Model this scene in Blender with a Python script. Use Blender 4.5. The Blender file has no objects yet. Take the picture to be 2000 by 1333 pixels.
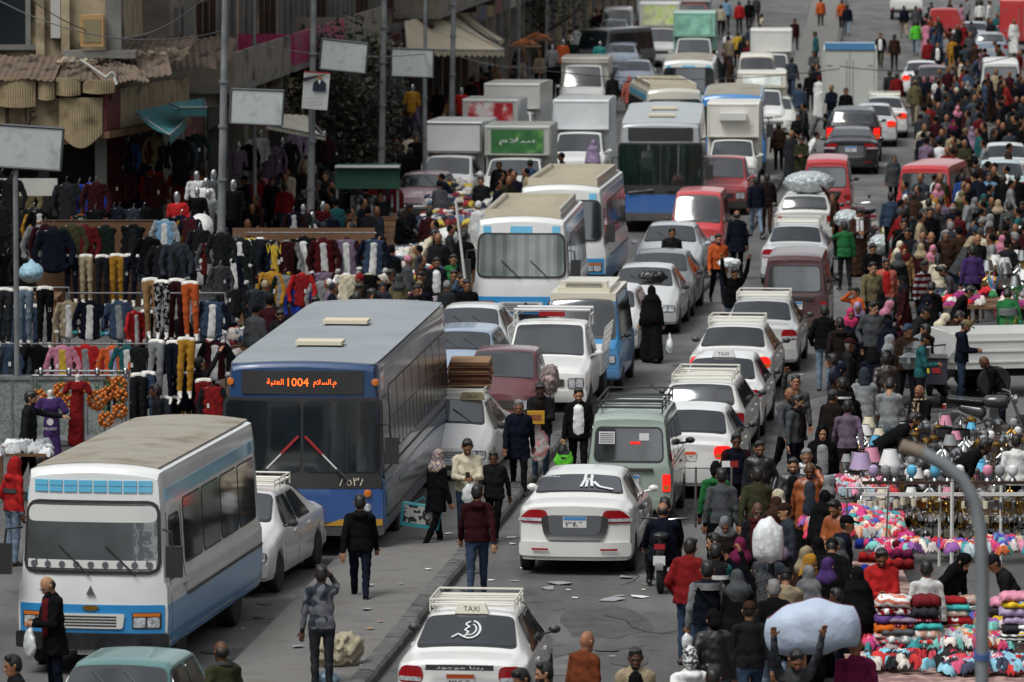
import bpy,math,random
import numpy as np
from math import sin,cos,pi,radians,sqrt,atan2
random.seed(7)
SC=bpy.context.scene
COL=SC.collection
# ------------------------------------------------------------------ camera, light, exposure
CAMH,FPX,PITCH=11.6,11111.0,math.atan(1029.5/11111.0)
cam=bpy.data.objects.new('camera',bpy.data.cameras.new('camera'))
COL.objects.link(cam)
cam.location=(0,0,CAMH)
cam.rotation_euler=(pi/2-PITCH,0,0)
cam.data.lens=200;cam.data.sensor_width=36;cam.data.clip_start=1;cam.data.clip_end=3000
cam.data.dof.use_dof=True;cam.data.dof.focus_distance=88;cam.data.dof.aperture_fstop=3.5
SC.camera=cam
world=bpy.data.worlds.new("World");SC.world=world;world.use_nodes=True
wn,wl=world.node_tree.nodes,world.node_tree.links
sky=wn.new('ShaderNodeTexSky');sky.sky_type='NISHITA';sky.sun_disc=False
SUN_EL,SUN_AZ=radians(58),radians(222)
sky.sun_elevation=SUN_EL;sky.sun_rotation=SUN_AZ;sky.air_density=1.0;sky.dust_density=2.0
hsv=wn.new('ShaderNodeHueSaturation');hsv.inputs['Saturation'].default_value=.2
wl.new(sky.outputs[0],hsv.inputs['Color'])
tc=wn.new('ShaderNodeTexCoord');cn=wn.new('ShaderNodeTexNoise');cn.inputs['Scale'].default_value=3.2
cn.inputs['Detail'].default_value=7;cn.inputs['Distortion'].default_value=.6
wl.new(tc.outputs['Generated'],cn.inputs['Vector'])
cr=wn.new('ShaderNodeMapRange');cr.inputs[1].default_value=.38;cr.inputs[2].default_value=.66
cr.inputs[3].default_value=.5;cr.inputs[4].default_value=1.5
wl.new(cn.outputs['Fac'],cr.inputs[0])
mx=wn.new('ShaderNodeMix');mx.data_type='RGBA';mx.blend_type='MULTIPLY';mx.inputs[0].default_value=1
wl.new(hsv.outputs[0],mx.inputs[6]);wl.new(cr.outputs[0],mx.inputs[7])
bg=wn['Background'];bg.inputs['Strength'].default_value=.10
vm=wn.new('ShaderNodeVectorMath');vm.operation='MINIMUM';vm.inputs[1].default_value=(7.5,7.7,8.)
wl.new(mx.outputs[2],vm.inputs[0]);wl.new(vm.outputs[0],bg.inputs['Color'])
sl=bpy.data.lights.new('sun','SUN');sl.energy=1.5;sl.angle=radians(26);sl.color=(1,.985,.955)
sun=bpy.data.objects.new('sun',sl);COL.objects.link(sun)
sd=(cos(SUN_EL)*sin(SUN_AZ),cos(SUN_EL)*cos(SUN_AZ),sin(SUN_EL))
sun.rotation_euler=(pi/2-SUN_EL,0,atan2(sd[1],sd[0])+pi/2)
VS=SC.view_settings
VS.view_transform='Standard';VS.look='None';VS.exposure=0.84;VS.gamma=1;VS.use_curve_mapping=False
SC.cycles.max_bounces=5;SC.cycles.diffuse_bounces=3;SC.cycles.glossy_bounces=2
SC.cycles.use_denoising=True
SC.render.film_transparent=False
_ct,_st=cos(PITCH),sin(PITCH)
def P(px,py,h=0.0):
 """ground plan point seen at photo position px, py when it stands h metres high"""
 u,v=(px-1000)/FPX,(666.5-py)/FPX
 dx,dy,dz=u,_ct+v*_st,-_st+v*_ct
 t=(h-CAMH)/dz
 return(dx*t,dy*t,h)
def pix(x,y,z):
 zc=y*_ct-(z-CAMH)*_st;yc=y*_st+(z-CAMH)*_ct
 return 1000+FPX*x/zc,666.5-FPX*yc/zc
 # ------------------------------------------------------------------ colours and materials
def lin(c):
 if isinstance(c,str):
  c=[int(c[i:i+2],16)/255 for i in(0,2,4)]
 return tuple((v/12.92 if v<=.04045 else((v+.055)/1.055)**2.4)for v in c)
CN={'black':'17181b','charcoal':'2b2c30','dark grey':'3a3c40','grey':'585b5e','light grey':'909395','white':'dcdddb','cream':'cfc6ae','beige':'ab9c80','tan':'a58458','brown':'4a3427','dark brown':'2c2220','rust':'8a4a26','orange':'c9621c','mustard':'b98a1c','yellow':'d6b52c','olive':'4a4a33','dark green':'203228','green':'2f7d4a','lime':'62c832','teal':'2a6f72','turquoise':'3fa8a6','mint':'a3bfae','light blue':'7fa9c6','blue':'2a5796','royal blue':'1f3fa0','denim':'43566e','faded denim':'7d90a2','navy':'1a2033','purple':'5c3f7d','mauve':'867489','lilac':'a795b5','pink':'d08aa0','hot pink':'cf2f72','magenta':'7d1f50','maroon':'481a22','red':'8f181d','bright red':'b8191b','dark red':'681820','silver':'a3a8aa','sky blue':'5fb4d8','salmon':'c4705e','gold':'a8853c'}
CN['khaki']='7d7455';CN['peach']='d8a890';CN['slate']='424a54'
_M={}
def mat(key,col,rough=.7,metal=0.,coat=0.,noise=None,bump=None,rnd=0.,emit=0.,spec=.5,pattern=None,dust=0.,col2=None):
 if key in _M:return _M[key]
 m=bpy.data.materials.new(key);m.use_nodes=True
 n,l=m.node_tree.nodes,m.node_tree.links
 b=n['Principled BSDF']
 c=(*lin(CN.get(col,col)),1)if isinstance(col,str)else(*col,1)
 if key.startswith('cloth_'):g_=sum(c[:3])/3;c=tuple(max(g_+(v-g_)*.85,.0)**1.22*.86 for v in c[:3])+(1,)
 b.inputs['Base Color'].default_value=c
 b.inputs['Roughness'].default_value=rough;b.inputs['Metallic'].default_value=metal
 b.inputs['Coat Weight'].default_value=coat;b.inputs['Coat Roughness'].default_value=.08
 b.inputs['Specular IOR Level'].default_value=spec
 src=None
 if noise or bump or pattern or dust:
  t=n.new('ShaderNodeTexCoord')
 def mixc(fac,a,bb,mode='MIX'):
  x=n.new('ShaderNodeMix');x.data_type='RGBA';x.blend_type=mode
  if hasattr(fac,'links'):l.new(fac,x.inputs[0])
  else:x.inputs[0].default_value=fac
  for q,s in((6,a),(7,bb)):
   if hasattr(s,'links'):l.new(s,x.inputs[q])
   else:x.inputs[q].default_value=s
  return x.outputs[2]
 cur=c
 def ramp(o,a,bb):
  r=n.new('ShaderNodeMapRange');r.inputs[1].default_value=a;r.inputs[2].default_value=bb
  l.new(o,r.inputs[0]);return r.outputs[0]
 if pattern:
  kind,sc2,pc=pattern
  pc=(*lin(CN.get(pc,pc)),1)
  if kind=='dots':
   v=n.new('ShaderNodeTexVoronoi');v.inputs['Scale'].default_value=sc2;v.inputs['Randomness'].default_value=.35
   l.new(t.outputs['Object'],v.inputs['Vector']);f=ramp(v.outputs['Distance'],.36,.30)
  elif kind=='blotch':
   v=n.new('ShaderNodeTexNoise');v.inputs['Scale'].default_value=sc2;v.inputs['Detail'].default_value=1
   l.new(t.outputs['Object'],v.inputs['Vector']);f=ramp(v.outputs['Fac'],.5,.53)
  else:
   v=n.new('ShaderNodeTexWave');v.inputs['Scale'].default_value=sc2;v.inputs['Distortion'].default_value=6 if kind=='zebra' else.5
   v.bands_direction='Z' if kind in('stripes','zebra')else 'Y'
   l.new(t.outputs['Object'],v.inputs['Vector']);f=ramp(v.outputs['Fac'],.55,.62)
  cur=mixc(f,cur,pc)
 if noise:
  v=n.new('ShaderNodeTexNoise');v.inputs['Scale'].default_value=noise[0];v.inputs['Detail'].default_value=5
  l.new(t.outputs['Object'],v.inputs['Vector'])
  lo,hi=1-noise[1],1+noise[1]
  f=n.new('ShaderNodeMapRange');f.inputs[1].default_value=.3;f.inputs[2].default_value=.7
  f.inputs[3].default_value=lo;f.inputs[4].default_value=hi
  l.new(v.outputs['Fac'],f.inputs[0]);cur=mixc(1.,cur,f.outputs[0],'MULTIPLY')
  if col2:
   cur=mixc(ramp(v.outputs['Fac'],.48,.66),cur,(*lin(CN.get(col2,col2)),1))
 if dust:
  v=n.new('ShaderNodeTexNoise');v.inputs['Scale'].default_value=2.3;v.inputs['Detail'].default_value=6
  l.new(t.outputs['Object'],v.inputs['Vector'])
  f=n.new('ShaderNodeMapRange');f.inputs[1].default_value=.35;f.inputs[2].default_value=.75
  f.inputs[3].default_value=dust*.35;f.inputs[4].default_value=dust
  l.new(v.outputs['Fac'],f.inputs[0])
  s=n.new('ShaderNodeSeparateXYZ');l.new(t.outputs['Object'],s.inputs[0])
  g=n.new('ShaderNodeMapRange');g.inputs[1].default_value=.2;g.inputs[2].default_value=1.1;g.inputs[3].default_value=1.;g.inputs[4].default_value=.3
  l.new(s.outputs['Z'],g.inputs[0])
  k=n.new('ShaderNodeMath');k.operation='MULTIPLY';l.new(f.outputs[0],k.inputs[0]);l.new(g.outputs[0],k.inputs[1])
  cur=mixc(k.outputs[0],cur,(.20,.18,.15,1))
  r=n.new('ShaderNodeMapRange');r.inputs[3].default_value=rough;r.inputs[4].default_value=.85
  l.new(k.outputs[0],r.inputs[0]);l.new(r.outputs[0],b.inputs['Roughness'])
 if rnd:
  oi=n.new('ShaderNodeObjectInfo');f=n.new('ShaderNodeMapRange');f.inputs[3].default_value=1-rnd;f.inputs[4].default_value=1+rnd
  l.new(oi.outputs['Random'],f.inputs[0]);cur=mixc(1.,cur,f.outputs[0],'MULTIPLY')
 if hasattr(cur,'links'):l.new(cur,b.inputs['Base Color'])
 if bump:
  v=n.new('ShaderNodeTexNoise');v.inputs['Scale'].default_value=bump[0];v.inputs['Detail'].default_value=4
  l.new(t.outputs['Object'],v.inputs['Vector'])
  bp=n.new('ShaderNodeBump');bp.inputs['Strength'].default_value=bump[1];bp.inputs['Distance'].default_value=bump[2]if len(bump)>2 else.02
  l.new(v.outputs['Fac'],bp.inputs['Height']);l.new(bp.outputs[0],b.inputs['Normal'])
 if emit:
  b.inputs['Emission Color'].default_value=c;b.inputs['Emission Strength'].default_value=emit
 _M[key]=m
 return m
def cloth(c,pattern=None):
 k='cloth_'+c.replace(' ','_')+('_'+pattern[0]+'_'+pattern[2]if pattern else '')
 return mat(k,c,rough=.9,noise=(9,.28),bump=(9,.55,.025),rnd=.2,spec=.12,pattern=pattern)
def fabric(c,pattern=None):
 return mat('fabric_'+c.replace(' ','_')+('_'+pattern[0]+'_'+pattern[2]if pattern else ''),c,rough=.85,noise=(9,.2),bump=(14,.7,.02),spec=.2,pattern=pattern)
def leather(c):return mat('leather_'+c.replace(' ','_'),c,rough=.38,noise=(7,.25),bump=(14,.5,.02),rnd=.1)
def paint(c,dust=.5):return mat('paint_'+str(c).replace(' ','_')+str(dust),c,rough=.28,coat=.6,dust=dust,bump=(1.4,.06,.06))
def plain(c,rough=.6):return mat('plain_'+str(c).replace(' ','_')+str(rough),c,rough=rough)
M_GLASS=mat('vehicle_glass',(.010,.015,.019),rough=.08,spec=1.,noise=(1.2,.3),dust=.02,coat=.35,bump=(.9,.07,.05))
M_GLASS2=mat('clear_grey_glass',(.032,.038,.04),rough=.05,spec=1.,coat=.35,noise=(2.5,.5),dust=.04)
for _g in(M_GLASS,M_GLASS2):_g.node_tree.nodes['Principled BSDF'].inputs['IOR'].default_value=1.55
M_RUBBER=mat('black_rubber',(.012,.012,.013),rough=.75,noise=(6,.4))
M_BLACK=mat('black_plastic',(.018,.018,.02),rough=.45,dust=.3)
M_UNDER=mat('underbody_black',(.008,.008,.008),rough=.9)
M_CHROME=mat('chrome_metal',(.42,.42,.42),rough=.3,metal=1.)
M_RIM=mat('wheel_rim_steel',(.32,.33,.34),rough=.4,metal=.8,noise=(9,.4))
M_TAIL=mat('tail_lamp_red',(.30,.008,.012),rough=.18,coat=1)
M_TAILON=mat('tail_lamp_lit',(.75,.012,.008),rough=.4,emit=.55)
M_AMBER=mat('amber_lens',(.6,.16,.02),rough=.2,coat=1)
M_HEAD=mat('headlamp_lens',(.42,.44,.46),rough=.12,coat=1,noise=(22,.5))
M_STEEL=mat('galvanised_steel',(.22,.23,.24),rough=.5,metal=.5,noise=(5,.3))
M_BAR=mat('dull_steel_bar',(.16,.165,.17),rough=.6,noise=(5,.3))
M_WHITE=mat('white_plastic',(.62,.62,.6),rough=.45,dust=.2)
# ------------------------------------------------------------------ mesh building
def mesh_from(name,v,f,mi=None,smooth=True,sharp=None):
 me=bpy.data.meshes.new(name)
 me.from_pydata([tuple(map(float,q))for q in v]if not isinstance(v,np.ndarray)else v.tolist(),[],f if isinstance(f,list)else f.tolist())
 if mi is not None:me.polygons.foreach_set('material_index',np.asarray(mi,dtype=np.int32))
 if smooth:
  me.polygons.foreach_set('use_smooth',np.ones(len(me.polygons),dtype=bool))
  if sharp:me.set_sharp_from_angle(angle=radians(sharp))
 me.update()
 return me
class MB:
 def __init__(s,D=None):s.v,s.f,s.m,s.D=[],[],[],D
 def add(s,vs,fs,m=0):
  o=len(s.v)
  s.v.extend([s.D(p)for p in vs]if s.D else vs)
  s.f.extend([tuple(i+o for i in q)for q in fs]);s.m.extend([m]*len(fs));return s
 def box(s,x0,x1,y0,y1,z0,z1,m=0,n=1):
  """box cut into n slices along y so that it bends with the body"""
  vs,fs=[],[]
  for i in range(n+1):
   y=y0+(y1-y0)*i/n
   vs+=[(x0,y,z0),(x1,y,z0),(x1,y,z1),(x0,y,z1)]
  for i in range(n):
   a,b=4*i,4*i+4
   for j in range(4):
    k=(j+1)%4
    fs.append((a+j,b+j,b+k,a+k))
  fs+=[(0,1,2,3),(4*n+3,4*n+2,4*n+1,4*n)]
  return s.add(vs,fs,m)
 def rbox(s,c,size,rz=0,m=0,rx=0):
  """box at c, turned"""
  a,b,h=[q/2 for q in size];vs=[]
  for z in(-h,h):
   for x,y in((-a,-b),(a,-b),(a,b),(-a,b)):
    yy,zz=y*cos(rx)-z*sin(rx),y*sin(rx)+z*cos(rx)
    vs.append((c[0]+x*cos(rz)-yy*sin(rz),c[1]+x*sin(rz)+yy*cos(rz),c[2]+zz))
  return s.add(vs,[(3,2,1,0),(4,5,6,7),(0,1,5,4),(1,2,6,5),(2,3,7,6),(3,0,4,7)],m)
 def tube(s,pts,r,seg=6,m=0,cap=True):
  pts=[np.array(p,float)for p in pts];vs,fs=[],[]
  rs=r if isinstance(r,(list,tuple))else[r]*len(pts)
  for i,p in enumerate(pts):
   d=pts[min(i+1,len(pts)-1)]-pts[max(i-1,0)];d=d/(np.linalg.norm(d)+1e-9)
   a=np.cross(d,(0,0,1)if abs(d[2])<.9 else(1,0,0));a/=np.linalg.norm(a);b=np.cross(d,a)
   for k in range(seg):
    t=2*pi*k/seg;vs.append(tuple(p+rs[i]*(cos(t)*a+sin(t)*b)))
  for i in range(len(pts)-1):
   for k in range(seg):
    k2=(k+1)%seg;fs.append((i*seg+k,(i+1)*seg+k,(i+1)*seg+k2,i*seg+k2))
  if cap:fs+=[tuple(range(seg)),tuple(reversed(range((len(pts)-1)*seg,len(pts)*seg)))]
  return s.add(vs,fs,m)
 def lathe(s,prof,seg=12,c=(0,0,0),m=0,axis='z'):
  vs,fs=[],[]
  for r,z in prof:
   for k in range(seg):
    t=2*pi*k/seg
    q=(r*cos(t),r*sin(t),z)
    if axis=='y':q=(q[0],q[2],q[1])
    if axis=='x':q=(q[2],q[0],q[1])
    vs.append((c[0]+q[0],c[1]+q[1],c[2]+q[2]))
  n=len(prof)
  for i in range(n-1):
   for k in range(seg):
    k2=(k+1)%seg;q=(i*seg+k,i*seg+k2,(i+1)*seg+k2,(i+1)*seg+k)
    fs.append(q if axis!='y' else q[::-1])
  if prof[0][0]>.001:fs.append(tuple(reversed(range(seg))))
  if prof[-1][0]>.001:fs.append(tuple(range((n-1)*seg,n*seg)))
  return s.add(vs,fs,m)
 def grid(s,rows,m=0,thick=None):
  """rows of points -> sheet; thick = vector that closes the back"""
  nr,nc=len(rows),len(rows[0]);vs=[p for r in rows for p in r]
  fs=[(i*nc+j,i*nc+j+1,(i+1)*nc+j+1,(i+1)*nc+j)for i in range(nr-1)for j in range(nc-1)]
  if thick is not None:
   o=len(vs);vs=vs+[(p[0]+thick[0],p[1]+thick[1],p[2]+thick[2])for p in vs]
   rim=[j for j in range(nc)]+[i*nc+nc-1 for i in range(1,nr)]+[(nr-1)*nc+j for j in range(nc-2,-1,-1)]+[i*nc for i in range(nr-2,0,-1)]
   for a,b in zip(rim,rim[1:]+rim[:1]):fs.append((b,a,a+o,b+o))
   fs+=[(q[3]+o,q[2]+o,q[1]+o,q[0]+o)for q in fs[:(nr-1)*(nc-1)]]
  return s.add(vs,fs,m)
 def poly(s,pts,ext,m=0):
  """closed outline extruded by ext"""
  n=len(pts);vs=list(pts)+[(p[0]+ext[0],p[1]+ext[1],p[2]+ext[2])for p in pts]
  fs=[tuple(range(n)),tuple(reversed(range(n,2*n)))]+[((i+1)%n,i,i+n,(i+1)%n+n)for i in range(n)]
  return s.add(vs,fs,m)
 def mesh(s,name,smooth=True,sharp=35):return mesh_from(name,s.v,s.f,s.m,smooth,sharp)
 def obj(s,name,mats,parent=None,smooth=True,sharp=35,loc=None):
  return link(name,s.mesh(name,smooth,sharp),mats,parent,loc)
def link(name,me,mats=None,parent=None,loc=None,rz=None,sc=None):
 o=bpy.data.objects.new(name,me);COL.objects.link(o)
 if mats is not None:
  if not isinstance(mats,(list,tuple)):mats=[mats]
  while len(me.materials)<len(mats):me.materials.append(None)
  for i,q in enumerate(mats):
   if q is None:continue
   if me.materials[i]is None:me.materials[i]=q
   elif me.materials[i]!=q:
    o.material_slots[i].link='OBJECT';o.material_slots[i].material=q
 if parent is not None:o.parent=parent
 if loc is not None:o.location=loc
 if rz is not None:o.rotation_euler=(0,0,rz)
 if sc is not None:o.scale=(sc,sc,sc)if isinstance(sc,(int,float))else sc
 return o
def empty(name,loc,rz=0):
 o=bpy.data.objects.new(name,None);COL.objects.link(o);o.location=loc;o.rotation_euler=(0,0,rz);o.empty_display_size=.3
 return o
LABELS={}
def tag(o,label=None,cat=None,group=None,kind=None):
 if label:
  w=label.split()
  if len(w)>16:label=' '.join(w[:16])
  LABELS.setdefault(label.lower(),[]).append(o.name)
  o['label']=label
 if cat:o['category']=cat
 if group:o['group']=group
 if kind:o['kind']=kind
 return o
LAND=[]
def land(x,y,w):LAND.append((x,y,w))
USED=set()
def place_words(x,y,n=0):
 q=sorted(LAND,key=lambda a:(a[0]-x)**2*1.8+(a[1]-y)**2*.35)[n]
 dx,dy=x-q[0],y-q[1]
 if abs(dy)<3.2 or abs(dx)>abs(dy)*.45:w='beside'
 else:w='behind' if dy>0 else 'in front of'
 return w+' the '+q[2]
def uniq(base,x,y,extra=()):
 """a label that points at one thing: look first, then what it stands by"""
 for n in range(7):
  for e in('',)+tuple(extra):
   s=base+((', '+e)if e else '')+', '+place_words(x,y,n)
   if len(s.split())<=16 and s.lower()not in USED:
    USED.add(s.lower());return s
 for n in range(3):
  for m in range(n+1,7):
   s=base+', '+place_words(x,y,n)+' and near the '+sorted(LAND,key=lambda a:(a[0]-x)**2*1.8+(a[1]-y)**2*.35)[m][2]
   if s.lower()not in USED and len(s.split())<=16:
    USED.add(s.lower());return s
 return base+', '+place_words(x,y,0)
 # ------------------------------------------------------------------ lettering
_AR={}
_f='\u0627 2 \ufe8d \ufe8e,\u0628 4 \ufe8f \ufe90 \ufe91 \ufe92,\u0629 2 \ufe93 \ufe94,\u062a 4 \ufe95 \ufe96 \ufe97 \ufe98,\u062c 4 \ufe9d \ufe9e \ufe9f \ufea0,\u062d 4 \ufea1 \ufea2 \ufea3 \ufea4,\u062f 2 \ufea9 \ufeaa,\u0631 2 \ufead \ufeae,\u0633 4 \ufeb1 \ufeb2 \ufeb3 \ufeb4,\u0635 4 \ufeb9 \ufeba \ufebb \ufebc,\u0639 4 \ufec9 \ufeca \ufecb \ufecc,\u0642 4 \ufed5 \ufed6 \ufed7 \ufed8,\u0644 4 \ufedd \ufede \ufedf \ufee0,\u0645 4 \ufee1 \ufee2 \ufee3 \ufee4,\u0646 4 \ufee5 \ufee6 \ufee7 \ufee8,\u0647 4 \ufee9 \ufeea \ufeeb \ufeec,\u0648 2 \ufeed \ufeee,\u064a 4 \ufef1 \ufef2 \ufef3 \ufef4'
for _q in _f.split(','):
 _p=_q.split(' ');_AR[_p[0]]=_p[2:]
def ar(s):
 """joined letter forms in drawing order"""
 s=s.replace('\u0644\u0627','\u0001');out=[]
 for i,c in enumerate(s):
  pj=i>0 and len(_AR.get(s[i-1],()))==4
  nj=i<len(s)-1 and(s[i+1]in _AR or s[i+1]=='\u0001')
  if c=='\u0001':out.append('\ufefc' if pj else '\ufefb')
  elif c in _AR:
   f=_AR[c]
   if len(f)==2:out.append(f[1 if pj else 0])
   else:out.append(f[(2 if not pj else 3)if nj else(1 if pj else 0)])
  else:out.append(c)
 return ''.join(reversed(out))
_T={}
def text_geo(s):
 if s in _T:return _T[s]
 c=bpy.data.curves.new('lettering','FONT');c.body=s;c.align_x='CENTER';c.align_y='CENTER';c.size=1;c.resolution_u=2
 o=bpy.data.objects.new('lettering',c);COL.objects.link(o)
 bpy.context.view_layer.update()
 me=bpy.data.meshes.new_from_object(o.evaluated_get(bpy.context.evaluated_depsgraph_get()))
 v=np.array([q.co[:]for q in me.vertices])if len(me.vertices)else np.zeros((0,3));f=[tuple(p.vertices)for p in me.polygons]
 bpy.data.objects.remove(o);bpy.data.meshes.remove(me);bpy.data.curves.remove(c)
 if len(v):
  lo,hi=v.min(0),v.max(0);v=v-(lo+hi)/2;v=v/max(hi[1]-lo[1],1e-6);w=(hi[0]-lo[0])/max(hi[1]-lo[1],1e-6)
 else:w=1
 _T[s]=(v,f,w);return _T[s]
def add_text(mb,s,org,ux,uz,height=None,width=None,m=0,D=None):
 """letters centred on org; ux = reading direction, uz = up (unit vectors)"""
 v,f,w=text_geo(s)
 if height is None:height=width/w
 sx=height if width is None else width/w
 vs=[tuple(org[k]+ux[k]*p[0]*sx+uz[k]*p[1]*height for k in range(3))for p in v]
 mb.add(vs,f,m)
 # ------------------------------------------------------------------ vehicles
def IP(ctrl,x,d=.045):
 xs=[c[0]for c in ctrl];ys=[c[1]for c in ctrl]
 return sum(float(np.interp(x+q*d,xs,ys))for q in(-1,-.5,0,.5,1))/5
class Body:
 """lofted shell: x runs from the tail (0) to the nose (L), y to its own left, z up"""
 def __init__(s,L,W,top,belt,wt,wb=None,z0=.22,wheels=(),R=.32,arch=None,crown=.03,plan=(.10,.12),prof_r=((0,0),),prof_f=((0,0),),mid=.5,fall=.6):
  s.L,s.W,s.top,s.belt,s.wt,s.z0,s.wheels,s.R,s.crown,s.plan,s.mid,s.fall=L,W,top,belt,wt,z0,wheels,R,crown,plan,mid,fall
  s.arch=arch or R+.045
  s.wb=wb or[(0,W*.47),(.25,W*.5),(L-.4,W*.5),(L,W*.465)]
  s.pr,s.pf=prof_r,prof_f
 def D(s,p):
  x,y,z=p;W2=s.W/2;a=min(abs(y)/W2,1.05)
  if x>s.L-s.fall:
   t=min((x-(s.L-s.fall))/s.fall,1.);x-=t*(s.plan[1]*a**3.2+float(np.interp(z,[q[0]for q in s.pf],[q[1]for q in s.pf])))
  elif x<s.fall:
   t=min((s.fall-x)/s.fall,1.);x+=t*(s.plan[0]*a**3.2+float(np.interp(z,[q[0]for q in s.pr],[q[1]for q in s.pr])))
  return(x,y,z)
 def sect(s,x):
  b,w,t,wt=IP(s.belt,x),IP(s.wb,x),IP(s.top,x),IP(s.wt,x)
  b=min(b,t-.004);z0=s.z0;zm=z0+s.mid*(b-z0);tw=min(wt,w*.96)
  p=[[w*.95,z0],[w*.985,z0+.10],[w,zm],[w*.992,b-.10*(b-z0)],[w*.97,b-.02],[w*.955,b]]
  te=t-.02-.18*min(max(t-b,0),.35)*.25
  for u in(.33,.66,.93):p.append([w*.955+(tw-w*.955)*u,b+(te-b)*u])
  p.append([tw-.012,te+.012+.0*t])
  for q in(.88,.6,.3,0):p.append([tw*q,t+s.crown*(1-q*q)-.0*q if q<.88 else t+s.crown*.12])
  return p
 def side(s,x,z):
  p=s.sect(x)[:10]
  return float(np.interp(z,[q[1]for q in p],[q[0]for q in p]))
 def topz(s,x,y):
  wt=min(IP(s.wt,x),IP(s.wb,x)*.96);a=min(abs(y)/wt,1)
  return IP(s.top,x)+s.crown*(1-a*a)
 def shell(s,name,mats,parent,dx=.16):
  xs={0.,s.L,.02,.06,s.L-.02,s.L-.06}
  for c in list(s.top)+list(s.belt)+list(s.wt):
   for d in(-.05,0,.05):xs.add(round(c[0]+d,3))
  n=int(s.L/dx)
  for i in range(n+1):xs.add(round(s.L*i/n,3))
  for w in s.wheels:
   for i in range(-7,8):xs.add(round(w+s.arch*sin(i/7*pi/2),3))
   xs.add(round(w-s.arch-.004,3));xs.add(round(w+s.arch+.004,3))
  xs=sorted(x for x in xs if 0<=x<=s.L)
  out=[xs[0]]
  for x in xs[1:]:
   if x-out[-1]>.0035:out.append(x)
  xs=out
  mb=MB(s.D);rings=[]
  for x in xs:
   p=[list(q)for q in s.sect(x)]
   az=0
   for w in s.wheels:
    if abs(x-w)<s.arch:az=max(az,s.R+sqrt(max(s.arch**2-(x-w)**2,0)))
   if az:
    for k,e in((0,0),(1,.012),(2,.03),(3,.06)):p[k][1]=max(p[k][1],min(az+e,p[4][1]-.03+.004*k))
   ins=[p[0][0]-.16,p[0][1]]
   p=[[0,s.z0+.05],[p[0][0]-.2,s.z0+.05 if not az else az+.03],ins]+p
   rings.append(p)
  n=len(rings[0]);m=n-1
  vs=[]
  for x,p in zip(xs,rings):
   vs+=[(x,q[0],q[1])for q in p]+[(x,-q[0],q[1])for q in p]
  fs,mi=[],[]
  N2=2*n
  for i in range(len(xs)-1):
   a,b=i*N2,(i+1)*N2
   for j in range(m):
    mi+=[1 if j<2 else 0]*2
    fs.append((a+j+1,a+j,b+j,b+j+1));fs.append((b+n+j+1,b+n+j,a+n+j,a+n+j+1))
  o=len(mb.v);mb.v+=[s.D(q)for q in vs];mb.f+=fs;mb.m+=mi
  cols=[-1,-.85,-.6,-.3,0,.3,.6,.85,1]
  for x,p,fl in((xs[0],rings[0],1),(xs[-1],rings[-1],0)):
   rows=[[(x,c*q[0],q[1])for c in(cols if not fl else cols[::-1])]for q in p[2:]]
   mb.grid(rows)
  me=mb.mesh(name,sharp=38)
  bm_merge(me)
  return link(name,me,mats,parent)
 def rows(s,nz,r,h):
  """row heights 0..1 with how much each row is pulled in for rounded corners"""
  if r<=0:return[(i/(nz-1),0)for i in range(nz)]
  ds=[0,r*.12,r*.4,r];z=[(d/h,r-sqrt(max(r*r-(r-d)**2,0)))for d in ds]
  return z+[(k/(nz-1),0)for k in range(1,nz-1)if r/h<k/(nz-1)<1-r/h]+[(1-a,b)for a,b in z[::-1]]
 def end(s,name,mt,parent,e,y0,y1,z0,z1,r=.0,off=.012,th=.02,dy0=0,dy1=0,ny=7,mi=0,mb=None,nz=3):
  """panel on the tail (e=0) or nose (e=1); dy0/dy1 shift the top corners"""
  x=s.L+off if e else-off;own=mb is None;mb=mb or MB(s.D);rows=[]
  for a,ins in s.rows(nz,min(r,(z1-z0)/2.01),z1-z0):
   ya,yb=y0+dy0*a+ins,y1+dy1*a-ins
   rows.append([(x,ya+(yb-ya)*k/ny,z0+(z1-z0)*a)for k in range(ny+1)])
  if not e:rows=[q[::-1]for q in rows]
  mb.grid(rows,mi,thick=((-th if e else th),0,0))
  return mb.obj(name,mt,parent)if own else mb
 def sidep(s,name,mt,parent,sg,c,r=0,off=.008,nx=6,nz=4,mi=0,mb=None,th=.012):
  """panel on the flank: c = (x0 bottom, x1 bottom, x0 top, x1 top, z0, z1)"""
  a0,a1,b0,b1,z0,z1=c;own=mb is None;mb=mb or MB(s.D);rows=[]
  for a,ins in s.rows(nz,min(r,(z1-z0)/2.01),z1-z0):
   xa,xb=a0+(b0-a0)*a+ins,a1+(b1-a1)*a-ins;z=z0+(z1-z0)*a;row=[]
   for k in range(nx+1):
    x=xa+(xb-xa)*k/nx;row.append((x,sg*(s.side(x,z)+off),z+.0))
   rows.append(row if sg<0 else row[::-1])
  mb.grid(rows,mi,thick=(0,-sg*th,0))
  return mb.obj(name,mt,parent)if own else mb
 def topp(s,name,mt,parent,x0,x1,f0=.93,f1=.93,r=.06,off=.008,ny=8,nx=6,mi=0,mb=None,y0=None,y1=None):
  """panel lying on the top surface between x0 and x1 (glass, bonnet); f = share of the half width"""
  own=mb is None;mb=mb or MB(s.D);rows=[]
  ln=abs(x1-x0)
  for a,ins in s.rows(nx,min(r,ln/2.01),ln):
   x=x0+(x1-x0)*a;w=min(IP(s.wt,x),IP(s.wb,x)*.96)*(f0+(f1-f0)*a);ya,yb=(-w,w)if y0 is None else(y0*w,y1*w);row=[]
   sl=(IP(s.top,x+.05)-IP(s.top,x-.05))/.1;nn=sqrt(1+sl*sl)
   for k in range(ny+1):
    y=ya+ins+(yb-ya-2*ins)*k/ny
    row.append((x-sl/nn*off,y,s.topz(x,y)+off/nn))
   rows.append(row[::-1])
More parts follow.
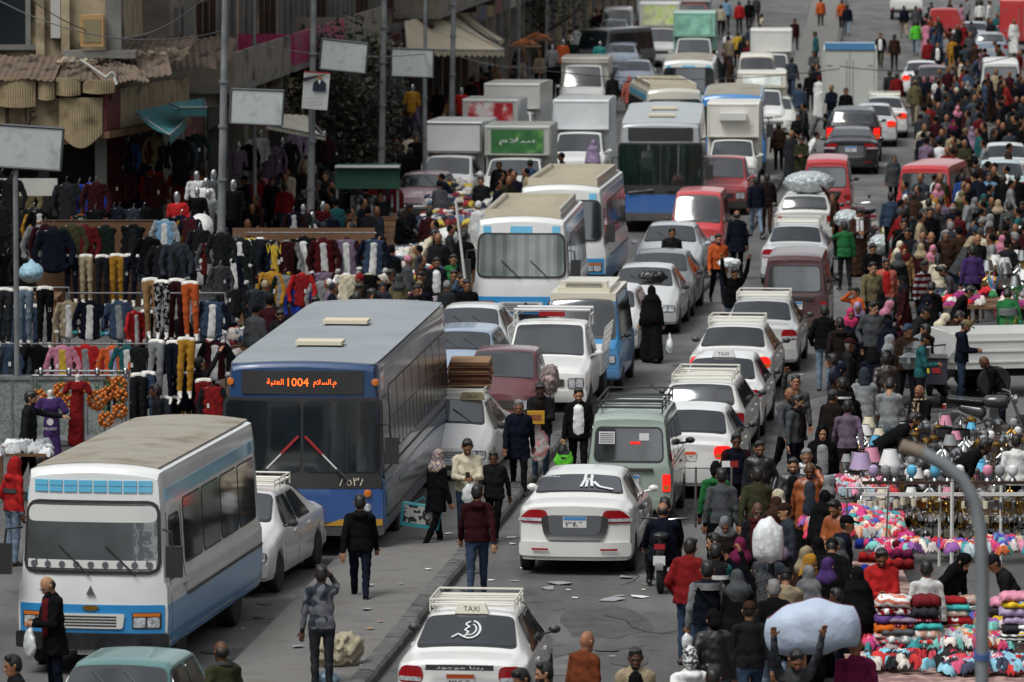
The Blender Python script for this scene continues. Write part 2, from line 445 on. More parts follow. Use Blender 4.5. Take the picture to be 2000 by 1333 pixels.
  mb.grid(rows,mi,thick=(0,0,-.02))
  return mb.obj(name,mt,parent)if own else mb
def bm_merge(me):
 import bmesh
 b=bmesh.new();b.from_mesh(me);bmesh.ops.remove_doubles(b,verts=b.verts,dist=.0006);b.to_mesh(me);b.free()
 me.polygons.foreach_set('use_smooth',np.ones(len(me.polygons),dtype=bool));me.set_sharp_from_angle(angle=radians(38))
_W={}
def wheel(parent,x,y,R,w=.19,style='rim',rimmat=None):
 k=(round(R,3),w,style)
 if k not in _W:
  t=MB();t.lathe([(R*.6,-w/2),(R*.93,-w/2),(R,-w*.36),(R,w*.36),(R*.93,w/2),(R*.6,w/2)],28,axis='y')
  r=MB();r.lathe([(0,w*.3),(R*.16,w*.34),(R*.2,w*.18),(R*.52,w*.2),(R*.58,w*.46),(R*.62,w*.46),(R*.62,-w*.4),(0,-w*.4)],24,axis='y')
  n=5 if style=='alloy' else 8
  for i in range(n):
   a=2*pi*i/n;ca,sa=cos(a),sin(a)
   if style=='alloy':r.tube([(R*.15*ca,w*.36,R*.15*sa),(R*.58*ca,w*.4,R*.58*sa)],R*.075,5)
   else:r.lathe([(0,w*.25),(R*.06,w*.25)],6,(R*.4*ca,0,R*.4*sa),m=1,axis='y')
  _W[k]=(t.mesh('tyre'),r.mesh('rim'))
 e=link('wheel',_W[k][0],[M_RUBBER],parent,(x,y,R))
 if y<0:e.rotation_euler=(0,0,pi)
 link('rim',_W[k][1],[rimmat or M_RIM,M_BLACK],e)
 return e
def mirror(B,parent,x,z,m,big=False,W=None):
 for sg in(1,-1):
  y=B.side(x,z)if W is None else W
  mb=MB()
  if big:
   mb.tube([(x,sg*y,z+.35),(x+.25,sg*(y+.16),z+.35),(x+.25,sg*(y+.2),z)],.018,5,0)
   mb.rbox((x+.25,sg*(y+.2),z-.05),(.10,.22,.42),0,0)
  else:
   mb.tube([(x,sg*(y-.02),z),(x+.02,sg*(y+.08),z+.02)],.022,5)
   mb.lathe([(0,-.05),(.045,-.035),(.062,-.01),(.062,.015),(.045,.03),(0,.045)],10,(0,0,0),0,'x')
   vs=mb.v[-60:]
   for i in range(len(mb.v)-60,len(mb.v)):
    q=mb.v[i];mb.v[i]=(x+.03-q[0],sg*(y+.13)+q[1]*1.35,z+.05+q[2]*.9)
  mb.obj('mirror',[m],parent)
def plate(B,parent,e,z,txt='٣٤٦',band='3a7fb5',y=0,w=.36):
 mb=MB(B.D);B.end('',None,None,e,y-w/2,y+w/2,z,z+.17,off=.035,mb=mb,ny=3,mi=0)
 B.end('',None,None,e,y-w/2+.008,y+w/2-.008,z+.115,z+.165,off=.039,mb=mb,ny=3,mi=1,th=.004)
 x=B.L+.042 if e else-.042;ux=(0,1,0)if e else(0,-1,0)
 add_text(mb,txt,(x,y,z+.058),ux,(0,0,1),height=.07,width=w*.8,m=2)
 return mb.obj('number_plate',[M_WHITE,plain(band,.5),plain('black')],parent)
def rack(B,parent,x0,x1,m,y=None,h=.12,n=6,zt=None):
 """roof rack of welded bars"""
 mb=MB();zt=zt or max(B.topz((x0+x1)/2,0),.1)
 y=y or IP(B.wt,(x0+x1)/2)*.95
 zz=lambda x:B.topz(x,y*.9)
 for sg in(1,-1):
  for dz in(.05,h):mb.tube([(x0,sg*y,zt+dz),(x1,sg*y,zt+dz)],.014,5)
  for k in range(4):
   x=x0+(x1-x0)*k/3;mb.tube([(x,sg*y,zt-.04),(x,sg*y,zt+h)],.012,5)
 for x in(x0,x1):mb.tube([(x,-y,zt+h),(x,y,zt+h)],.014,5);mb.tube([(x,-y,zt+.05),(x,y,zt+.05)],.014,5)
 for k in range(n):x=x0+(x1-x0)*(k+.5)/n;mb.tube([(x,-y,zt+.05),(x,y,zt+.05)],.01,4)
 return mb.obj('roof_rack',[m],parent)
def taxi_sign(B,parent,x,dirn,y=0,col=None,txt='TAXI'):
 z=B.topz(x,y)
 mb=MB();a,b=.22,.17
 for k in(0,):
  vs=[(x-.07,y-a,z),(x+.07,y-a,z),(x+.07,y+a,z),(x-.07,y+a,z),(x-.04,y-b,z+.13),(x+.04,y-b,z+.13),(x+.04,y+b,z+.13),(x-.04,y+b,z+.13)]
  mb.add(vs,[(3,2,1,0),(4,5,6,7),(0,1,5,4),(1,2,6,5),(2,3,7,6),(3,0,4,7)],0)
 t=MB()
 if txt:add_text(t,txt,(x+dirn*.058,y,z+.063),(0,dirn,0),(-dirn*.22,0,.975),height=.065,m=0)
 o=mb.obj('taxi_sign',[col or mat('sign_cream','d9d5c4',rough=.4)],parent,smooth=False)
 if txt:t.obj('lettering',[plain('black')],o,smooth=False)
 return o
def tail(B,root,y0,y1,z0,z1,on=False,r=.03,dy=0,amber=True):
 for sg in(1,-1):
  a,b=sorted((sg*y0,sg*y1));mb=MB(B.D)
  B.end('',None,None,0,a,b,z0,z1,r=r,off=.02,mb=mb,dy0=dy if sg<0 else 0,dy1=0 if sg<0 else-dy)
  o=mb.obj('tail_light',[M_TAILON if on else M_TAIL],root)
  m2=MB(B.D);h=z1-z0;B.end('',None,None,0,a+.02,b-.02,z0+.12*h,z0+.36*h,r=.01,off=.027,mb=m2,th=.006)
  m2.obj('reverse_lens',[M_HEAD if not on else M_AMBER],o)
def heads(B,root,y0,y1,z0,z1,amber=True,r=.03,dy=0):
 for sg in(1,-1):
  a,b=sorted((sg*y0,sg*y1));mb=MB(B.D)
  B.end('',None,None,1,a,b,z0,z1,r=r,off=.018,mb=mb,dy0=dy if sg>0 else 0,dy1=0 if sg>0 else-dy)
  o=mb.obj('headlight',[M_BLACK],root)
  m2=MB(B.D);n=2;w=(b-a)
  for k in range(n):B.end('',None,None,1,a+w*(.06+.47*k),a+w*(.47+.47*k),z0+(z1-z0)*(.08),z0+(z1-z0)*(.70 if amber else.92),r=.02,off=.026,mb=m2,th=.01,mi=0)
  if amber:B.end('',None,None,1,a+w*.04,b-w*.04,z0+(z1-z0)*.76,z0+(z1-z0)*.96,off=.026,mb=m2,th=.01,mi=1)
  m2.obj('lens',[M_HEAD,M_AMBER],o)
def wins(B,root,cells,glass=None,seal=.028,r=.05,sides=(1,-1)):
 for sg in sides:
  for c in cells:
   g=B.sidep('side_window',glass or M_GLASS,root,sg,c,r=r,off=.010)
   s=seal;B.sidep('seal',M_BLACK,g,sg,(c[0]-s,c[1]+s,c[2]-s,c[3]+s,c[4]-s,c[5]+s*.8),r=r+s,off=.004)
def car(style,col,on=False,e=0,rackm=None,sign=None,opts=()):
 """saloon, hatch or estate; e tells which end faces the camera"""
 o=dict(opts)
 L,W,H={'sedan':(4.35,1.68,1.43),'elantra':(4.5,1.78,1.44),'old':(4.0,1.6,1.40),'hatch':(3.75,1.62,1.46),'estate':(4.3,1.66,1.45),'suv':(4.7,1.88,1.78)}[style]
 d=H-1.43
 if style in('sedan','elantra'):
  k=.12 if style=='elantra' else 0
  top=[(0,.90+k),(.06,.965+k),(.62,1.0+k),(.70-k,1.02+k*.9),(1.42,1.36+d),(1.75,1.405+d),(2.4,1.41+d),(2.75,1.37+d),(3.42,1.0),(4.2,.80),(L-.05,.72),(L,.66)]
  belt=[(0,.84+k),(.08,.90+k),(.8,.93+k*.8),(3.3,.91),(4.2,.72),(L,.58)]
  wt=[(0,W*.40),(.68,W*.42),(1.45,W*.335),(2.7,W*.335),(3.4,W*.42),(L,W*.39)]
  rw,fw=(.78,1.38),(2.80,3.36)
  cells=[(1.28,2.14,1.60,2.12,.96+k*.5,1.31+d),(2.22,3.12,2.20,2.70,.95+k*.3,1.31+d)]
 elif style=='old':
  top=[(0,.86),(.05,.92),(.65,.95),(.74,.98),(1.12,1.33),(1.3,1.37),(2.35,1.38),(2.55,1.33),(2.98,.98),(3.9,.84),(L-.03,.80),(L,.74)]
  belt=[(0,.82),(.06,.88),(3.0,.9),(3.9,.80),(L,.70)]
  wt=[(0,W*.42),(.7,W*.43),(1.15,W*.37),(2.5,W*.37),(3.0,W*.43),(L,W*.43)]
  rw,fw=(.78,1.09),(2.59,2.95)
  cells=[(1.12,1.82,1.24,1.80,.94,1.28),(1.9,2.78,1.9,2.5,.94,1.28)]
 else:
  s2=style=='suv';hh=H-.06
  top=[(0,.92+d*.7),(.03,.98+d*.7),(.10,1.02+d*.7),(.36,hh-.05),(.6,hh),(L-1.75,hh),(L-1.6,hh-.04),(L-.98,1.02+d*.6),(L-.18,.84+d*.6),(L,.72+d*.6)]
  belt=[(0,.84+d*.7),(.08,.92+d*.7),(L-1,.92+d*.6),(L-.15,.76+d*.6),(L,.6+d*.6)]
  wt=[(0,W*.43),(.1,W*.42),(.4,W*.36),(L-1.65,W*.35),(L-.95,W*.42),(L,W*.40)]
  rw,fw=(.12,.34),(L-1.55,L-1.04)
  z1=hh-.10
  cells=[(.34,1.05,.58,1.05,.97+d*.7,z1),(1.13,1.95,1.13,1.95,.97+d*.7,z1),(2.03,L-1.28,2.03,L-1.68,.97+d*.7,z1)]
 B=Body(L,W,top,belt,wt,z0=.24+d*.3,wheels=(.78,L-.80),R=.30+d*.15,crown=.035,plan=(.16,.20),prof_r=((0,.05),(.3,.0),(.55,0),(.62,.05),(.95,.06)),prof_f=((0,.06),(.3,0),(.5,0),(.56,.05),(.8,.10)))
 root=empty(o.get('name','car'),(0,0,0));p=paint(col,o.get('dust',.45))
 B.shell('body',[p,M_UNDER],root)
 g=o.get('glass',M_GLASS)
 def tg(nm,a,f0,f1):
  w=B.topp(nm,g,root,a[0],a[1],f0,f1,r=.07,off=.016)
  s=.035;B.topp('seal',M_BLACK,w,a[0]-s,a[1]+s,f0+.035,f1+.035,r=.09,off=.009);return w
 if style in('hatch','estate','suv'):
  w=B.topp('rear_window',g,root,rw[0]-.0,rw[1]+.06,.86,.86,r=.06,off=.016);B.topp('seal',M_BLACK,w,rw[0]-.03,rw[1]+.09,.90,.90,r=.08,off=.009)
 else:tg('rear_window',rw,.90,.93)
 fwin=tg('windscreen',fw,.93,.90)
 wins(B,root,cells,g)
 zb=.9+d*.7
 kk=.10 if style=='elantra' else 0
 if style=='elantra':tail(B,root,.42,.90,.81,1.01,on,r=.09,dy=.16)
 elif style=='old':tail(B,root,.50,.76,.60,.74,on,r=.01)
 elif style in('hatch','estate','suv'):tail(B,root,W*.36,W*.475,.62+d*.5,.9+d*.7,on,r=.04)
 else:tail(B,root,.48,.82,.70,.92,on,r=.08,dy=.05)
 if 'bumper' not in o:
  bm=p if style!='old' else M_BLACK
  B.end('bumper',bm,root,0,-W*.485,W*.485,.30+d*.3,.52+d*.3,r=.05,off=.028,th=.07,ny=12)
  B.end('bumper',bm,root,1,-W*.475,W*.475,.30+d*.3,.50+d*.3,r=.05,off=.045,th=.07,ny=12)
 plate(B,root,0,(.60 if style=='elantra' else.66)+kk*1.4+d*.5 if style!='old' else.42,o.get('plate','٣٤٦'),o.get('band','3a7fb5'))
 if style=='elantra':
  B.end('lower_trim',M_BLACK,root,0,-.46,.46,.56,.92,r=.10,off=.030,th=.03,dy0=-.08,dy1=.08)
  B.end('plate_recess',plain('grey',.4),root,0,-.38,.38,.64,.93,r=.06,off=.034,th=.03,dy0=-.04,dy1=.04)
  for sg in(1,-1):B.end('reflector',M_TAIL,root,0,min(sg*.4,sg*.66),max(sg*.4,sg*.66),.40,.43,off=.066,th=.01)
 else:
  mb=MB(B.D)
  for y in(-W*.30,W*.30):mb.box(-.008,.01,y-.004,y+.004,.62+d*.5,.9+d*.5)
  B.end('',None,None,0,-W*.32,W*.32,.545+d*.5,.555+d*.5,mb=mb,off=.01,th=.01)
  mb.obj('boot_seam',[M_BLACK],root)
 heads(B,root,W*.27,W*.455,.52+d*.6,.66+d*.6,amber=False,r=.05,dy=.05)
 B.end('grille',M_BLACK,root,1,-W*.22,W*.22,.55+d*.6,.65+d*.6,r=.03,off=.02)
 B.end('air_intake',M_BLACK,root,1,-W*.30,W*.30,.33+d*.3,.42+d*.3,r=.03,off=.055)
 mb=MB(B.D)
 for k in range(3):B.end('',None,None,1,-W*.2,W*.2,.565+d*.6+k*.03,.573+d*.6+k*.03,off=.03,th=.008,mb=mb)
 mb.obj('grille_bar',[M_CHROME],root)
 plate(B,root,1,.35+d*.5,o.get('plate','٣٤٦'),o.get('band','3a7fb5'))
 for sg in(1,-1):
  for x in(1.25 if style!='hatch' else 1.0,2.18 if len(cells)==2 else 2.0,L-1.22):B.sidep('door_seam',M_BLACK,root,sg,(x,x+.012,x,x+.012,.34+d*.3,.9+d*.7),off=.003,nx=1,th=.004)
  for x in(1.45,2.42):
   B.sidep('door_handle',p if style!='old' else M_CHROME,root,sg,(x,x+.16,x,x+.16,.80+d*.6,.83+d*.6),off=.03,nx=2,nz=2,th=.03)
  B.sidep('rub_strip',M_BLACK if o.get('strip')else p,root,sg,(1.2,L-1.2,1.2,L-1.2,.52+d*.3,.57+d*.3),off=.014,nz=2,nx=8,th=.012)
  for x in B.wheels:wheel(root,x,sg*(W/2-.10),B.R,.19,o.get('wheel','rim'))
 mirror(B,root,L-1.32 if style!='old' else L-1.2,.93+d*.7,o.get('mirror',p if style=='elantra' else M_BLACK))
 mb=MB(B.D)
 for y in(.02,.42):
  xw=fw[1]+.02;mb.tube([(xw,y,B.topz(xw,y)+.02),(fw[1]-.30,y-.36,B.topz(fw[1]-.30,y-.36)+.035)],.008,4)
 mb.obj('wiper',[M_BLACK],root)
 rx=1.42 if style in('sedan','elantra')else 1.2 if style=='old' else.42
 fx=2.75 if style in('sedan','elantra')else 2.5 if style=='old' else L-1.65
 if rackm:rack(B,root,rx+.12,fx-.12,rackm,y=W*.325)
 if sign:taxi_sign(B,root,(rx+.05)if e==0 else fx-.02,-1 if e==0 else 1,**(sign if isinstance(sign,dict)else{}))
 root['_a']=(L,W,rx,fx,H)
 return root,B
def van(col,e,H=1.83,W=1.45,L=3.35,on=False,two=None,roofcol=None,rackm=None,o={}):
 """small cab-over van"""
 top=[(0,H-.14),(.05,H-.07),(.2,H-.03),(.8,H),(L-.95,H),(L-.72,H-.06),(L-.66,H-.10),(L-.22,1.06),(L-.06,.96),(L,.88)]
 belt=[(0,1.0),(L-.3,1.0),(L-.05,.86),(L,.78)]
 wt=[(0,W*.40),(.3,W*.405),(L-.7,W*.40),(L-.2,W*.44),(L,W*.42)]
 B=Body(L,W,top,belt,wt,z0=.26,wheels=(.55,L-.72),R=.27,crown=.035,plan=(.07,.10),prof_r=((0,.03),(.4,0),(.95,0),(1.7,.12)),prof_f=((0,.06),(.35,0),(.9,.04)))
 root=empty('van',(0,0,0));p=paint(col,.5)
 B.shell('body',[p,M_UNDER],root)
 if roofcol:
  rp_=paint(roofcol,.5);mb=MB(B.D);a,z=W*.40,H-.06
  for x0,x1,z0,z1,w_ in((.06,L-.66,z-.06,z+.10,a),(.25,L-.8,z+.10,z+.20,a*.8)):mb.box(x0,x1,-w_,w_,z0,z1,n=6)
  mb.obj('raised_roof',[rp_],root);mb=MB();mb.rbox((L-1.05,0,z+.25),(.35,.95,.14));mb.box(L-.87,L-.86,-.36,.36,z+.21,z+.29,1)
  for k in range(3):mb.box(L-.86,L-.85,-.38,.38,z+.215+k*.03,z+.225+k*.03,0)
  mb.obj('roof_cooler',[rp_,M_BLACK],root)
 if two:
  for sg in(1,-1):B.sidep('waist_panel',paint(two,.5),root,sg,(.05,L-.1,.05,L-.1,.5,.98),off=.003,nx=14)
  B.end('front_panel',paint(two,.5),root,1,-W*.45,W*.45,.5,.84,off=.006)
 g=B.end('rear_window',M_GLASS2,root,0,-W*.385,W*.385,1.08,H-.24,r=.08,off=.014,dy0=.03,dy1=-.03)
 B.end('seal',M_BLACK,g,0,-W*.40,W*.40,1.05,H-.21,r=.10,off=.008,dy0=.03,dy1=-.03)
 g=B.topp('windscreen',M_GLASS,root,L-.64,L-.24,.93,.93,r=.07,off=.016)
 B.topp('seal',M_BLACK,g,L-.67,L-.20,.97,.97,r=.09,off=.009)
 wins(B,root,[(.16,.78,.18,.78,1.06,H-.22),(.86,1.62,.86,1.62,1.06,H-.22),(1.7,L-.42,1.7,L-.78,1.06,H-.22)])
 tail(B,root,W*.385,W*.475,.58,.86,on,r=.02)
 B.end('bumper',M_BLACK if o.get('bb')else p,root,0,-W*.48,W*.48,.30,.46,r=.03,off=.04,th=.06,ny=10)
 B.end('plate_light',M_BLACK,root,0,-W*.28,W*.28,.90,.96,r=.01,off=.04,th=.04)
 plate(B,root,0,.68,o.get('plate','٤٣٢'),o.get('band','3a7fb5'))
 heads(B,root,W*.24,W*.43,.60,.76,amber=bool(o.get('amber')),r=.05)
 B.end('bumper',M_BLACK if o.get('bb')else p,root,1,-W*.48,W*.48,.30,.46,r=.03,off=.05,th=.06,ny=10)
 if o.get('grille',1):B.end('grille',M_BLACK,root,1,-W*.20,W*.20,.62,.72,r=.02,off=.016)
 plate(B,root,1,.36,'٥٧٢')
 for sg in(1,-1):
  for x in(.82,1.66,L-.42):B.sidep('door_seam',M_BLACK,root,sg,(x,x+.012,x,x+.012,.34,.98),off=.003,nx=1,th=.004)
  B.sidep('waist_groove',M_BLACK,root,sg,(.1,L-.5,.1,L-.5,.97,.985),off=.003,nx=8,nz=2,th=.004)
  B.sidep('door_handle',M_BLACK,root,sg,(1.72,1.86,1.72,1.86,.88,.91),off=.025,nx=1,nz=2,th=.025)
  for x in B.wheels:wheel(root,x,sg*(W/2-.09),B.R,.16)
 mirror(B,root,L-.62,1.08,M_BLACK)
 mb=MB(B.D)
 for y in(.0,.4):mb.tube([(L-.2,y,1.06),(L-.36,y-.38,1.34)],.008,4)
 mb.obj('wiper',[M_BLACK],root)
 if rackm:rack(B,root,.25,L-.9,rackm,y=W*.37,h=.16)
 root['_a']=(L,W,.06,L-.74,H)
 return root,B
def bus(L,W,H,col,e,o={}):
 """city bus or midibus with a flat nose"""
 big=H>2.9;lo=o.get('low',col);bz=1.22 if big else 1.28
 top=[(0,H-.10),(.08,H-.03),(.3,H-.02),(L-.3,H-.02),(L-.08,H-.04),(L,H-.14)]
 belt=[(0,bz),(L,bz)]
 wt=[(0,W*.42),(.3,W*.44),(L-.3,W*.44),(L,W*.42)]
 R=.46 if big else.38
 B=Body(L,W,top,belt,wt,wb=[(0,W*.49),(.2,W*.5),(L-.2,W*.5),(L,W*.49)],z0=.36,wheels=(L*.27 if not big else L*.26,L-1.15 if not big else L-2.55),R=R,arch=R+.07,crown=.05 if big else.07,plan=(.08,.14),prof_r=((0,0),),prof_f=((0,.04),(.45,0),(1.1,.01),(H,.10 if big else.20)),fall=.5,mid=.5)
 root=empty('bus',(0,0,0));p=paint(col,o.get('dust',.55))
 B.shell('body',[p,M_UNDER],root,dx=.4)
 if o.get('roof'):B.topp('roof',o['roof'],root,.05,L-.12,.99,.99,off=.012,nx=12,ny=10)
 if o.get('sidecol'):
  for sg in(1,-1):
   for a,c_ in((.42,1.46),(2.58,2.98)):B.sidep('side_panel',paint(o['sidecol'],.6),root,sg,(.03,L-.16,.03,L-.16,a,c_),off=.006,nx=20,nz=5)
 if big:
  wz0,wz1=1.34,2.45
  if o.get('low'):B.end('lower_panel',paint(lo,.35),root,1,-W*.475,W*.475,.44,1.07,r=.05,off=.010,ny=12)
  B.end('bumper',paint(o.get('bump','dark grey'),.5),root,1,-W*.485,W*.485,.34,.56,r=.06,off=.04,th=.06,ny=12)
  B.end('dash_panel',M_BLACK,root,1,-W*.47,W*.47,1.08,1.30,off=.014,ny=12)
  for a,b in((-W*.455,-.02),(.02,W*.455)):B.end('windscreen',o.get('ws',M_GLASS),root,1,a,b,wz0,wz1,r=.09,off=.026)
  B.end('windscreen_frame',M_BLACK,root,1,-W*.475,W*.475,wz0-.05,wz1+.05,r=.12,off=.014,ny=12)
  sg_=B.end('destination_sign',M_BLACK,root,1,-W*.36,W*.36,2.56,2.92,r=.03,off=.024)
  if o.get('dest'):
   t=MB(B.D);q=mat('led_orange',(1.,.11,.012),rough=.5,emit=1.5);x=L+.032;z=2.74
   add_text(t,ar('\u0627\u0644\u0639\u062a\u0628\u0629'),(x,-.42,z),(0,1,0),(0,0,1),height=.115)
   add_text(t,'1004',(x,-.06,z+.005),(0,1,0),(0,0,1),height=.13)
   add_text(t,ar('\u0645.\u0627\u0644\u0633\u0644\u0627\u0645'),(x,.36,z-.01),(0,1,0),(0,0,1),height=.13)
   t.obj('lettering',[q],sg_,smooth=False)
   t=MB(B.D);add_text(t,'\u0668\u0665\u0663\u0668',(L+.028,.80,1.19),(0,1,0),(0,0,1),height=.13)
   t.obj('fleet_number',[plain('cream')],root,smooth=False)
   for sg in(-1,1):
    m2=MB(B.D);m2.lathe([(0,.03),(.05,.025),(.06,0),(.06,-.02)],12,(L+.01,sg*1.14,2.74),axis='x');m2.obj('marker_lamp',[M_AMBER],root)
   st=MB(B.D);B.end('',None,None,1,.35,W*.475,.50,.60,off=.05,mb=st,dy0=.25,th=.02);st.obj('yellow_stripe',[paint('mustard',.3)],root)
  for sg in(-1,1):
   for z,mm in((1.0,M_AMBER),(.78,M_HEAD)):
    m2=MB(B.D);m2.lathe([(0,.035),(.05,.03),(.065,0),(.065,-.02)],14,(L+.02,sg*1.03,z),axis='x');m2.obj('headlight',[mm],root)
   mb=MB(B.D);x=L+.06
   a,b=((x,sg*.05,1.90),(x,sg*.72,1.22))if o.get('dest')else((x,sg*.9,1.12),(x,sg*.2,1.2))
   mb.tube([a,b],.014,5,1);mb.tube([a,tuple(a[i]+(b[i]-a[i])*.4 for i in range(3))],.024,5,0);mb.tube([tuple(a[i]+(b[i]-a[i])*.75 for i in range(3)),b],.032,5,2)
   mb.obj('wiper',[plain('red')if o.get('dest')else M_BLACK,M_WHITE if o.get('dest')else M_BLACK,M_BLACK],root)
  cells=[];n=8;x0,x1=.5,L-1.5
  for k in range(n):
   a=x0+(x1-x0)*k/n+.04;b=x0+(x1-x0)*(k+1)/n-.04;cells.append((a,b,a,b,1.5,2.55))
  wins(B,root,cells,o.get('sg',M_GLASS),r=.06)
  wins(B,root,[(L-1.25,L-.3,L-1.25,L-.45,1.35,2.45)],r=.06)
  for sg in(1,-1):
   mb=MB(B.D)
   for k in range(n):
    a=x0+(x1-x0)*k/n+.04;b=x0+(x1-x0)*(k+1)/n-.04
    B.sidep('',None,None,sg,(a,b,a,b,2.03,2.05),mb=mb,off=.014,nx=1,nz=2);B.sidep('',None,None,sg,((a+b)/2-.01,(a+b)/2+.01,(a+b)/2-.01,(a+b)/2+.01,1.5,2.04),mb=mb,off=.014,nx=1,nz=2)
   mb.obj('window_bar',[M_BLACK],root)
   for z in(.62,1.30):B.sidep('rub_rail',M_BLACK,root,sg,(.1,L-.2,.1,L-.2,z,z+.05),off=.02,nx=16,nz=2)
   mb=MB(B.D)
   for k in range(9):x=.8+k*(L-1.6)/8;B.sidep('',None,None,sg,(x,x+.015,x,x+.015,.4,1.28),mb=mb,off=.004,nx=1,th=.006)
   mb.obj('panel_seam',[M_BLACK],root)
  for x in(L*.45,L*.78):
   mb=MB();mb.rbox((x,0,H+.10),(.55,.75,.06));mb.rbox((x,0,H+.05),(.45,.65,.1),m=1);mb.obj('roof_hatch',[plain('cream'),M_BLACK],root)
 else:
  wz0,wz1=1.43,2.34
  c2=o.get('low','blue')
  B.end('windscreen',o.get('ws',M_GLASS),root,1,-W*.435,W*.435,wz0,wz1,r=.13,off=.030,dy0=.04,dy1=-.04,ny=12)
  if o.get('dots'):B.end('sun_strip',M_WHITE,root,1,-W*.425,W*.425,wz1-.25,wz1-.03,r=.08,off=.034,th=.004,dy0=.02,dy1=-.02,ny=12)
  B.end('windscreen_frame',M_BLACK,root,1,-W*.455,W*.455,wz0-.04,wz1+.04,r=.16,off=.020,dy0=.04,dy1=-.04,ny=12)
  B.end('lower_panel',paint(c2,.25),root,1,-W*.475,W*.475,.58,.98,r=.02,off=.010,ny=12)
  g=B.end('grille',M_WHITE,root,1,-W*.21,W*.21,.66,.86,r=.03,off=.035,dy0=-.03,dy1=.03)
  mb=MB(B.D)
  for k in range(4):B.end('',None,None,1,-W*.17,W*.17,.69+k*.04,.71+k*.04,off=.040,th=.008,mb=mb)
  mb.obj('grille_slot',[M_BLACK],g)
  heads(B,root,W*.27,W*.455,.66,.88,amber=True,r=.02)
  B.end('bumper',mat('dented_dark_steel',(.06,.062,.066),rough=.35,metal=.8,noise=(4,.5)),root,1,-W*.50,W*.50,.38,.60,r=.03,off=.09,th=.12,ny=12)
  plate(B,root,1,.30,'\u0662\u0663\u0668 \u0667\u0645','d8582a')
  if o.get('header',1):
   nh=o.get('nh',1)
   for k in range(nh):
    for j in range(2 if nh>1 else 1):
     y0=-W*.39+W*.78*k/nh;y1=-W*.39+W*.78*(k+1)/nh;dz=.085 if nh>1 else.17
     B.end('header_panel',paint('sky blue',.2),root,1,y0+.012,y1-.012,H-.31+j*dz,H-.31+(j+1)*dz-.012,off=.016,ny=2,nz=2)
  mb=MB(B.D)
  for y in(-.02,.62):mb.tube([(L+.05,y,1.38),(L+.05,y-.42,1.78)],.012,4)
  mb.obj('wiper',[M_BLACK],root)
  B.topp('roof_panel',mat('dirty_tan_roof','9b968a',rough=.85,noise=(1.1,.3),bump=(5,.5,.03),col2='7d7464'),root,.1,L-.45,.92,.92,off=.014,nx=10)
  if o.get('dots'):
   mb=MB(B.D)
   for k in range(9):mb.lathe([(0,.006),(.045,.006),(.045,0)],12,(L+.034,-W*.38+k*W*.76/8,1.52),axis='x')
   B.end('',None,None,1,-W*.42,W*.42,1.47,1.58,off=.0315,th=.003,mb=mb,mi=1,ny=10)
   mb.obj('sticker_strip',[plain('grey',.3),M_WHITE],root)
   t=MB(B.D);tri=[(L+.03,-.06,1.12),(L+.03,.06,1.12),(L+.03,0,1.24)];t.poly(tri,(-.02,0,0));t.obj('emblem',[M_CHROME],root,smooth=False)
   t=MB(B.D);t.poly([(L+.03,-.11,.93),(L+.03,-.04,.90),(L+.03,.04,.90),(L+.03,.11,.93),(L+.03,.11,.955),(L+.03,.04,.975),(L+.03,-.04,.975),(L+.03,-.11,.955)],(-.02,0,0));t.obj('maker_badge',[mat('brass','gold',rough=.3,metal=.8)],root,smooth=False)
  n=4;x0,x1=.35,L-1.45;cells=[]
  for k in range(n):
   a=x0+(x1-x0)*k/n+.04;b=x0+(x1-x0)*(k+1)/n-.04;cells.append((a,b,a,b,1.40,2.26))
  wins(B,root,cells,M_GLASS2,r=.07)
  wins(B,root,[(L-1.25,L-.38,L-1.2,L-.55,1.3,2.12)],M_GLASS2,r=.08)
  for sg in(1,-1):
   B.sidep('waist_stripe',paint(c2,.15),root,sg,(.05,L-.06,.05,L-.06,.365,.98),off=.006,nx=24,nz=6)
   B.sidep('rub_rail',M_BLACK,root,sg,(.1,L-1.4,.1,L-1.4,.96,1.0),off=.02,nx=12,nz=2)
   B.sidep('rain_gutter',paint('sky blue',.3),root,sg,(.05,L-.3,.05,L-.3,2.34,2.52),off=.012,nx=12,nz=2)
   mb=MB(B.D)
   for x in(L-1.33,L-.3):B.sidep('',None,None,sg,(x,x+.014,x,x+.014,.5,2.2),mb=mb,off=.006,nx=1,nz=8,th=.006)
   mb.obj('door_seam',[M_BLACK],root)
   B.sidep('door_handle',M_CHROME,root,sg,(L-1.28,L-1.12,L-1.28,L-1.12,1.12,1.16),off=.03,nx=1,nz=2,th=.03)
  if o.get('rack'):
   mb=MB();h=.22;z=H-.03
   mb.box(.9,L-.7,-W*.36,W*.36,z+.03,z+.08,1)
   for a,b,c,d in((.9,L-.7,-W*.38,-W*.34),(.9,L-.7,W*.34,W*.38),(.9,.95,-W*.38,W*.38),(L-.75,L-.62,-W*.38,W*.38)):mb.box(a,b,c,d,z,z+h,0)
   for k in range(9):mb.box(1.0+k*(L-2)/9,1.05+k*(L-2)/9,-W*.34,W*.34,z+.1,z+.14,0)
   mb.obj('roof_rack',[paint('cream',.7),mat('dirty_rack_floor',(.10,.085,.07),rough=.9,noise=(3,.5))],root,smooth=False)
 g=B.end('rear_window',M_GLASS,root,0,-W*.38,W*.38,1.5,H-.5,r=.1,off=.014)
 tail(B,root,W*.40,W*.47,.8,1.2,r=.02)
 for sg in(1,-1):
  for x in B.wheels:wheel(root,x,sg*(W/2-.17),R,.26,rimmat=paint('sky blue',.6)if not big else None)
 mirror(B,root,L-.15,1.75 if big else 1.65,M_BLACK,big=True)
 root['_a']=(L,W,.08,L-.10,H)
 return root,B
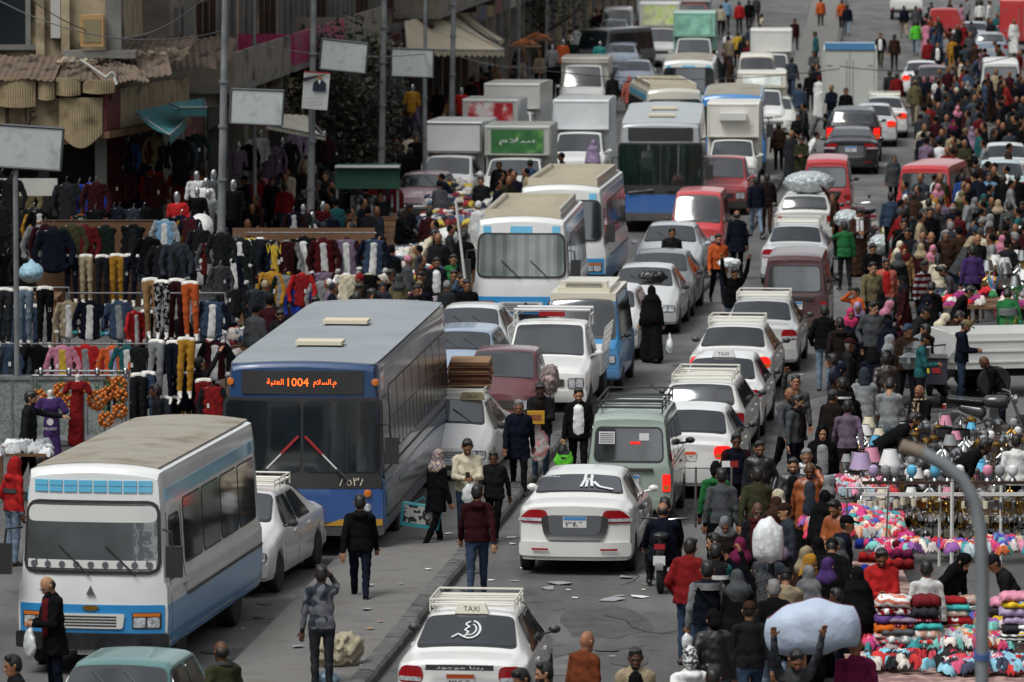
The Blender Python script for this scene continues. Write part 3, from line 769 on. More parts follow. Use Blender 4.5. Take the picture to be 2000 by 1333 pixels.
def truck(e,col='white',box=None,bedcol=None,H=2.7,W=1.75,L=4.6,o={}):
 """small lorry or pickup: cab with windscreen, and a box body, an open bed or a bonnet"""
 hood=o.get('hood',.75);cabH=o.get('cabH',1.72);cx=L-hood-1.75 if hood>.3 else L-1.7
 CL=L-cx
 top=[(0,cabH-.10),(.06,cabH-.03),(.2,cabH),(CL-hood-.75,cabH),(CL-hood-.62,cabH-.04),(CL-hood-.05,1.12),(CL-.15,.98 if hood>.3 else 1.05),(CL,.88)]
 belt=[(0,1.06),(CL-hood,1.04),(CL-.1,.9),(CL,.78)]
 wt=[(0,W*.38),(CL-hood-.7,W*.38),(CL-hood,W*.43),(CL,W*.42)]
 B=Body(CL,W,top,belt,wt,z0=.36,wheels=(CL-.72,),R=.34,crown=.03,plan=(.02,.14),prof_f=((0,.06),(.45,0),(.8,.02),(1.0,.06)))
 root=empty(o.get('name','truck'),(0,0,0));p=paint(col,.45)
 sub=empty('cab',(cx,0,0));sub.parent=root
 sh=B.shell('cab_body',[p,M_UNDER],sub)
 g=B.topp('windscreen',M_GLASS,sub,CL-hood-.62,CL-hood-.08,.92,.94,r=.06,off=.016)
 wins(B,sub,[(.25,CL-hood-.2,.25,CL-hood-.68,1.10,cabH-.12)],r=.05)
 heads(B,sub,W*.28,W*.45,.62,.82,amber=False,r=.04)
 B.end('grille',M_BLACK,sub,1,-W*.24,W*.24,.66,.80,r=.02,off=.018)
 B.end('bumper',M_BLACK if o.get('bb')else p,sub,1,-W*.48,W*.48,.36,.58,r=.04,off=.05,th=.07,ny=10)
 plate(B,sub,1,.42,'٣٦٢')
 mirror(B,sub,CL-hood-.55,1.12,p)
 W2=o.get('bw',W)
 ch=MB();ch.box(0,cx+.3,-W*.35,W*.35,.42,.58,0);ch.obj('chassis',[M_UNDER],root,smooth=False)
 for sg in(1,-1):
  wheel(root,L-.72,sg*(W/2-.10),.34,.2);wheel(root,.85,sg*(W/2-.10),.34,.2)
 x1=cx-.03
 if box:
  over=o.get('over',.5);mb=MB();z0=.62
  pts=[(0,z0),(x1,z0),(x1,cabH+.08),(x1+over,cabH+.08),(x1+over+.02,H-.06),(x1+over-.05,H),(.04,H),(0,H-.05)]
  mb.poly([(a,W2/2,b)for a,b in pts],(0,-W2,0))
  bo=mb.obj('box_body',[paint(box,.8)],root,smooth=False)
  fr=MB()
  for sg in(1,-1):
   fr.box(x1+over+.0,x1+over+.035,sg*W2/2-.03*sg-.02,sg*W2/2-.03*sg+.02,cabH+.08,H-.04);fr.box(-.02,.02,sg*W2/2-.03,sg*W2/2+.03,z0,H-.03)
   for k in range(5):fr.box(.3+k*(x1-.3)/5,.34+k*(x1-.3)/5,sg*W2/2-.012,sg*W2/2+.012,z0,H-.06)
  for z in(cabH+.10,H-.08):fr.box(x1+over,x1+over+.035,-W2/2,W2/2,z,z+.04)
  fr.box(-.025,0,-W2/2+.03,W2/2-.03,z0+.02,z0+.08);fr.box(-.02,0,-.01,.01,z0,H-.06)
  fr.obj('box_frame',[paint(o.get('frame',box),.6)],root,smooth=False)
  for sg in(1,-1):
   dm=MB();y0,y1=sorted((sg*.025,sg*(W2/2-.09)));dm.box(-.035,-.012,y0,y1,z0+.12,H-.12);dm.box(-.05,-.035,sg*.12-.012,sg*.12+.012,z0+.3,H-.4,1)
   for q_ in(.25,.75):zz_=z0+(H-z0)*q_;dm.box(-.05,-.034,sg*(W2/2-.22)-.10,sg*(W2/2-.22)+.10,zz_-.02,zz_+.02,1)
   dm.obj('rear_door',[paint(box,.6),M_STEEL],root,smooth=False)
  if o.get('roofband'):dm=MB();dm.box(-.06,.0,-W2*.47,W2*.47,H-.02,H+.22);dm.box(0,1.5,-W2*.47,W2*.47,H,H+.20);dm.obj('roof_load',[paint(o['roofband'],.5)],root)
  if o.get('panel'):
   mb=MB();mb.box(x1+over+.03,x1+over+.05,-W2*.40,W2*.40,cabH+.16,H-.12);q=mb.obj('advert_panel',[mat('advert_'+o['panel'],o['panel'],rough=.5,noise=(2.4,.35),col2=o.get('panel2'))],root,smooth=False)
   if o.get('ptext'):
    t=MB();add_text(t,ar(o['ptext']),(x1+over+.055,0,(cabH+H)/2+.02),(0,1,0),(0,0,1),width=W2*.55,height=.22);t.obj('lettering',[M_WHITE],q,smooth=False)
  if o.get('ac'):
   mb=MB();mb.rbox((x1+over+.14,0,H-.42),(.28,W2*.52,.22));mb.obj('cooling_unit',[M_WHITE],root)
  tl=MB()
  for sg in(1,-1):tl.box(-.03,0,sg*W2*.42-.05,sg*W2*.42+.05,.66,.86)
  tl.obj('tail_light',[M_TAIL],root,smooth=False)
 else:
  mb=MB();z0,z1=.66,o.get('bedz',1.02);t=.04;bc=paint(bedcol or col,.45)
  mb.box(0,x1,-W2/2,W2/2,z0-.06,z0);mb.obj('bed_floor',[bc],root,smooth=False)
  for sg in(1,-1):
   mb=MB();mb.box(.04,x1-.04,sg*W2/2-(t if sg>0 else 0),sg*W2/2+(0 if sg>0 else t),z0,z1)
   for k in range(3):z=z0+.06+k*(z1-z0)/3;y=sg*(W2/2+.008);mb.box(.08,x1-.1,y-.012,y+.012,z,z+.035)
   mb.obj('bed_side',[bc],root,smooth=False)
   if sg>0:mb2=MB();mb2.box(-.02,.03,-W2/2,W2/2,z0,z1);mb2.obj('tailgate',[bc],root,smooth=False)
   if o.get('cage'):
    c=MB()
    for k in range(6):x=.1+k*(x1-.2)/5;c.tube([(x,sg*W2/2,z1),(x,sg*(W2/2+.08),z1+.5)],.016,5)
    for k in range(4):z=.08+k*.13;c.tube([(.1,sg*(W2/2+.08*z/.5),z1+z),(x1-.1,sg*(W2/2+.08*z/.5),z1+z)],.014,5)
    c.obj('bed_rail',[M_WHITE],root)
  tl=MB()
  for sg in(1,-1):tl.box(-.04,0,sg*W2*.42-.06,sg*W2*.42+.06,.6,.74)
  tl.obj('tail_light',[M_TAIL],root,smooth=False)
  if o.get('bar'):
   c=MB();y=W2*.42
   for xx in(cx+.1,cx+.75):
    c.tube([(xx,-y,cabH-.1),(xx,-y,cabH+.24),(xx,y,cabH+.24),(xx,y,cabH-.1)],.03,6)
   c.tube([(cx+.1,-y,cabH+.14),(cx+.75,-y,cabH+.14)],.02,5);c.tube([(cx+.1,y,cabH+.14),(cx+.75,y,cabH+.14)],.02,5)
   c.obj('roll_bar',[M_WHITE],root)
   c=MB();c.rbox((cx+.78,0,cabH+.16),(.1,.5,.09));c.obj('warning_light',[plain('red',.3)],root)
 root['_a']=(L,W,0.0,(x1+o.get('over',.5))if box else L-hood-.65,H if box else cabH)
 return root,B
def place(rb,e,anchor,px,py,yaw,label,cat,short,group=None,name=None):
 """stand a vehicle so that its near end (g) or near roof edge (r) is seen at px, py; e=0 we see its tail, e=1 its nose"""
 root,B=rb;L,W,rx,fx,H=root['_a']
 if name:root.name=name
 del root['_a']
 y=radians(yaw);rz=pi/2-y if e==0 else 3*pi/2-y
 lx,lz=((L if e else 0),0)if anchor=='g' else((fx if e else rx),H-.03)
 p=P(px,py,lz);c,s=cos(rz),sin(rz)
 root.location=(p[0]-c*lx,p[1]-s*lx,0);root.rotation_euler=(0,0,rz)
 tag(root,label,cat,group)
 land(p[0]-c*(lx-L/2),p[1]-s*(lx-L/2),short);BODIES[root.name]=B
 VEH.append((p[0]-c*(lx-L/2),p[1]-s*(lx-L/2),L,W,rz))
 return root
VEH=[];BODIES={}
# ------------------------------------------------------------------ ground
def ground_mat():
 m=bpy.data.materials.new('worn_asphalt');m.use_nodes=True;n,l=m.node_tree.nodes,m.node_tree.links
 b=n['Principled BSDF'];b.inputs['Specular IOR Level'].default_value=.35
 t=n.new('ShaderNodeTexCoord')
 def noise(s,d,v=None):
  q=n.new('ShaderNodeTexNoise');q.inputs['Scale'].default_value=s;q.inputs['Detail'].default_value=d
  l.new(v or t.outputs['Object'],q.inputs['Vector']);return q.outputs['Fac']
 def ramp(o,a,c,lo,hi):
  r=n.new('ShaderNodeMapRange');r.inputs[1].default_value=a;r.inputs[2].default_value=c;r.inputs[3].default_value=lo;r.inputs[4].default_value=hi
  l.new(o,r.inputs[0]);return r.outputs[0]
 mp=n.new('ShaderNodeMapping');mp.inputs['Scale'].default_value=(1.2,.12,1);mp.inputs['Rotation'].default_value=(0,0,radians(6))
 l.new(t.outputs['Object'],mp.inputs[0])
 a=ramp(noise(.35,6),.35,.65,.090,.142);s=ramp(noise(1.1,4,mp.outputs[0]),.35,.7,.70,1.12);f=ramp(noise(60,3),.3,.7,.82,1.18)
 st=ramp(noise(2.2,5),.58,.70,1.,.62)
 for k in(s,f,st):
  q=n.new('ShaderNodeMath');q.operation='MULTIPLY';l.new(a,q.inputs[0]);l.new(k,q.inputs[1]);a=q.outputs[0]
 c=n.new('ShaderNodeCombineColor')
 for i,k in enumerate((1.02,1.,.97)):
  q=n.new('ShaderNodeMath');q.operation='MULTIPLY';l.new(a,q.inputs[0]);q.inputs[1].default_value=k;l.new(q.outputs[0],c.inputs[i])
 l.new(c.outputs[0],b.inputs['Base Color']);l.new(ramp(noise(.8,4),.3,.7,.62,.92),b.inputs['Roughness'])
 bp=n.new('ShaderNodeBump');bp.inputs['Strength'].default_value=.5;bp.inputs['Distance'].default_value=.01
 l.new(noise(45,5),bp.inputs['Height']);l.new(bp.outputs[0],b.inputs['Normal'])
 return m
mb=MB();mb.add([(-600,-50,0),(600,-50,0),(600,1500,0),(-600,1500,0)],[(0,1,2,3)])
tag(mb.obj('road',[ground_mat()],smooth=False),kind='structure')
KR=[P(*q)for q in((560,1560),(640,1440),(735,1333),(880,1150),(1002,1000),(1100,868),(1190,757),(1285,650),(1400,548),(1475,445),(1530,355),(1575,290),(1598,235),(1632,150),(1648,60),(1655,-20),(1660,-90))]
MW=2.1
conc=mat('dusty_concrete',(.155,.151,.143),rough=.9,noise=(1.6,.22),bump=(9,.5,.03),col2='67645d')
conc2=mat('dark_kerb_stone',(.10,.098,.094),rough=.85,noise=(2.5,.4),bump=(7,.6,.04))
def along(pts,step=1.):
 out=[pts[0]]
 for a,b in zip(pts,pts[1:]):
  d=sqrt((b[0]-a[0])**2+(b[1]-a[1])**2);n=max(1,int(d/step))
  out+=[(a[0]+(b[0]-a[0])*k/n,a[1]+(b[1]-a[1])*k/n)for k in range(1,n+1)]
 return out
kp=along(KR,1.5);rows=[]
rk=random.Random(3)
for i,q in enumerate(kp):
 a=kp[max(0,i-1)];b=kp[min(len(kp)-1,i+1)];dx,dy=b[0]-a[0],b[1]-a[1];L_=sqrt(dx*dx+dy*dy);nx,ny=-dy/L_,dx/L_
 h=.15
 rows.append([(q[0]+nx*o,q[1]+ny*o,z)for o,z in((MW,-.01),(MW,.09),(MW-.06,.12),(MW*.6,.145),(.24,h))][::1])
m1=MB();m1.grid([r[::-1]for r in rows]);o=tag(m1.obj('median_pavement',[conc],smooth=False),kind='structure')
kstone=MB();n_k=0
def kerb_run(pts,side=1,h=.17,maxn=70):
 """stones along pts; each a part of one kerb"""
 root=tag(empty('kerb',(0,0,0)),'worn dark kerb edging the concrete median between the two carriageways','kerb',kind='structure')
 pr=[(0.0,-.01),(-.0,h*.62),(-.035,h*.9),(-.09,h),(-.25,h)]
 acc=MB();k=0
 for a,b in zip(pts,pts[1:]):
  dx,dy=b[0]-a[0],b[1]-a[1];L_=sqrt(dx*dx+dy*dy)
  if L_<.05:continue
  nx,ny=-dy/L_,dx/L_;tx,ty=dx/L_,dy/L_;g=.012;jit=rk.uniform(-.02,.02);jh=rk.uniform(-.015,.01)
  m=MB();R_=[]
  for t in(g,L_*.5,L_-g):R_.append([(a[0]+tx*t-nx*(o_-jit*.5),a[1]+ty*t-ny*(o_-jit*.5),max(z+jh*(z>0),-.01))for o_,z in pr][::1])
  R_=[r[::-1]for r in R_]
  if k<maxn:m.grid(R_);m.add([R_[0][i]for i in range(5)],[(0,1,2,3,4)]);m.add([R_[-1][i]for i in range(5)],[(4,3,2,1,0)]);m.obj('kerb_stone',[conc2],root,smooth=False)
  else:acc.grid(R_)
  k+=1
 if acc.v:
  q=acc.obj('far_kerb',[conc2],root,smooth=False);q['kind']='stuff'
kerb_run(along(KR,1.0))
rq=random.Random(77)
pmats=[mat('asphalt_patch_dark',(.062,.061,.059),rough=.75,noise=(3,.3),bump=(30,.5,.01)),mat('asphalt_patch_pale',(.135,.132,.126),rough=.95,noise=(2,.25),bump=(30,.5,.01))]
for i,(px,py,w,d)in enumerate(((1180,1215,1.3,3.2),(1290,1130,.8,2.0),(500,1290,1.0,2.4),(1120,1300,.7,1.8),(1560,760,1.2,4.0),(1600,560,1.0,6.0),(1700,250,1.6,9),(1560,60,1.5,12),(780,1010,.8,2.5),(1430,300,1.0,6),(1750,420,1.2,7),(1640,690,.6,3),(1230,1290,.5,1.2))):
 q=P(px,py,.004);b=MB();n=14;pts=[]
 for k in range(n):a=2*pi*k/n;r_=rq.uniform(.8,1.1)*(abs(cos(a))**4+abs(sin(a))**4)**-.25;pts.append((q[0]+w/2*r_*cos(a),q[1]+d/2*r_*sin(a),.004+.0004*i))
 b.add(pts,[tuple(range(n))]);tag(b.obj('road_patch',[pmats[i%2]],smooth=False),kind='structure')
b=MB()
for k in range(60):
 px,py=rq.uniform(250,1700),rq.uniform(500,1333);q=P(px,py);x,y=q[0],q[1];a=rq.uniform(0,6.28);w=rq.uniform(.006,.016)
 for j in range(rq.randrange(6,16)):
  a+=rq.uniform(-.7,.7);l=rq.uniform(.12,.5);x2,y2=x+l*cos(a),y+l*1.6*sin(a);nx,ny=-sin(a)*w,cos(a)*w
  b.add([(x-nx,y-ny,.0095),(x2-nx,y2-ny,.0095),(x2+nx,y2+ny,.0095),(x+nx,y+ny,.0095)],[(0,1,2,3)]);x,y=x2,y2
tag(b.obj('road_cracks',[mat('crack_black',(.03,.03,.03),rough=1.)],smooth=False),kind='structure')
b=MB()
for k in range(70):
 q=P(rq.uniform(300,1750),rq.uniform(420,1333));r_=rq.uniform(.04,.22);n=9;z=.0102+.0001*k
 b.add([(q[0]+r_*rq.uniform(.7,1.1)*cos(2*pi*j/n),q[1]+r_*rq.uniform(.8,1.8)*sin(2*pi*j/n),z)for j in range(n)],[tuple(range(n))])
tag(b.obj('oil_stains',[mat('oil_stain',(.045,.044,.043),rough=.55,noise=(8,.5))],smooth=False),kind='structure')
# ------------------------------------------------------------------ traffic: lanes coming towards the camera (noses, e=1)
WHP=mat('white_sticker','d5d7d6',rough=.5)
G1='vehicles queuing towards the camera';G2='vehicles driving away from the camera'
RK=mat('rack_white_paint','d8d6ca',rough=.5,dust=.4)
RKD=mat('rack_dark_paint','2a2c30',rough=.5)
M_SKYGLASS=mat('sky_reflection_glass',(.10,.11,.115),rough=.05,spec=1.,coat=.6,noise=(.8,.4),bump=(1.3,.2,.08))  # pale mottled base colour stands in for cloud reflections on the windscreen
M_CURT=mat('curtained_glass',(.20,.23,.22),rough=.08,coat=1.,pattern=('vert',1.3,'666e6c'),noise=(1.5,.3))
place(bus(6.9,2.1,2.80,'e3e6e4',1,dict(low='1b86c4',nh=8,dots=1,ws=M_SKYGLASS)),1,'g',178,1322,8.5,'white and sky blue midibus with blue squares above its silvery windscreen','minibus','white and blue midibus',G1,'minibus')
place(car('old','4f7d7b',e=1,opts=dict(dust=.2)),1,'r',238,1296,9,'old teal saloon car in front of the midibus, only roof and windscreen showing','car','old teal saloon',G1)
place(car('sedan','d9dbda',e=1,rackm=RK,opts=dict(wheel='alloy',strip=0)),1,'g',418,1168,10,'silver white saloon with a roof rack squeezed between the midibus and the blue bus','car','silver saloon by the midibus',G1)
place(bus(11.6,2.66,3.05,'1b406b',1,dict(sg=mat('dull_side_glass',(.03,.034,.038),rough=.16,noise=(1.5,.6),dust=.3),sidecol='626a78',low='1f4f8e',dest=1,dust=.35,roof=mat('bus_roof_grey_blue','8d9498',rough=.6,noise=(.8,.12),dust=.15))),1,'g',590,1088,4.7,'blue city bus with lit orange destination sign 1004 and crossed red wipers','bus','blue city bus 1004',G1)
place(car('sedan','dfe0dd',e=1,rackm=RK,sign=dict(y=.36,col=plain('khaki'))),1,'r',882,780,6,'white taxi with flattened cardboard stacked on its roof rack','taxi','cardboard laden taxi',G1)
place(truck(1,'5a1f27',H=1.7,W=1.5,L=3.6,o=dict(cabH=1.62,bedz=1.1,hood=.55,cage=0)),1,'r',987,688,6,'maroon light pickup with a grey sack tied to its side','pickup truck','maroon pickup',G1,'pickup_truck')
place(truck(1,'e4e5e2',H=1.8,W=1.78,L=4.7,o=dict(cabH=1.72,bedz=1.05,hood=1.05,cage=1,bar=1)),1,'g',1058,822,6,'white pickup with roll bar, red lamp and caged loading bed','pickup truck','white pickup with roll bar',G1,'pickup_truck')
place(van('2b84bd',1,H=1.92,W=1.66,L=3.9,two='2b84bd',roofcol='d9d3bf',o=dict(grille=0)),1,'g',1133,768,5.5,'blue microbus with cream roof and a long roof cooler','van','blue microbus with cream roof',G1)
place(car('sedan','dfe1df',e=1),1,'r',920,601,6,'plain white saloon close behind the roof of the blue bus, next to a motorcyclist','car','white saloon by the blue bus',G1)
place(car('hatch','8fa3b8',e=1),1,'r',903,643,6,'pale blue hatchback half hidden beside the blue bus','car','pale blue hatchback',G1)
place(bus(7.0,2.2,2.68,'dfe1df',1,dict(low='2b8cc8',rack=1,ws=M_CURT)),1,'r',1018,432,4.2,'white midibus with curtained windscreen and slatted roof rack','minibus','white midibus with curtains',G1,'minibus')
place(bus(7.2,2.2,2.68,'dcdedb',1,dict(low='2b8cc8',rack=1)),1,'r',1095,369,5.6,'second white midibus with sky blue header band and roof rack, tucked behind another','minibus','rear midibus',G1,'minibus')
place(bus(11.5,2.5,3.05,'aab0b3',1,dict(ws=mat('green_black_glass',(.006,.016,.014),rough=.04,spec=1.,coat=1.,noise=(1.5,.6),bump=(.9,.1,.05)),low='2a62a8',roof=mat('bus_roof_pale','a5abad',rough=.5,noise=(.8,.1)))),1,'r',1290,243,2.5,'large grey city bus with dark windscreen and blue lower nose','bus','grey city bus',G1)
place(van('c22a30',1,H=1.83,W=1.45,o=dict(grille=0)),1,'r',1364,378,5.5,'bright red microbus facing the camera beside the grey bus','van','red microbus',G1)
place(car('sedan','b6bbc0',e=1,opts=dict(mirror=paint('b6bbc0',.45))),1,'r',1312,440,5.5,'silver saloon in front of the red microbus, man at its bonnet','car','silver saloon behind the bearded man',G1)
place(car('sedan','6d7378',e=1),1,'r',1292,494,6,'dark silver saloon in the middle of three queuing saloons','car','dark silver saloon',G1)
place(car('sedan','c9cccc',e=1),1,'r',1262,522,6,'pale silver saloon behind the woman in black','car','pale silver saloon',G1)
place(car('hatch','d5d7d6',e=1),1,'r',1188,562,6,'white hatchback mostly hidden behind the blue microbus','car','hidden white hatchback',G1)
place(truck(1,'a3262b',H=1.8,W=1.6,L=4.5,o=dict(cabH=1.72,bedz=1.0,hood=1.0,bb=1)),1,'r',1412,310,5,'red pickup with yellow lamps behind the red microbus','pickup truck','red pickup',G1,'pickup_truck')
place(truck(1,'d9dad6',box='e2e0d6',H=2.75,W=1.6,L=3.9,o=dict(ac=1,over=.45,cabH=1.6,hood=.3)),1,'r',1432,203,4,'small white box truck with a cooling unit over its cab','truck','refrigerated box truck',G1)
place(bus(8.0,2.15,2.68,'2f7fc0',1,dict(low='2a6db0',header=0)),1,'r',1430,190,3,'blue and white midibus behind the refrigerated truck','minibus','blue midibus',G1,'minibus')
place(bus(7,2.0,2.68,'c9c5b6',1,dict(low='c9c5b6',rack=1,header=0)),1,'r',1318,178,-4,'dusty cream midibus with roof rack behind the grey bus','minibus','dusty cream midibus',G1,'minibus')
place(bus(6.8,2.1,2.6,'dcdedb',1,dict(low='4aa0d0')),1,'r',1345,122,3,'white midibus with pale blue band, farther up the queue','minibus','far white midibus',G1,'minibus')
place(van('d8d2bf',1,H=1.95,W=1.66,L=4.0),1,'r',1478,110,3,'cream microbus with a two pane windscreen up the road','van','cream microbus',G1)
place(truck(1,'e0e2df',box='dcd8c8',H=2.3,W=1.75,L=4.4,o=dict(panel='dfe6df',cabH=1.66,over=.3)),1,'r',1488,143,3,'white truck with blue edged box and an oval badge','truck','truck with oval badge',G1)
place(car('sedan','d2d3cc',e=1),1,'r',1512,192,4,'cream white saloon peeping out behind the blue midibus','car','cream saloon',G1)
place(truck(1,'dfe1de',box='dcdcd6',H=2.7,W=1.7,L=4.6,o=dict(cabH=1.7)),1,'r',1506,60,3,'white box truck alone near the median, far up the road','truck','lone white box truck',G1)
place(truck(1,'dfe2df',box='8fc4b0',H=2.9,W=1.85,L=5,o=dict(panel='86bda8',cabH=1.75)),1,'r',1356,26,3,'white truck with a faded mint green box front','truck','mint box truck',G1)
place(truck(1,'dfe2df',box='dfe0d8',H=2.9,W=1.85,L=5,o=dict(panel='dfe6b8',panel2='b9d85a',cabH=1.75)),1,'r',1288,8,3,'white truck with a lime and white box front','truck','lime box truck',G1)
place(truck(1,'a32a30',box='c9cdcf',H=2.5,W=1.85,L=5,o=dict(cabH=1.9)),1,'r',1352,-14,3,'red cab truck at the very end of the queue','truck','far red truck',G1)
place(van('5d6264',1,H=2.0,W=1.75,L=4.6),1,'r',1165,58,32,'dark grey van standing askew by the far stalls','van','dark grey van',G1)
place(van('d9dbd8',1,H=1.95,W=1.66,L=4.2),1,'r',1206,18,3,'white van behind the askew grey van','van','far white van',G1)
place(car('sedan','cfe0ea',e=1),1,'r',1200,40,3,'very pale blue saloon just behind the askew grey van','car','far pale saloon',G1)
place(car('estate','8f9cae',e=1),1,'r',1213,86,4,'blue grey estate car in the far queue','car','blue grey estate',G1)
place(car('sedan','7c8a9b',e=1),1,'r',1241,120,4,'slate blue saloon with writing on its windscreen','car','slate blue saloon',G1)
place(truck(1,'d9dbd6',box='cfccc0',H=2.25,W=1.8,L=4.6,o=dict(cabH=1.95,over=.1,hood=.3)),1,'r',1142,114,4,'cream truck with a big green tinted windscreen and boys on its load','truck','cream truck with green glass',G1)
place(truck(1,'e1e3e1',box='dfe3e5',H=2.72,W=1.75,L=4.8,o=dict(cabH=1.7,bw=1.75,over=.55)),1,'r',1135,197,5,'white box truck with pale blank box front, boys sitting on top','truck','white box truck with boys',G1)
place(truck(1,'dfe0dc',box='b9beb4',H=2.55,W=1.9,L=4.6,o=dict(panel='35703c',panel2='6f9a50',ptext='\u0633\u0644\u0627\u0645',cabH=1.6,over=.5)),1,'r',1010,248,5,'grey box truck with a bright green advert panel over the cab','truck','green advert truck',G1)
place(truck(1,'e3e5e3',box='e1e4e4',H=2.62,W=1.7,L=4.8,o=dict(frame='6d7072',cabH=1.62,over=.5)),1,'r',885,240,9,'white box truck with two small lamps on its blank box front','truck','blank white box truck',G1)
place(truck(1,'b5242c',box='c4c6c2',H=2.5,W=1.8,L=4.2,o=dict(panel='b3262e',panel2='dcdddb',cabH=1.6)),1,'r',958,196,7,'box truck with red and white front panel','truck','red and white box truck',G1)
place(truck(1,'dfe1df',box='dcdcd6',H=2.55,W=1.9,L=5,o=dict(cabH=1.6)),1,'r',1000,165,8,'tall cream white box truck behind the red and white one','truck','cream white box truck',G1)
place(car('old','9a7f86',e=1),1,'r',828,340,8,'old faded mauve saloon parked among the clothes stalls','car','faded mauve saloon',G1)
place(car('sedan','6f8db0',e=1),1,'r',1070,200,6,'blue saloon glimpsed between two box trucks','car','glimpsed blue saloon',G1)
# ---- lanes driving away (tails, e=0)
TAXI=place(car('sedan','e2e3e0',e=0,rackm=RK,sign=dict(y=0),opts=dict(band='d8582a',strip=1,dust=.15,glass=M_GLASS)),0,'r',921,1199,5.5,'white taxi with sign, roof rack and swirl sticker on its rear window','taxi','white taxi with swirl sticker',G2)
PEARL=place(car('elantra','d9dad6',e=0,opts=dict(dust=.2)),0,'g',1122,1126,5.8,'pearl white saloon with slanted red tail lamps and a couple sticker','car','pearl white saloon',G2)
MINT=place(van('94a59a',0,H=1.84,W=1.45,on=True,rackm=RKD),0,'r',1228,813,6,'pale mint green microbus with dark roof rack and notice in its rear window','van','mint green microbus',G2)
place(car('sedan','dfe0de',on=True,opts=dict(band='d8582a')),0,'r',1352,800,6.5,'white saloon with a glowing round tail lamp beside the mint microbus','car','white saloon with lit lamp',G2)
place(car('estate','e0e1dd',rackm=RK),0,'r',1370,748,6.5,'white estate car with a cream roof rack and large tail lamps','car','white estate with rack',G2)
place(car('sedan','e3e4e2',sign=dict(col=M_WHITE)),0,'r',1413,698,6,'white taxi with curl sticker, a queue place ahead of the white estate','taxi','white taxi with curl sticker',G2)
place(car('sedan','dfe0dc',on=True,rackm=RK),0,'r',1436,638,6.5,'white saloon with roof rack and both brake lamps lit','car','white saloon braking',G2)
place(car('sedan','bfc1bf',rackm=RK),0,'r',1489,588,6,'silver saloon with roof rack between the braking saloon and maroon van','car','silver saloon with rack',G2)
place(van('451c24',0,H=1.86,W=1.5,L=3.6),0,'r',1552,503,5.5,'dark maroon microbus seen from behind with pale rear window','van','maroon microbus',G2)
place(car('sedan','c3c7c8',rackm=RK,on=False),0,'r',1556,442,5.5,'silver taxi with luggage boards on the roof ahead of the maroon microbus','taxi','silver taxi',G2)
place(car('estate','cfd0cc'),0,'r',1572,382,5,'white estate carrying a huge clear plastic bundle on its roof','car','bundle laden estate',G2)
place(van('b3262c',0,H=1.85,W=1.42),0,'r',1615,314,4.5,'small red microbus seen from behind near the black saloon','van','small red microbus',G2)
place(car('elantra','14161a',opts=dict(dust=.1)),0,'r',1663,252,4,'glossy black saloon seen from behind','car','glossy black saloon',G2)
place(car('suv','17181b',on=True,opts=dict(dust=.1)),0,'r',1667,214,4,'boxy black off roader with brake lamps lit','car','black off roader',G2)
place(car('sedan','c6c9cb',on=True),0,'r',1706,206,4,'silver saloon with one round brake lamp showing beside the black off roader','car','silver saloon by off roader',G2)
place(car('sedan','e0e1df',on=True,rackm=RK),0,'r',1728,191,4,'white saloon with red brake lamps ahead of the silver saloon','car','far white saloon',G2)
place(truck(0,'d5d6d0',box='b4b8b0',H=3.0,W=1.95,L=6.0,o=dict(roofband='3f7fae',cabH=1.9)),0,'r',1660,98,3.5,'tall off white box truck with blue roof front, man standing at its back','truck','tall off white truck',G2)
place(car('sedan','dcdfe0',on=True),0,'r',1800,122,4,'white saloon with red lamps by the crowd, high in the view','car','upper white saloon',G2)
place(car('sedan','6c2c38'),0,'r',1822,131,4,'maroon saloon hemmed in by the crowd','car','maroon saloon',G2)
place(van('b81f26',0,H=1.85,W=1.65,L=4.0),0,'r',1805,326,14,'red microbus standing in the middle of the crowd','van','red microbus in the crowd',G2)
place(car('sedan','a9c0c2',e=0),0,'r',1955,318,3,'pale teal saloon behind the crowd at the edge of the stalls','car','pale teal saloon',G2)
place(car('sedan','cdd2d4',e=0),0,'r',1965,284,3,'silver white saloon above the pale teal one','car','upper silver saloon',G2)
place(van('d9dbd6',0,H=1.95,W=1.7,L=4.5),0,'r',1955,122,4,'white van by the white panel among the far crowd','van','far white panel van',G2)
place(car('sedan','aeb8c2',e=0),0,'r',1902,45,4,'silver blue saloon high in the crowd','car','far silver blue saloon',G2)
place(car('estate','98a4b0',e=0),0,'r',1935,66,4,'grey blue estate car behind the far crowd','car','far grey estate',G2)
place(truck(0,'a8242a',H=1.8,W=1.8,L=4.8,o=dict(cabH=1.75,bedcol='a8242a')),0,'r',1845,22,4,'dark red pickup tail at the top of the street','pickup truck','dark red pickup',G2,'pickup_truck')
place(truck(0,'dfe1dd',H=1.8,W=1.8,L=4.8,o=dict(cabH=1.75)),0,'g',1770,40,4,'white pickup tail at the top of the street','pickup truck','far white pickup',G2,'pickup_truck')
place(truck(0,'c21f26',box='c21f26',H=2.6,W=2.0,L=5),0,'r',1995,2,4,'bright red box truck at the top corner of the street','truck','bright red box truck',G2)
place(truck(0,'dcdedb',H=1.8,W=1.8,L=5.0,o=dict(cabH=1.75,bedz=1.30)),0,'g',1838,772,78,'white pickup parked side on, ribbed loading bed with red stripe','pickup truck','side on white pickup',name='pickup_truck')
def on_rear(root,name,fn,mats,zs=None):
 m=MB();fn(m);return m.obj(name,mats,root,smooth=False)
def slope_pt(root,xa,xb,off=.034):
 """point on the sloped rear window: u across, v up the glass"""
 B=BODIES[root.name]
 return lambda u,v:B.D((xa+(xb-xa)*v,-u,B.topz(xa+(xb-xa)*v,u)+off))
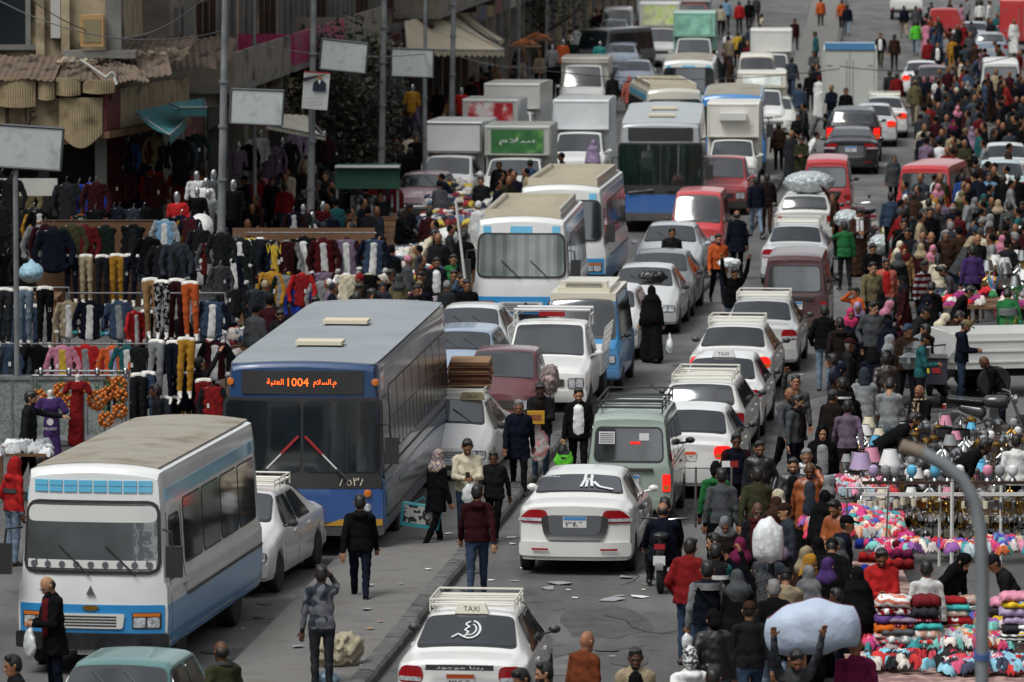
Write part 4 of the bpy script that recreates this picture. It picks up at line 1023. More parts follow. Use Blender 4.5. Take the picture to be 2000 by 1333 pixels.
def curve_on(S,pts,w,m,mi=0):
 for a,c in zip(pts,pts[1:]):
  dx,dy=c[0]-a[0],c[1]-a[1];l=sqrt(dx*dx+dy*dy)+1e-6;nx,ny=-dy/l*w,dx/l*w*1.6
  q=[S(a[0]-nx,a[1]-ny),S(c[0]-nx,c[1]-ny),S(c[0]+nx,c[1]+ny),S(a[0]+nx,a[1]+ny)];m.add(q,[(0,1,2,3)],mi)
S_=slope_pt(TAXI,.78,1.38);m=MB()
curve_on(S_,[(.02+.13*sin(t),.45-.30*cos(t))for t in[k*.35-.6 for k in range(11)]],.014,m);curve_on(S_,[(.02+.08*sin(t),.45-.19*cos(t))for t in[k*.35-.4 for k in range(10)]],.010,m)
curve_on(S_,[(-.02+.03*sin(t*2),.30+.06*t)for t in range(8)],.012,m);curve_on(S_,[(-.2,.18),(-.12,.30),(-.06,.2),(.0,.28)],.012,m);m.obj('swirl_sticker',[WHP],TAXI,smooth=False)
m=MB();m.box(-.052,-.040,-.43,.43,.885,.955,0);add_text(m,ar('\u0631\u0628\u0646\u0627 \u0645\u0648\u062c\u0648\u062f'),(-.056,0,.92),(0,-1,0),(0,0,1),height=.05,width=.6,m=1);m.obj('banner',[M_BLACK,WHP],TAXI,smooth=False)
m=MB();add_text(m,'HYUNDAI',(-.03,.52,.90),(0,-1,0),(0,0,1),width=.2,height=.025);add_text(m,'ACCENT',(-.03,-.56,.89),(0,-1,0),(0,0,1),width=.16,height=.022);m.obj('maker_lettering',[plain('dark grey')],TAXI,smooth=False)
S2=slope_pt(PEARL,.78,1.38);m=MB()
for pts,w in(([(.06,.95),(.06,.6),(.02,.15)],.022),([(.10,.6),(.10,.15)],.02),([(.16,.85),(.16,.55),(.19,.2)],.022),([(.2,.5),(.3,.2),(.52,.08)],.028),([(.08,.7),(.15,.6)],.014)):curve_on(S2,pts,w,m)
for u,v in((.06,.95),(.155,.88)):m.add([S2(u+.022*cos(a),v+.06*sin(a))for a in[2*pi*k/9 for k in range(9)]],[tuple(range(9))])
m.obj('couple_sticker',[WHP],PEARL,smooth=False)
m=MB();o_=S2(-.48,.85);add_text(m,'JAZZMIKA',o_,(0,-1,0),(.6,0,.5),width=.28,height=.04);m.obj('name_sticker',[WHP],PEARL,smooth=False)
m=MB();add_text(m,'HYUNDAI',(-.01,.50,1.03),(0,-1,0),(0,0,1),width=.17,height=.024);add_text(m,'ELANTRA',(-.01,-.55,1.02),(0,-1,0),(0,0,1),width=.2,height=.022);m.obj('maker_lettering',[M_CHROME],PEARL,smooth=False)
m=MB();m.box(-.035,-.030,.22,.48,1.36,1.56,0)
for k in range(5):m.box(-.038,-.035,.24,.46,1.385+k*.034,1.398+k*.034,1)
m.box(-.035,-.030,-.34,-.18,1.42,1.54,0);m.obj('paper_notice',[WHP,plain('grey')],MINT,smooth=False)
m=MB();m.box(-.036,-.030,-.20,-.03,1.36,1.40,0);m.obj('high_brake_light',[M_TAILON],MINT,smooth=False)
# ------------------------------------------------------------------ people: one grown surface per pose
def nrm(v):v=np.array(v,float);return v/(np.linalg.norm(v)+1e-9)
def surf_nets(F,o,h):
 """iso surface of field F (inside < 0) sampled on a grid"""
 ins=F<0;c=np.zeros(tuple(k-1 for k in F.shape),np.int32)
 for dx in(0,1):
  for dy in(0,1):
   for dz in(0,1):
    c+=ins[dx:F.shape[0]-1+dx,dy:F.shape[1]-1+dy,dz:F.shape[2]-1+dz]
 act=(c>0)&(c<8);idx=-np.ones(act.shape,np.int64);ii=np.argwhere(act);idx[act]=np.arange(len(ii))
 acc=np.zeros((len(ii),3));cnt=np.zeros(len(ii))
 cs=[(a,b,d)for a in(0,1)for b in(0,1)for d in(0,1)]
 val={q:F[ii[:,0]+q[0],ii[:,1]+q[1],ii[:,2]+q[2]]for q in cs}
 for p in cs:
  for ax in range(3):
   if p[ax]:continue
   q=list(p);q[ax]=1;q=tuple(q);a,b=val[p],val[q];m=(a<0)!=(b<0)
   t=np.where(m,a/(a-b+1e-12),0);pt=np.tile(np.array(p,float),(len(ii),1));pt[:,ax]=t
   acc[m]+=pt[m];cnt[m]+=1
 V=(ii+acc/cnt[:,None])*h+o;Fs=[]
 for ax in range(3):
  a=F;sl0=[slice(None)]*3;sl1=[slice(None)]*3;sl0[ax]=slice(0,-1);sl1[ax]=slice(1,None)
  s=(a[tuple(sl0)]<0)!=(a[tuple(sl1)]<0);neg=a[tuple(sl0)]<0
  e=np.argwhere(s);u,v=[(1,2),(2,0),(0,1)][ax]
  e=e[(e[:,u]>0)&(e[:,v]>0)&(e[:,u]<F.shape[u]-1)&(e[:,v]<F.shape[v]-1)]
  d=neg[e[:,0],e[:,1],e[:,2]]
  def g(du,dv):q=e.copy();q[:,u]-=du;q[:,v]-=dv;return idx[q[:,0],q[:,1],q[:,2]]
  q=np.stack([g(1,1),g(0,1),g(0,0),g(1,0)],1);q[~d]=q[~d][:,::-1];Fs.append(q)
 return V,np.concatenate(Fs)
class SDF:
 def __init__(s,k=.03):s.p,s.k=[],k
 def c(s,a,b,ra,rb=None,tag=0,sc=(1,1,1),k=None,sub=False,clip=None):
  s.p.append((np.array(a,float),np.array(b,float),ra,ra if rb is None else rb,tag,np.array(sc,float),s.k if k is None else k,sub,clip));return s
 def e(s,c,r,tag=0,k=None,sub=False):
  """ellipsoid"""
  m=min(r);return s.c(c,c,m,m,tag,(r[0]/m,r[1]/m,r[2]/m),k,sub)
 def dist(s,P_,q):
  a,b,ra,rb,tag,sc,k,sub,clip=q
  X=(P_-a)/sc;d=(b-a)/sc;L2=float(d@d)
  t=np.clip(X@d/L2,0,1)[:,None]if L2>1e-9 else np.zeros((len(P_),1))
  r=np.linalg.norm(X-t*d,axis=1)-(ra+(rb-ra)*t[:,0])
  return r if clip is None else np.maximum(r,(P_-clip[0])@(-clip[1]))
 def field(s,P_,noise=0.):
  F=np.full(len(P_),9.)
  for q in s.p:
   d=s.dist(P_,q);k=q[6]
   if q[7]:
    h=np.clip(.5-.5*(F+d)/k,0,1);F=F*(1-h)-d*h+k*h*(1-h)
   else:
    h=np.clip(.5+.5*(F-d)/k,0,1);F=F*(1-h)+d*h-k*h*(1-h)
  if noise:
   x,y,z=P_.T
   F=F+noise*(np.sin(x*31+z*17+y*9)*np.sin(y*27-z*23)+.6*np.sin(z*41+x*19+2*np.sin(y*21))*np.sin(x*25+y*33))
  return F
 def build(s,h=.02,noise=0.,bmin=None,bmax=None):
  lo=np.min([np.minimum(q[0],q[1])-max(q[2],q[3])*q[5]for q in s.p if not q[7]],0)-2.2*h-noise*2
  hi=np.max([np.maximum(q[0],q[1])+max(q[2],q[3])*q[5]for q in s.p if not q[7]],0)+2.2*h+noise*2
  if bmin is not None:lo=np.maximum(lo,bmin)
  n=np.ceil((hi-lo)/h).astype(int)+1
  g=np.stack(np.meshgrid(*[lo[i]+h*np.arange(n[i])for i in range(3)],indexing='ij'),-1).reshape(-1,3)
  F=s.field(g,noise).reshape(n);V,Q=surf_nets(F,lo,h)
  cen=V[Q].mean(1);D=np.stack([s.dist(cen,q)if not q[7]else np.full(len(cen),9.)for q in s.p],1)
  tg=np.array([q[4]for q in s.p])[D.argmin(1)]
  return V,Q,tg
def join(parts):
 V,Q,T,o=[],[],[],0
 for v,q,t in parts:V.append(v);Q.append(q+o);T.append(t);o+=len(v)
 return np.concatenate(V),np.concatenate(Q),np.concatenate(T)
def arr_mesh(name,V,Q,T):
 me=bpy.data.meshes.new(name);me.vertices.add(len(V));me.vertices.foreach_set('co',V.astype(np.float32).ravel())
 me.loops.add(Q.size);me.loops.foreach_set('vertex_index',Q.astype(np.int32).ravel())
 me.polygons.add(len(Q));me.polygons.foreach_set('loop_start',np.arange(0,Q.size,4,dtype=np.int32))
 me.polygons.foreach_set('material_index',T.astype(np.int32));me.polygons.foreach_set('use_smooth',np.ones(len(Q),bool))
 me.update(calc_edges=True);me.validate();return me
def head_geo():
 s=SDF(.02)
 s.e((0,0,.105),(.098,.078,.112));s.e((.022,0,.055),(.075,.062,.085))
 s.c((.055,-.018,-.012),(.055,.018,-.012),.03,k=.03);s.c((-.01,0,-.10),(.0,0,.03),.056,.052,k=.03)
 s.c((.094,0,.085),(.110,0,.045),.008,.015,k=.012);s.c((.092,-.016,.040),(.092,.016,.040),.010,k=.01)
 s.c((.088,-.04,.098),(.095,-.008,.098),.010,k=.012,tag=3);s.c((.088,.04,.098),(.095,.008,.098),.010,k=.012,tag=3)
 for y in(-.032,.032):s.e((.100,y,.078),(.014,.018,.012),k=.014,sub=True)
 for y in(-.032,.032):s.e((.078,y,.078),(.014,.014,.010),tag=2,k=.004)
 s.c((.090,-.018,.010),(.092,.018,.010),.009,k=.008,tag=4)
 for y in(-.078,.078):s.c((.0,y,.055),(-.008,y*1.12,.095),.012,.018,k=.012)
 V,Q,t=s.build(.0085);c=V[Q].mean(1);x,y,z=c.T
 hair=(z>.118+.045*np.clip(x/.09,-1,1)+.012*np.sin(y*90)*0)&(x<.087)|((x<-.012)&(z>.02)&(np.abs(y)<.083))|((x<.012)&(z>.085)&(np.abs(y)<.082))
 top=hair&(z>.165-.03*np.abs(x+.02)*8)&(x>-.055)
 beard=(z<.035)&(z>-.05)&(x>.02)&((z<-.0)|(np.abs(y)>.026))|((z>.02)&(z<.032)&(x>.085)&(np.abs(y)<.03))
 t=np.where((t==0)&hair,1,t);t=np.where((t==1)&top,6,t);t=np.where((t==0)&beard,5,t)
 t=np.where((t==3)&((np.abs(z-.099)>.0065)|(x<.075)),0,t);t=np.where((t==2)&((np.abs(np.abs(y)-.032)>.013)|(np.abs(z-.078)>.008)),0,t)
 return V,Q,t
HEAD=head_geo()
def hair_geo(kind):
 s=SDF(.02)
 if kind=='short':
  s.e((-.012,0,.122),(.104,.088,.108));s.e((-.045,0,.08),(.068,.080,.09));s.c((.05,-.05,.185),(.05,.05,.19),.032)
  s.e((.125,0,.06),(.075,.11,.088),k=.02,sub=True)
  V,Q,t=s.build(.011,noise=.0035)
 elif kind=='fringe':
  s.e((-.02,0,.085),(.088,.089,.078));s.e((.0,0,.20),(.12,.12,.072),k=.015,sub=True);s.e((.12,0,.06),(.10,.12,.12),k=.02,sub=True)
  V,Q,t=s.build(.011,noise=.002)
 elif kind=='long':
  s.e((-.012,0,.120),(.106,.092,.110));s.c((-.06,0,.1),(-.09,0,-.16),.09,.08);s.e((.135,0,.06),(.085,.075,.10),k=.02,sub=True)
  V,Q,t=s.build(.014,noise=.004)
 elif kind=='beanie':
  s.e((-.008,0,.125),(.112,.095,.115));s.c((-.02,-.02,.22),(-.02,.02,.22),.03);s.e((.09,0,.03),(.14,.13,.098),k=.012,sub=True)
  s.c((-.06,0,.055),(.0,0,.07),.088,.09,tag=0)
  s.e((.12,0,.03),(.10,.12,.10),k=.01,sub=True)
  V,Q,t=s.build(.012,noise=.002);t=np.where((V[Q].mean(1)[:,2]<.135),1,0)
 elif kind=='cap':
  s.e((-.005,0,.135),(.106,.09,.092));s.c((.08,-.03,.148),(.155,0,.135),.022,.03,sc=(1,1.9,.45),tag=1);s.e((0,0,.02),(.2,.2,.105),k=.006,sub=True)
  V,Q,t=s.build(.012)
 elif kind in('hijab','khimar'):
  s.e((-.015,0,.12),(.112,.096,.118));s.c((-.02,0,.07),(-.01,0,-.04),.092,.088);s.c((-.02,0,-.03),(-.03,0,-.10),.10,.12,sc=(1,1.3,1))
  s.c((0,0,-.09),(.03,0,-.20),.12,.09,sc=(1,1.5,1),k=.05)
  if kind=='khimar':s.c((-.02,0,-.14),(-.02,0,-.52),.14,.22,sc=(.8,1.25,1),k=.06)
  s.e((.115,0,.065),(.062,.058,.088),k=.02,sub=True)
  V,Q,t=s.build(.016,noise=.006)
 elif kind=='niqab':
  s.e((-.015,0,.12),(.114,.098,.118));s.c((-.02,0,.07),(-.02,0,-.45),.10,.24,sc=(.9,1.25,1));s.c((.04,0,.04),(.05,0,-.16),.085,.10,sc=(1,1.1,1))
  s.e((.145,0,.082),(.05,.06,.022),k=.01,sub=True)
  V,Q,t=s.build(.016,noise=.006)
 elif kind=='hood':
  s.e((-.018,0,.12),(.118,.102,.122));s.c((-.04,0,.07),(-.03,0,-.06),.10,.10,sc=(1,1.15,1));s.c((-.0,0,-.05),(.0,0,-.08),.10,.11,sc=(1,1.3,1))
  s.e((.12,0,.065),(.075,.068,.10),k=.02,sub=True)
  V,Q,t=s.build(.015,noise=.005)
 elif kind=='helmet':
  s.e((-.005,0,.11),(.135,.118,.14));s.e((.13,0,.07),(.08,.09,.055),k=.01,sub=True)
  V,Q,t=s.build(.016)
 return V,Q,t
_HG={}
def hair_mesh(kind):
 if kind not in _HG:_HG[kind]=arr_mesh({'short':'hair','long':'hair','fringe':'hair'}.get(kind,kind),*hair_geo(kind))
 return _HG[kind]
def hand_geo(curl=.35,side=1,h=.0058):
 s=SDF(.009);s.c((0,0,.02),(0,0,-.02),.026,.028,sc=(.75,1.05,1));s.e((0,0,-.052),(.018,.042,.046))
 for i,(y,L_,r)in enumerate(((.030,.074,.0088),(.0105,.082,.0092),(-.010,.076,.0088),(-.029,.060,.008))):
  p=np.array((0,y,-.086));a=curl*.5;
  for j,f in enumerate((.42,.32,.26)):
   q=p+L_*f*np.array((sin(a),0,-cos(a)));s.c(p,q,r*(1-.08*j),r*(1-.08*(j+1)),k=.004);p=q;a+=curl
 p=np.array((.004,.032,-.030));q=p+np.array((.016,.030,-.030));s.c(p,q,.0125,.0105,k=.010);s.c(q,q+np.array((.012,.008,-.030)),.010,.0085,k=.004)
 V,Q,t=s.build(h)
 if side<0:V=V*np.array((1,-1,1));Q=Q[:,::-1]
 return V,Q,t*0
_HND={}
def hand(curl,side):
 k=(curl,side)
 if k not in _HND:_HND[k]=hand_geo(curl,side)
 return _HND[k]
def frame(z_to,x_to):
 """matrix whose -z runs along z_to and x roughly along x_to"""
 z=-nrm(z_to);x=np.array(x_to,float);x=nrm(x-z*(x@z));y=np.cross(z,x)
 return np.stack([x,y,z],1)
def ik(a,t,l1,l2,hint):
 d=t-a;L_=min(np.linalg.norm(d),(l1+l2)*.995);u=nrm(d);t=a+u*L_
 c=(l1*l1+L_*L_-l2*l2)/(2*L_);hgt=sqrt(max(l1*l1-c*c,1e-6));hh=np.array(hint,float);hh=nrm(hh-u*(hh@u))
 return a+u*c+hh*hgt,t
ARM={'down':(.02,.27,.78),'swf':(.24,.25,.86),'swb':(-.20,.26,.84),'front':(.30,.07,1.13),'phone':(.10,.12,1.60),'up':(.06,.30,1.92),'pocket':(.08,.235,.93),'hold':(.10,.27,.76),'point':(.55,.2,1.32),'reach':(.52,.16,1.05),'cross':(.22,-.08,1.18),'bars':(.48,.26,1.02),'lap':(.30,.12,.98),'high':(.30,.2,1.85)}
def person_geo(o):
 """o: wear, legs, arms L/R, lean, head turn, female"""
 s=SDF(.035);wear,fem=o.get('wear','jacket'),o.get('fem',0)
 lean=radians(o.get('lean',3));sit=o.get('sit',0);turn=radians(o.get('turn',0));fat=o.get('fat',1.)
 pelvis=np.array((0,0,.93));R=np.array(((cos(lean),0,sin(lean)),(0,1,0),(-sin(lean),0,cos(lean))))
 U=lambda x,y,z:pelvis+R@(np.array((x,y,z))-pelvis)
 w=.92 if fem else 1.
 la=o.get('stride',0);LEG={}
 long_=wear in('abaya','robe')
 for sg in(1,-1):
  a=radians(la*sg);hip=np.array((0,.095*sg*w,.90))
  if sit:
   knee=hip+np.array((.43,.04*sg,-.03+(.0 if sit==1 else.08)));ank=knee+np.array((-.02 if sit==1 else-.12,.02*sg,-.41))
   if sit==2:knee=hip+np.array((.38,.12*sg,.05));ank=knee+np.array((.02,-.02*sg,-.42))
   if sit==3:knee=hip+np.array((.30,.14*sg,.20));ank=hip+np.array((.18,.10*sg,-.22))
  else:
   b=radians(max(0,-la*sg)*.9+4);knee=hip+.43*np.array((sin(a),0,-cos(a)));ank=knee+.40*np.array((sin(a-b),0,-cos(a-b)))
  t=2;th=.088 if not fem else.085
  s.c(hip,knee,th*fat**.5,.062,t,k=.03);s.c(knee,ank+np.array((0,0,.02)),.060,.047,t,k=.02)
  s.c(knee+(ank-knee)*.25-np.array((.012,0,0)),knee+(ank-knee)*.45-np.array((.012,0,0)),.056,.052,t,k=.02)
  ft=nrm((1,.12*sg,0));pitch=0 if sit or la*sg>=0 else-.35
  heel=ank+np.array((-.03,0,-.045));toe=ank+ft*.155+np.array((0,0,-.055+.155*pitch))
  s.c(heel,ank+np.array((.02,0,-.02)),.040,.042,3,k=.015);s.c(heel,toe,.036,.032,3,sc=(1,1.15,.9),k=.015)
  LEG[sg]=(knee,ank)
 s.c(U(-.01,0,.90),U(-.01,0,.98),.112*fat**.5,.112*fat**.5,2 if wear in('sweater','shirt')else 1,sc=(1,1.42*w,1),k=.04)
 bz={'jacket':.035,'puffer':.05,'sweater':.012,'coat':.04,'abaya':.03,'robe':.03,'shirt':.004,'hoodie':.03}[wear]
 s.c(U(.0,0,1.0),U(.005,0,1.16),.098*fat+bz*.7,.102*fat+bz*.7,1,sc=(1,1.40*w,1),k=.05)
 s.c(U(.005,0,1.16),U(-.005,0,1.34),.104*fat**.7+bz*.6,.098+bz*.6,1,sc=(1,1.50*w,1),k=.05)
 if fem:s.c(U(.07,-.08,1.26),U(.07,.08,1.26),.065,k=.05,tag=1)
 s.c(U(-.01,-.135*w,1.405),U(-.01,.135*w,1.405),.058+bz*.5,tag=1,k=.05)
 s.c(U(-.02,0,1.38),U(0,0,1.47),.085,.06,1,sc=(1,1.2,1),k=.04)
 if wear in('jacket','puffer','hoodie','sweater','shirt'):
  z=.90 if wear in('jacket','puffer')else.94
  s.c(U(0,0,1.0),U(0,0,z-.10),.108*fat+bz,.120*fat+bz,1,sc=(1,1.36*w,1),k=.006,clip=(U(0,0,z-.06),R@np.array((0,0,1.))))
 if wear=='coat':s.c(U(0,0,1.0),U(-.01,0,.62),.105*fat+bz,.165+bz*.4,1,sc=(1,1.28*w,1),k=.006,clip=(U(0,0,.68),R@np.array((0,0,1.))))
 if long_ and not sit:
  for sg in(1,-1):s.c((0,.07*sg,.95),(LEG[sg][1][0]*.75,.10*sg,.14),.14,.15,1,sc=(1,1.05,1),k=.09)
  s.c((0,0,1.0),(0,0,.06),.13,.185,1,sc=(1,1.2,1),k=.05,clip=(np.array((0,0,.05)),np.array((0,0,1.))))
 if long_ and sit:
  s.c((0,0,.93),(.42,0,.88),.17,.15,1,sc=(1,1.3,1),k=.08);s.c((.42,0,.85),(.42,0,.5),.14,.16,1,sc=(1,1.3,1),k=.08)
 if o.get('open'):
  s.c(U(.082+bz*.6+.1*(fat-1),0,.99),U(.072+bz*.6,0,1.36),.10+.08*(fat-1),.085,4,sc=(.55,1.0,1),k=.01)
 if wear in('hoodie',)or o.get('hoodlump'):s.c(U(-.10,-.06,1.43),U(-.10,.06,1.43),.055,k=.04,tag=1)
 if wear in('jacket','coat','puffer'):s.c(U(-.04,-.045,1.465),U(-.04,.045,1.465),.042,k=.03,tag=1)
 neck=U(0,0,1.50)
 hands=[];curl=.35
 for sg,key in((1,o.get('L','down')),(-1,o.get('R','down'))):
  x,y,z=ARM[key];sh=U(-.01,.175*sg*w,1.39);tgt=np.array((x,y*sg,z))
  if lean>.35 or key in('front','phone','cross','point','up','high'):tgt=U(*tgt)
  if key in('reach',):tgt=U(x*.6,y*sg,z-.05)-np.array((0,0,.15))if lean>.35 else tgt
  hint=(.5,.55*sg,-1.1)if key=='phone' else(-.6,.55*sg,-.5)if key not in('up','high')else(-.1,1.*sg,-.4)
  el,wr=ik(sh,tgt,.29,.25,hint);r=.052 if wear in('shirt',)else.060 if wear!='puffer' else.075
  if fem:r*=.9
  s.c(sh,el,r+.006,r-.008,1 if not o.get('sleeve')else 5,k=.035);s.c(el,wr,r-.008,.037+bz*.25,1 if not o.get('sleeve')else 5,k=.02)
  d=nrm(wr-el);M_=frame(d,(1,-.4*sg,.1)if key in('down','swf','swb','hold','pocket')else((0,-sg*1.,-.3)if key in('front','phone','cross')else(.3,0,-1)))
  if abs(d[2])>.95 and key in('up',):M_=frame(d,(1,0,0))
  cu={'hold':.85,'front':.7,'phone':.75,'bars':.8,'up':.45}.get(key,.35)
  if key!='pocket':
   V,Q,t=hand(cu,sg);hands.append((V@M_.T+wr+d*.012,Q,t))
 tz=min(q[2]for q in([0]if False else[LEG[1][1],LEG[-1][1]]))-.085
 lo=o.get('lo')
 if lo:s.e(neck+np.array((.03+lean*.08,0,.125)),(.10,.085,.13),tag=0);s.e(neck+np.array((-.0+lean*.08,0,.16)),(.105,.092,.10),tag=6 if not fem else 5)
 V,Q,T=s.build(.0195 if not lo else.042,noise=.006 if not lo else.004)
 cz=((V[Q].mean(1)-pelvis)@R)[:,2]+pelvis[2];hem={'jacket':.845,'puffer':.845,'hoodie':.885,'sweater':.885,'shirt':.885,'coat':.685}.get(wear)
 if hem:T=np.where((T==1)&(cz<hem),2,np.where((T==2)&(cz>hem+.01)&(not sit),1,T))
 if lo:V[:,2]-=tz;return V,Q,T,{}
 parts=[(V,Q,T)]
 hv,hq,ht=HEAD;c,sn=cos(turn),sin(turn);Rz=np.array(((c,-sn,0),(sn,c,0),(0,0,1)))
 nod=radians(o.get('nod',6))+lean*.55;Rn=np.array(((cos(nod),0,sin(nod)),(0,1,0),(-sin(nod),0,cos(nod))))
 HM=Rz@Rn;hp=neck+np.array((.012+lean*.03,0,.025))
 hmap=np.array([0,6,7,8,9,10,11])
 parts.append((hv@HM.T+hp,hq,hmap[ht]))
 for V_,Q_,t_ in hands:parts.append((V_,Q_,t_))
 V,Q,T=join(parts)
 V[:,2]-=tz;hp=hp-np.array((0,0,tz))
 info=dict(head=hp,M=HM,top=float(hp[2]+.215),tz=tz,hands=[h[0].mean(0)-np.array((0,0,tz))for h in hands])
 return V,Q,T,info
POSES={'stand':dict(),'stand2':dict(L='pocket',R='down',turn=15),'walk':dict(stride=20,L='swb',R='swf'),'walk2':dict(stride=-17,L='swf',R='swb',turn=-12),'front':dict(L='front',R='front',nod=25),'phone':dict(R='phone',L='down'),'phonel':dict(L='phone',R='swb',stride=-14),'carry':dict(L='hold',R='hold',stride=15),'up':dict(L='up',R='up',lean=12,nod=22,stride=15),'bend':dict(lean=55,L='reach',R='reach',nod=-5),'bend2':dict(lean=28,L='reach',R='down',nod=20),'sit':dict(sit=1,L='lap',R='lap'),'squat':dict(sit=3,L='lap',R='lap',lean=18,nod=15),'ride':dict(sit=2,L='bars',R='bars',lean=10),'look':dict(turn=40,L='pocket',R='pocket'),'lookr':dict(turn=-45,stride=12),'reach':dict(L='point',R='down',stride=8),'high':dict(R='high',L='down',nod=-20),'onehold':dict(L='front',R='hold',stride=12)}
_PG={}
def body(pose,wear,fem=0,fat=1.,open_=0,sleeve=0):
 k=(pose,wear,fem,fat,open_,sleeve)
 if k not in _PG:
  o=dict(POSES[pose]);o.update(wear=wear,fem=fem,fat=fat,open=open_,sleeve=sleeve)
  V,Q,T,info=person_geo(o);_PG[k]=(arr_mesh('person',V,Q,T),info)
 return _PG[k]
SKIN=[mat('skin_'+n,c,rough=.55,noise=(14,.1),spec=.35)for n,c in(('olive','80583f'),('tan','906449'),('brown','573929'),('fair','a47a5c'))]
HAIR=dict(black=mat('hair_black',(.010,.009,.008),rough=.5,bump=(60,.5,.004)),grey=mat('hair_grey',(.17,.165,.16),rough=.6,bump=(60,.5,.004)))
M_EYE=mat('eye_dark',(.02,.015,.012),rough=.2);M_LIP=mat('lip','7c4a40',rough=.5);M_SHOE=mat('shoe_dark',(.02,.018,.017),rough=.5,rnd=.5)
PPL=[];rp=random.Random(11)
TOPW={'jacket':'jacket','puffer':'puffer jacket','sweater':'sweater','coat':'long coat','abaya':'long robe','robe':'galabeya','shirt':'shirt','hoodie':'hooded top'}
def person(px,py,top='black',bot='denim',pose='walk',face='F',wear='jacket',head='short',hc='black',h=None,inner=None,sleeve=None,extra=None,label=None,skin=None,fat=1.,pat=None,hpat=None,beard=0,dz=0.,lea=0,group='people walking and shopping in the street',yawj=None):
 """a person whose crown is seen at px, py"""
 fem=head in('hijab','khimar','niqab','long');child=h is not None and h<1.5
 if h is None:h=rp.uniform(1.66,1.78)if not fem else rp.uniform(1.56,1.64)
 me,info=body(pose,wear,int(fem),fat,int(bool(inner)),int(bool(sleeve)))
 bulky=.03 if head in('hijab','khimar','niqab','hood','beanie')else 0
 standing=POSES[pose].get('lean',3)<20 and not POSES[pose].get('sit')
 sc=h/1.75;p=P(px,py,info['top']*sc+dz)
 rz={'F':-pi/2,'B':pi/2,'L':pi,'R':0.,'FL':-pi*.75,'FR':-pi*.25,'BL':pi*.75,'BR':pi*.25}[face]+(rp.uniform(-.22,.22)if yawj is None else yawj)
 sk=SKIN[skin if skin is not None else rp.choice((0,0,1,1,2,3))];hm=HAIR[hc]
 tm=leather(top)if lea else cloth(top,pat)
 bald=head in('bald','fringe');bd=beard or(rp.random()<.35 and not fem and not child)
 mats=[sk,tm,tm if wear in('abaya','robe')else cloth(bot),M_SHOE,cloth(inner or 'white'),cloth(sleeve)if sleeve else tm,sk if bald or fem else hm,M_EYE,hm if hc!='grey' else HAIR['grey'],M_LIP,hm if bd else sk,sk if bald else hm]
 o=link('person',me,mats,None,(p[0],p[1],dz),rz,sc)
 M_=info['M'];hd=info['head']
 if head not in('bald',):
  kind={'long':'long','fringe':'fringe'}.get(head,head)
  q=link({'short':'hair','long':'hair','fringe':'hair'}.get(kind,kind if kind!='helmet' else 'helmet'),hair_mesh(kind),None,o)
  hcol=hm if kind in('short','fringe','long')else(cloth(hc2 if(hc2:=(extra or{}).get('hc'))else top,hpat))
  for i in range(2):
   if len(q.data.materials)<2:q.data.materials.append(hm)
   q.material_slots[i].link='OBJECT';q.material_slots[i].material=hcol if i==0 or not(extra or{}).get('rim')else cloth(extra['rim'])
  from mathutils import Matrix
  mt=Matrix([[float(M_[i][j])for j in range(3)]+[float(hd[i])]for i in range(3)]+[[0,0,0,1]]);q.matrix_local=mt
 ex=extra or{}
 if ex.get('scarf'):
  m=MB();R_=.085;cz=hd[2]-.055;cx=hd[0]-.01
  pts=[(cx+R_*cos(a)*1.05,R_*1.12*sin(a),cz+.012*sin(3*a))for a in[2*pi*k/14 for k in range(15)]]
  m.tube(pts,.036,7);
  if ex.get('tails',1):
   for y in(-.055,.05):m.grid([[(cx+.13+.035*(1-abs(k-3)/3),y-.04+.0*k,cz-.04-k*.09),(cx+.145+.035*(1-abs(k-3)/3),y,cz-.04-k*.09),(cx+.13+.035*(1-abs(k-3)/3),y+.04,cz-.04-k*.09)]for k in range(6)],thick=(-.02,0,0))
  m.obj('scarf',[cloth(ex['scarf'],ex.get('spat'))],o)
 if ex.get('glasses'):
  m=MB();
  def hp_(x,y,z):v=M_@np.array((x,y,z))+hd;return tuple(v)
  zz=.082 if ex['glasses']!='up' else.175;xx=.112 if ex['glasses']!='up' else.07
  for y in(-.033,.033):
   m.tube([hp_(xx,y+.022*cos(a),zz+.015*sin(a))for a in[2*pi*k/8 for k in range(9)]],.0035,4)
   if ex['glasses']in('dark','up'):m.add([hp_(xx,y+.022*cos(a),zz+.015*sin(a))for a in[2*pi*k/8 for k in range(8)]],[tuple(range(8))])
   m.tube([hp_(xx,y*1.6,zz),hp_(0,y*2.5,zz)],.003,4)
  m.obj('glasses',[M_BLACK],o)
 if ex.get('strap'):
  m=MB();m.tube([(-.13,.14,hd[2]-.12),(-.17,.0,hd[2]-.28),(-.16,-.14,hd[2]-.45)],.02,5);m.obj('bag_strap',[cloth(ex['strap'])],o)
 if ex.get('stripe'):
  c,z0,z1=ex['stripe'];m=MB();
  for k in range(1):m.lathe([(1,z0),(1,z1)],26)
  m.v=[(x*(.136 if wear!='puffer' else.15)-.003,y*.200,z)for x,y,z in m.v];m.f=[f for f in m.f if len(f)==4];m.m=m.m[:len(m.f)]
  m.obj('chest_stripe',[cloth(c)],o)
 if ex.get('text'):
  m=MB();s_,col_,w_=ex['text'];d=ex.get('tdir',1)
  add_text(m,s_,(d*.175,0,hd[2]-.28),(0,d,0),(0,0,1),width=w_);m.obj('printed_lettering',[plain(col_)],o,smooth=False)
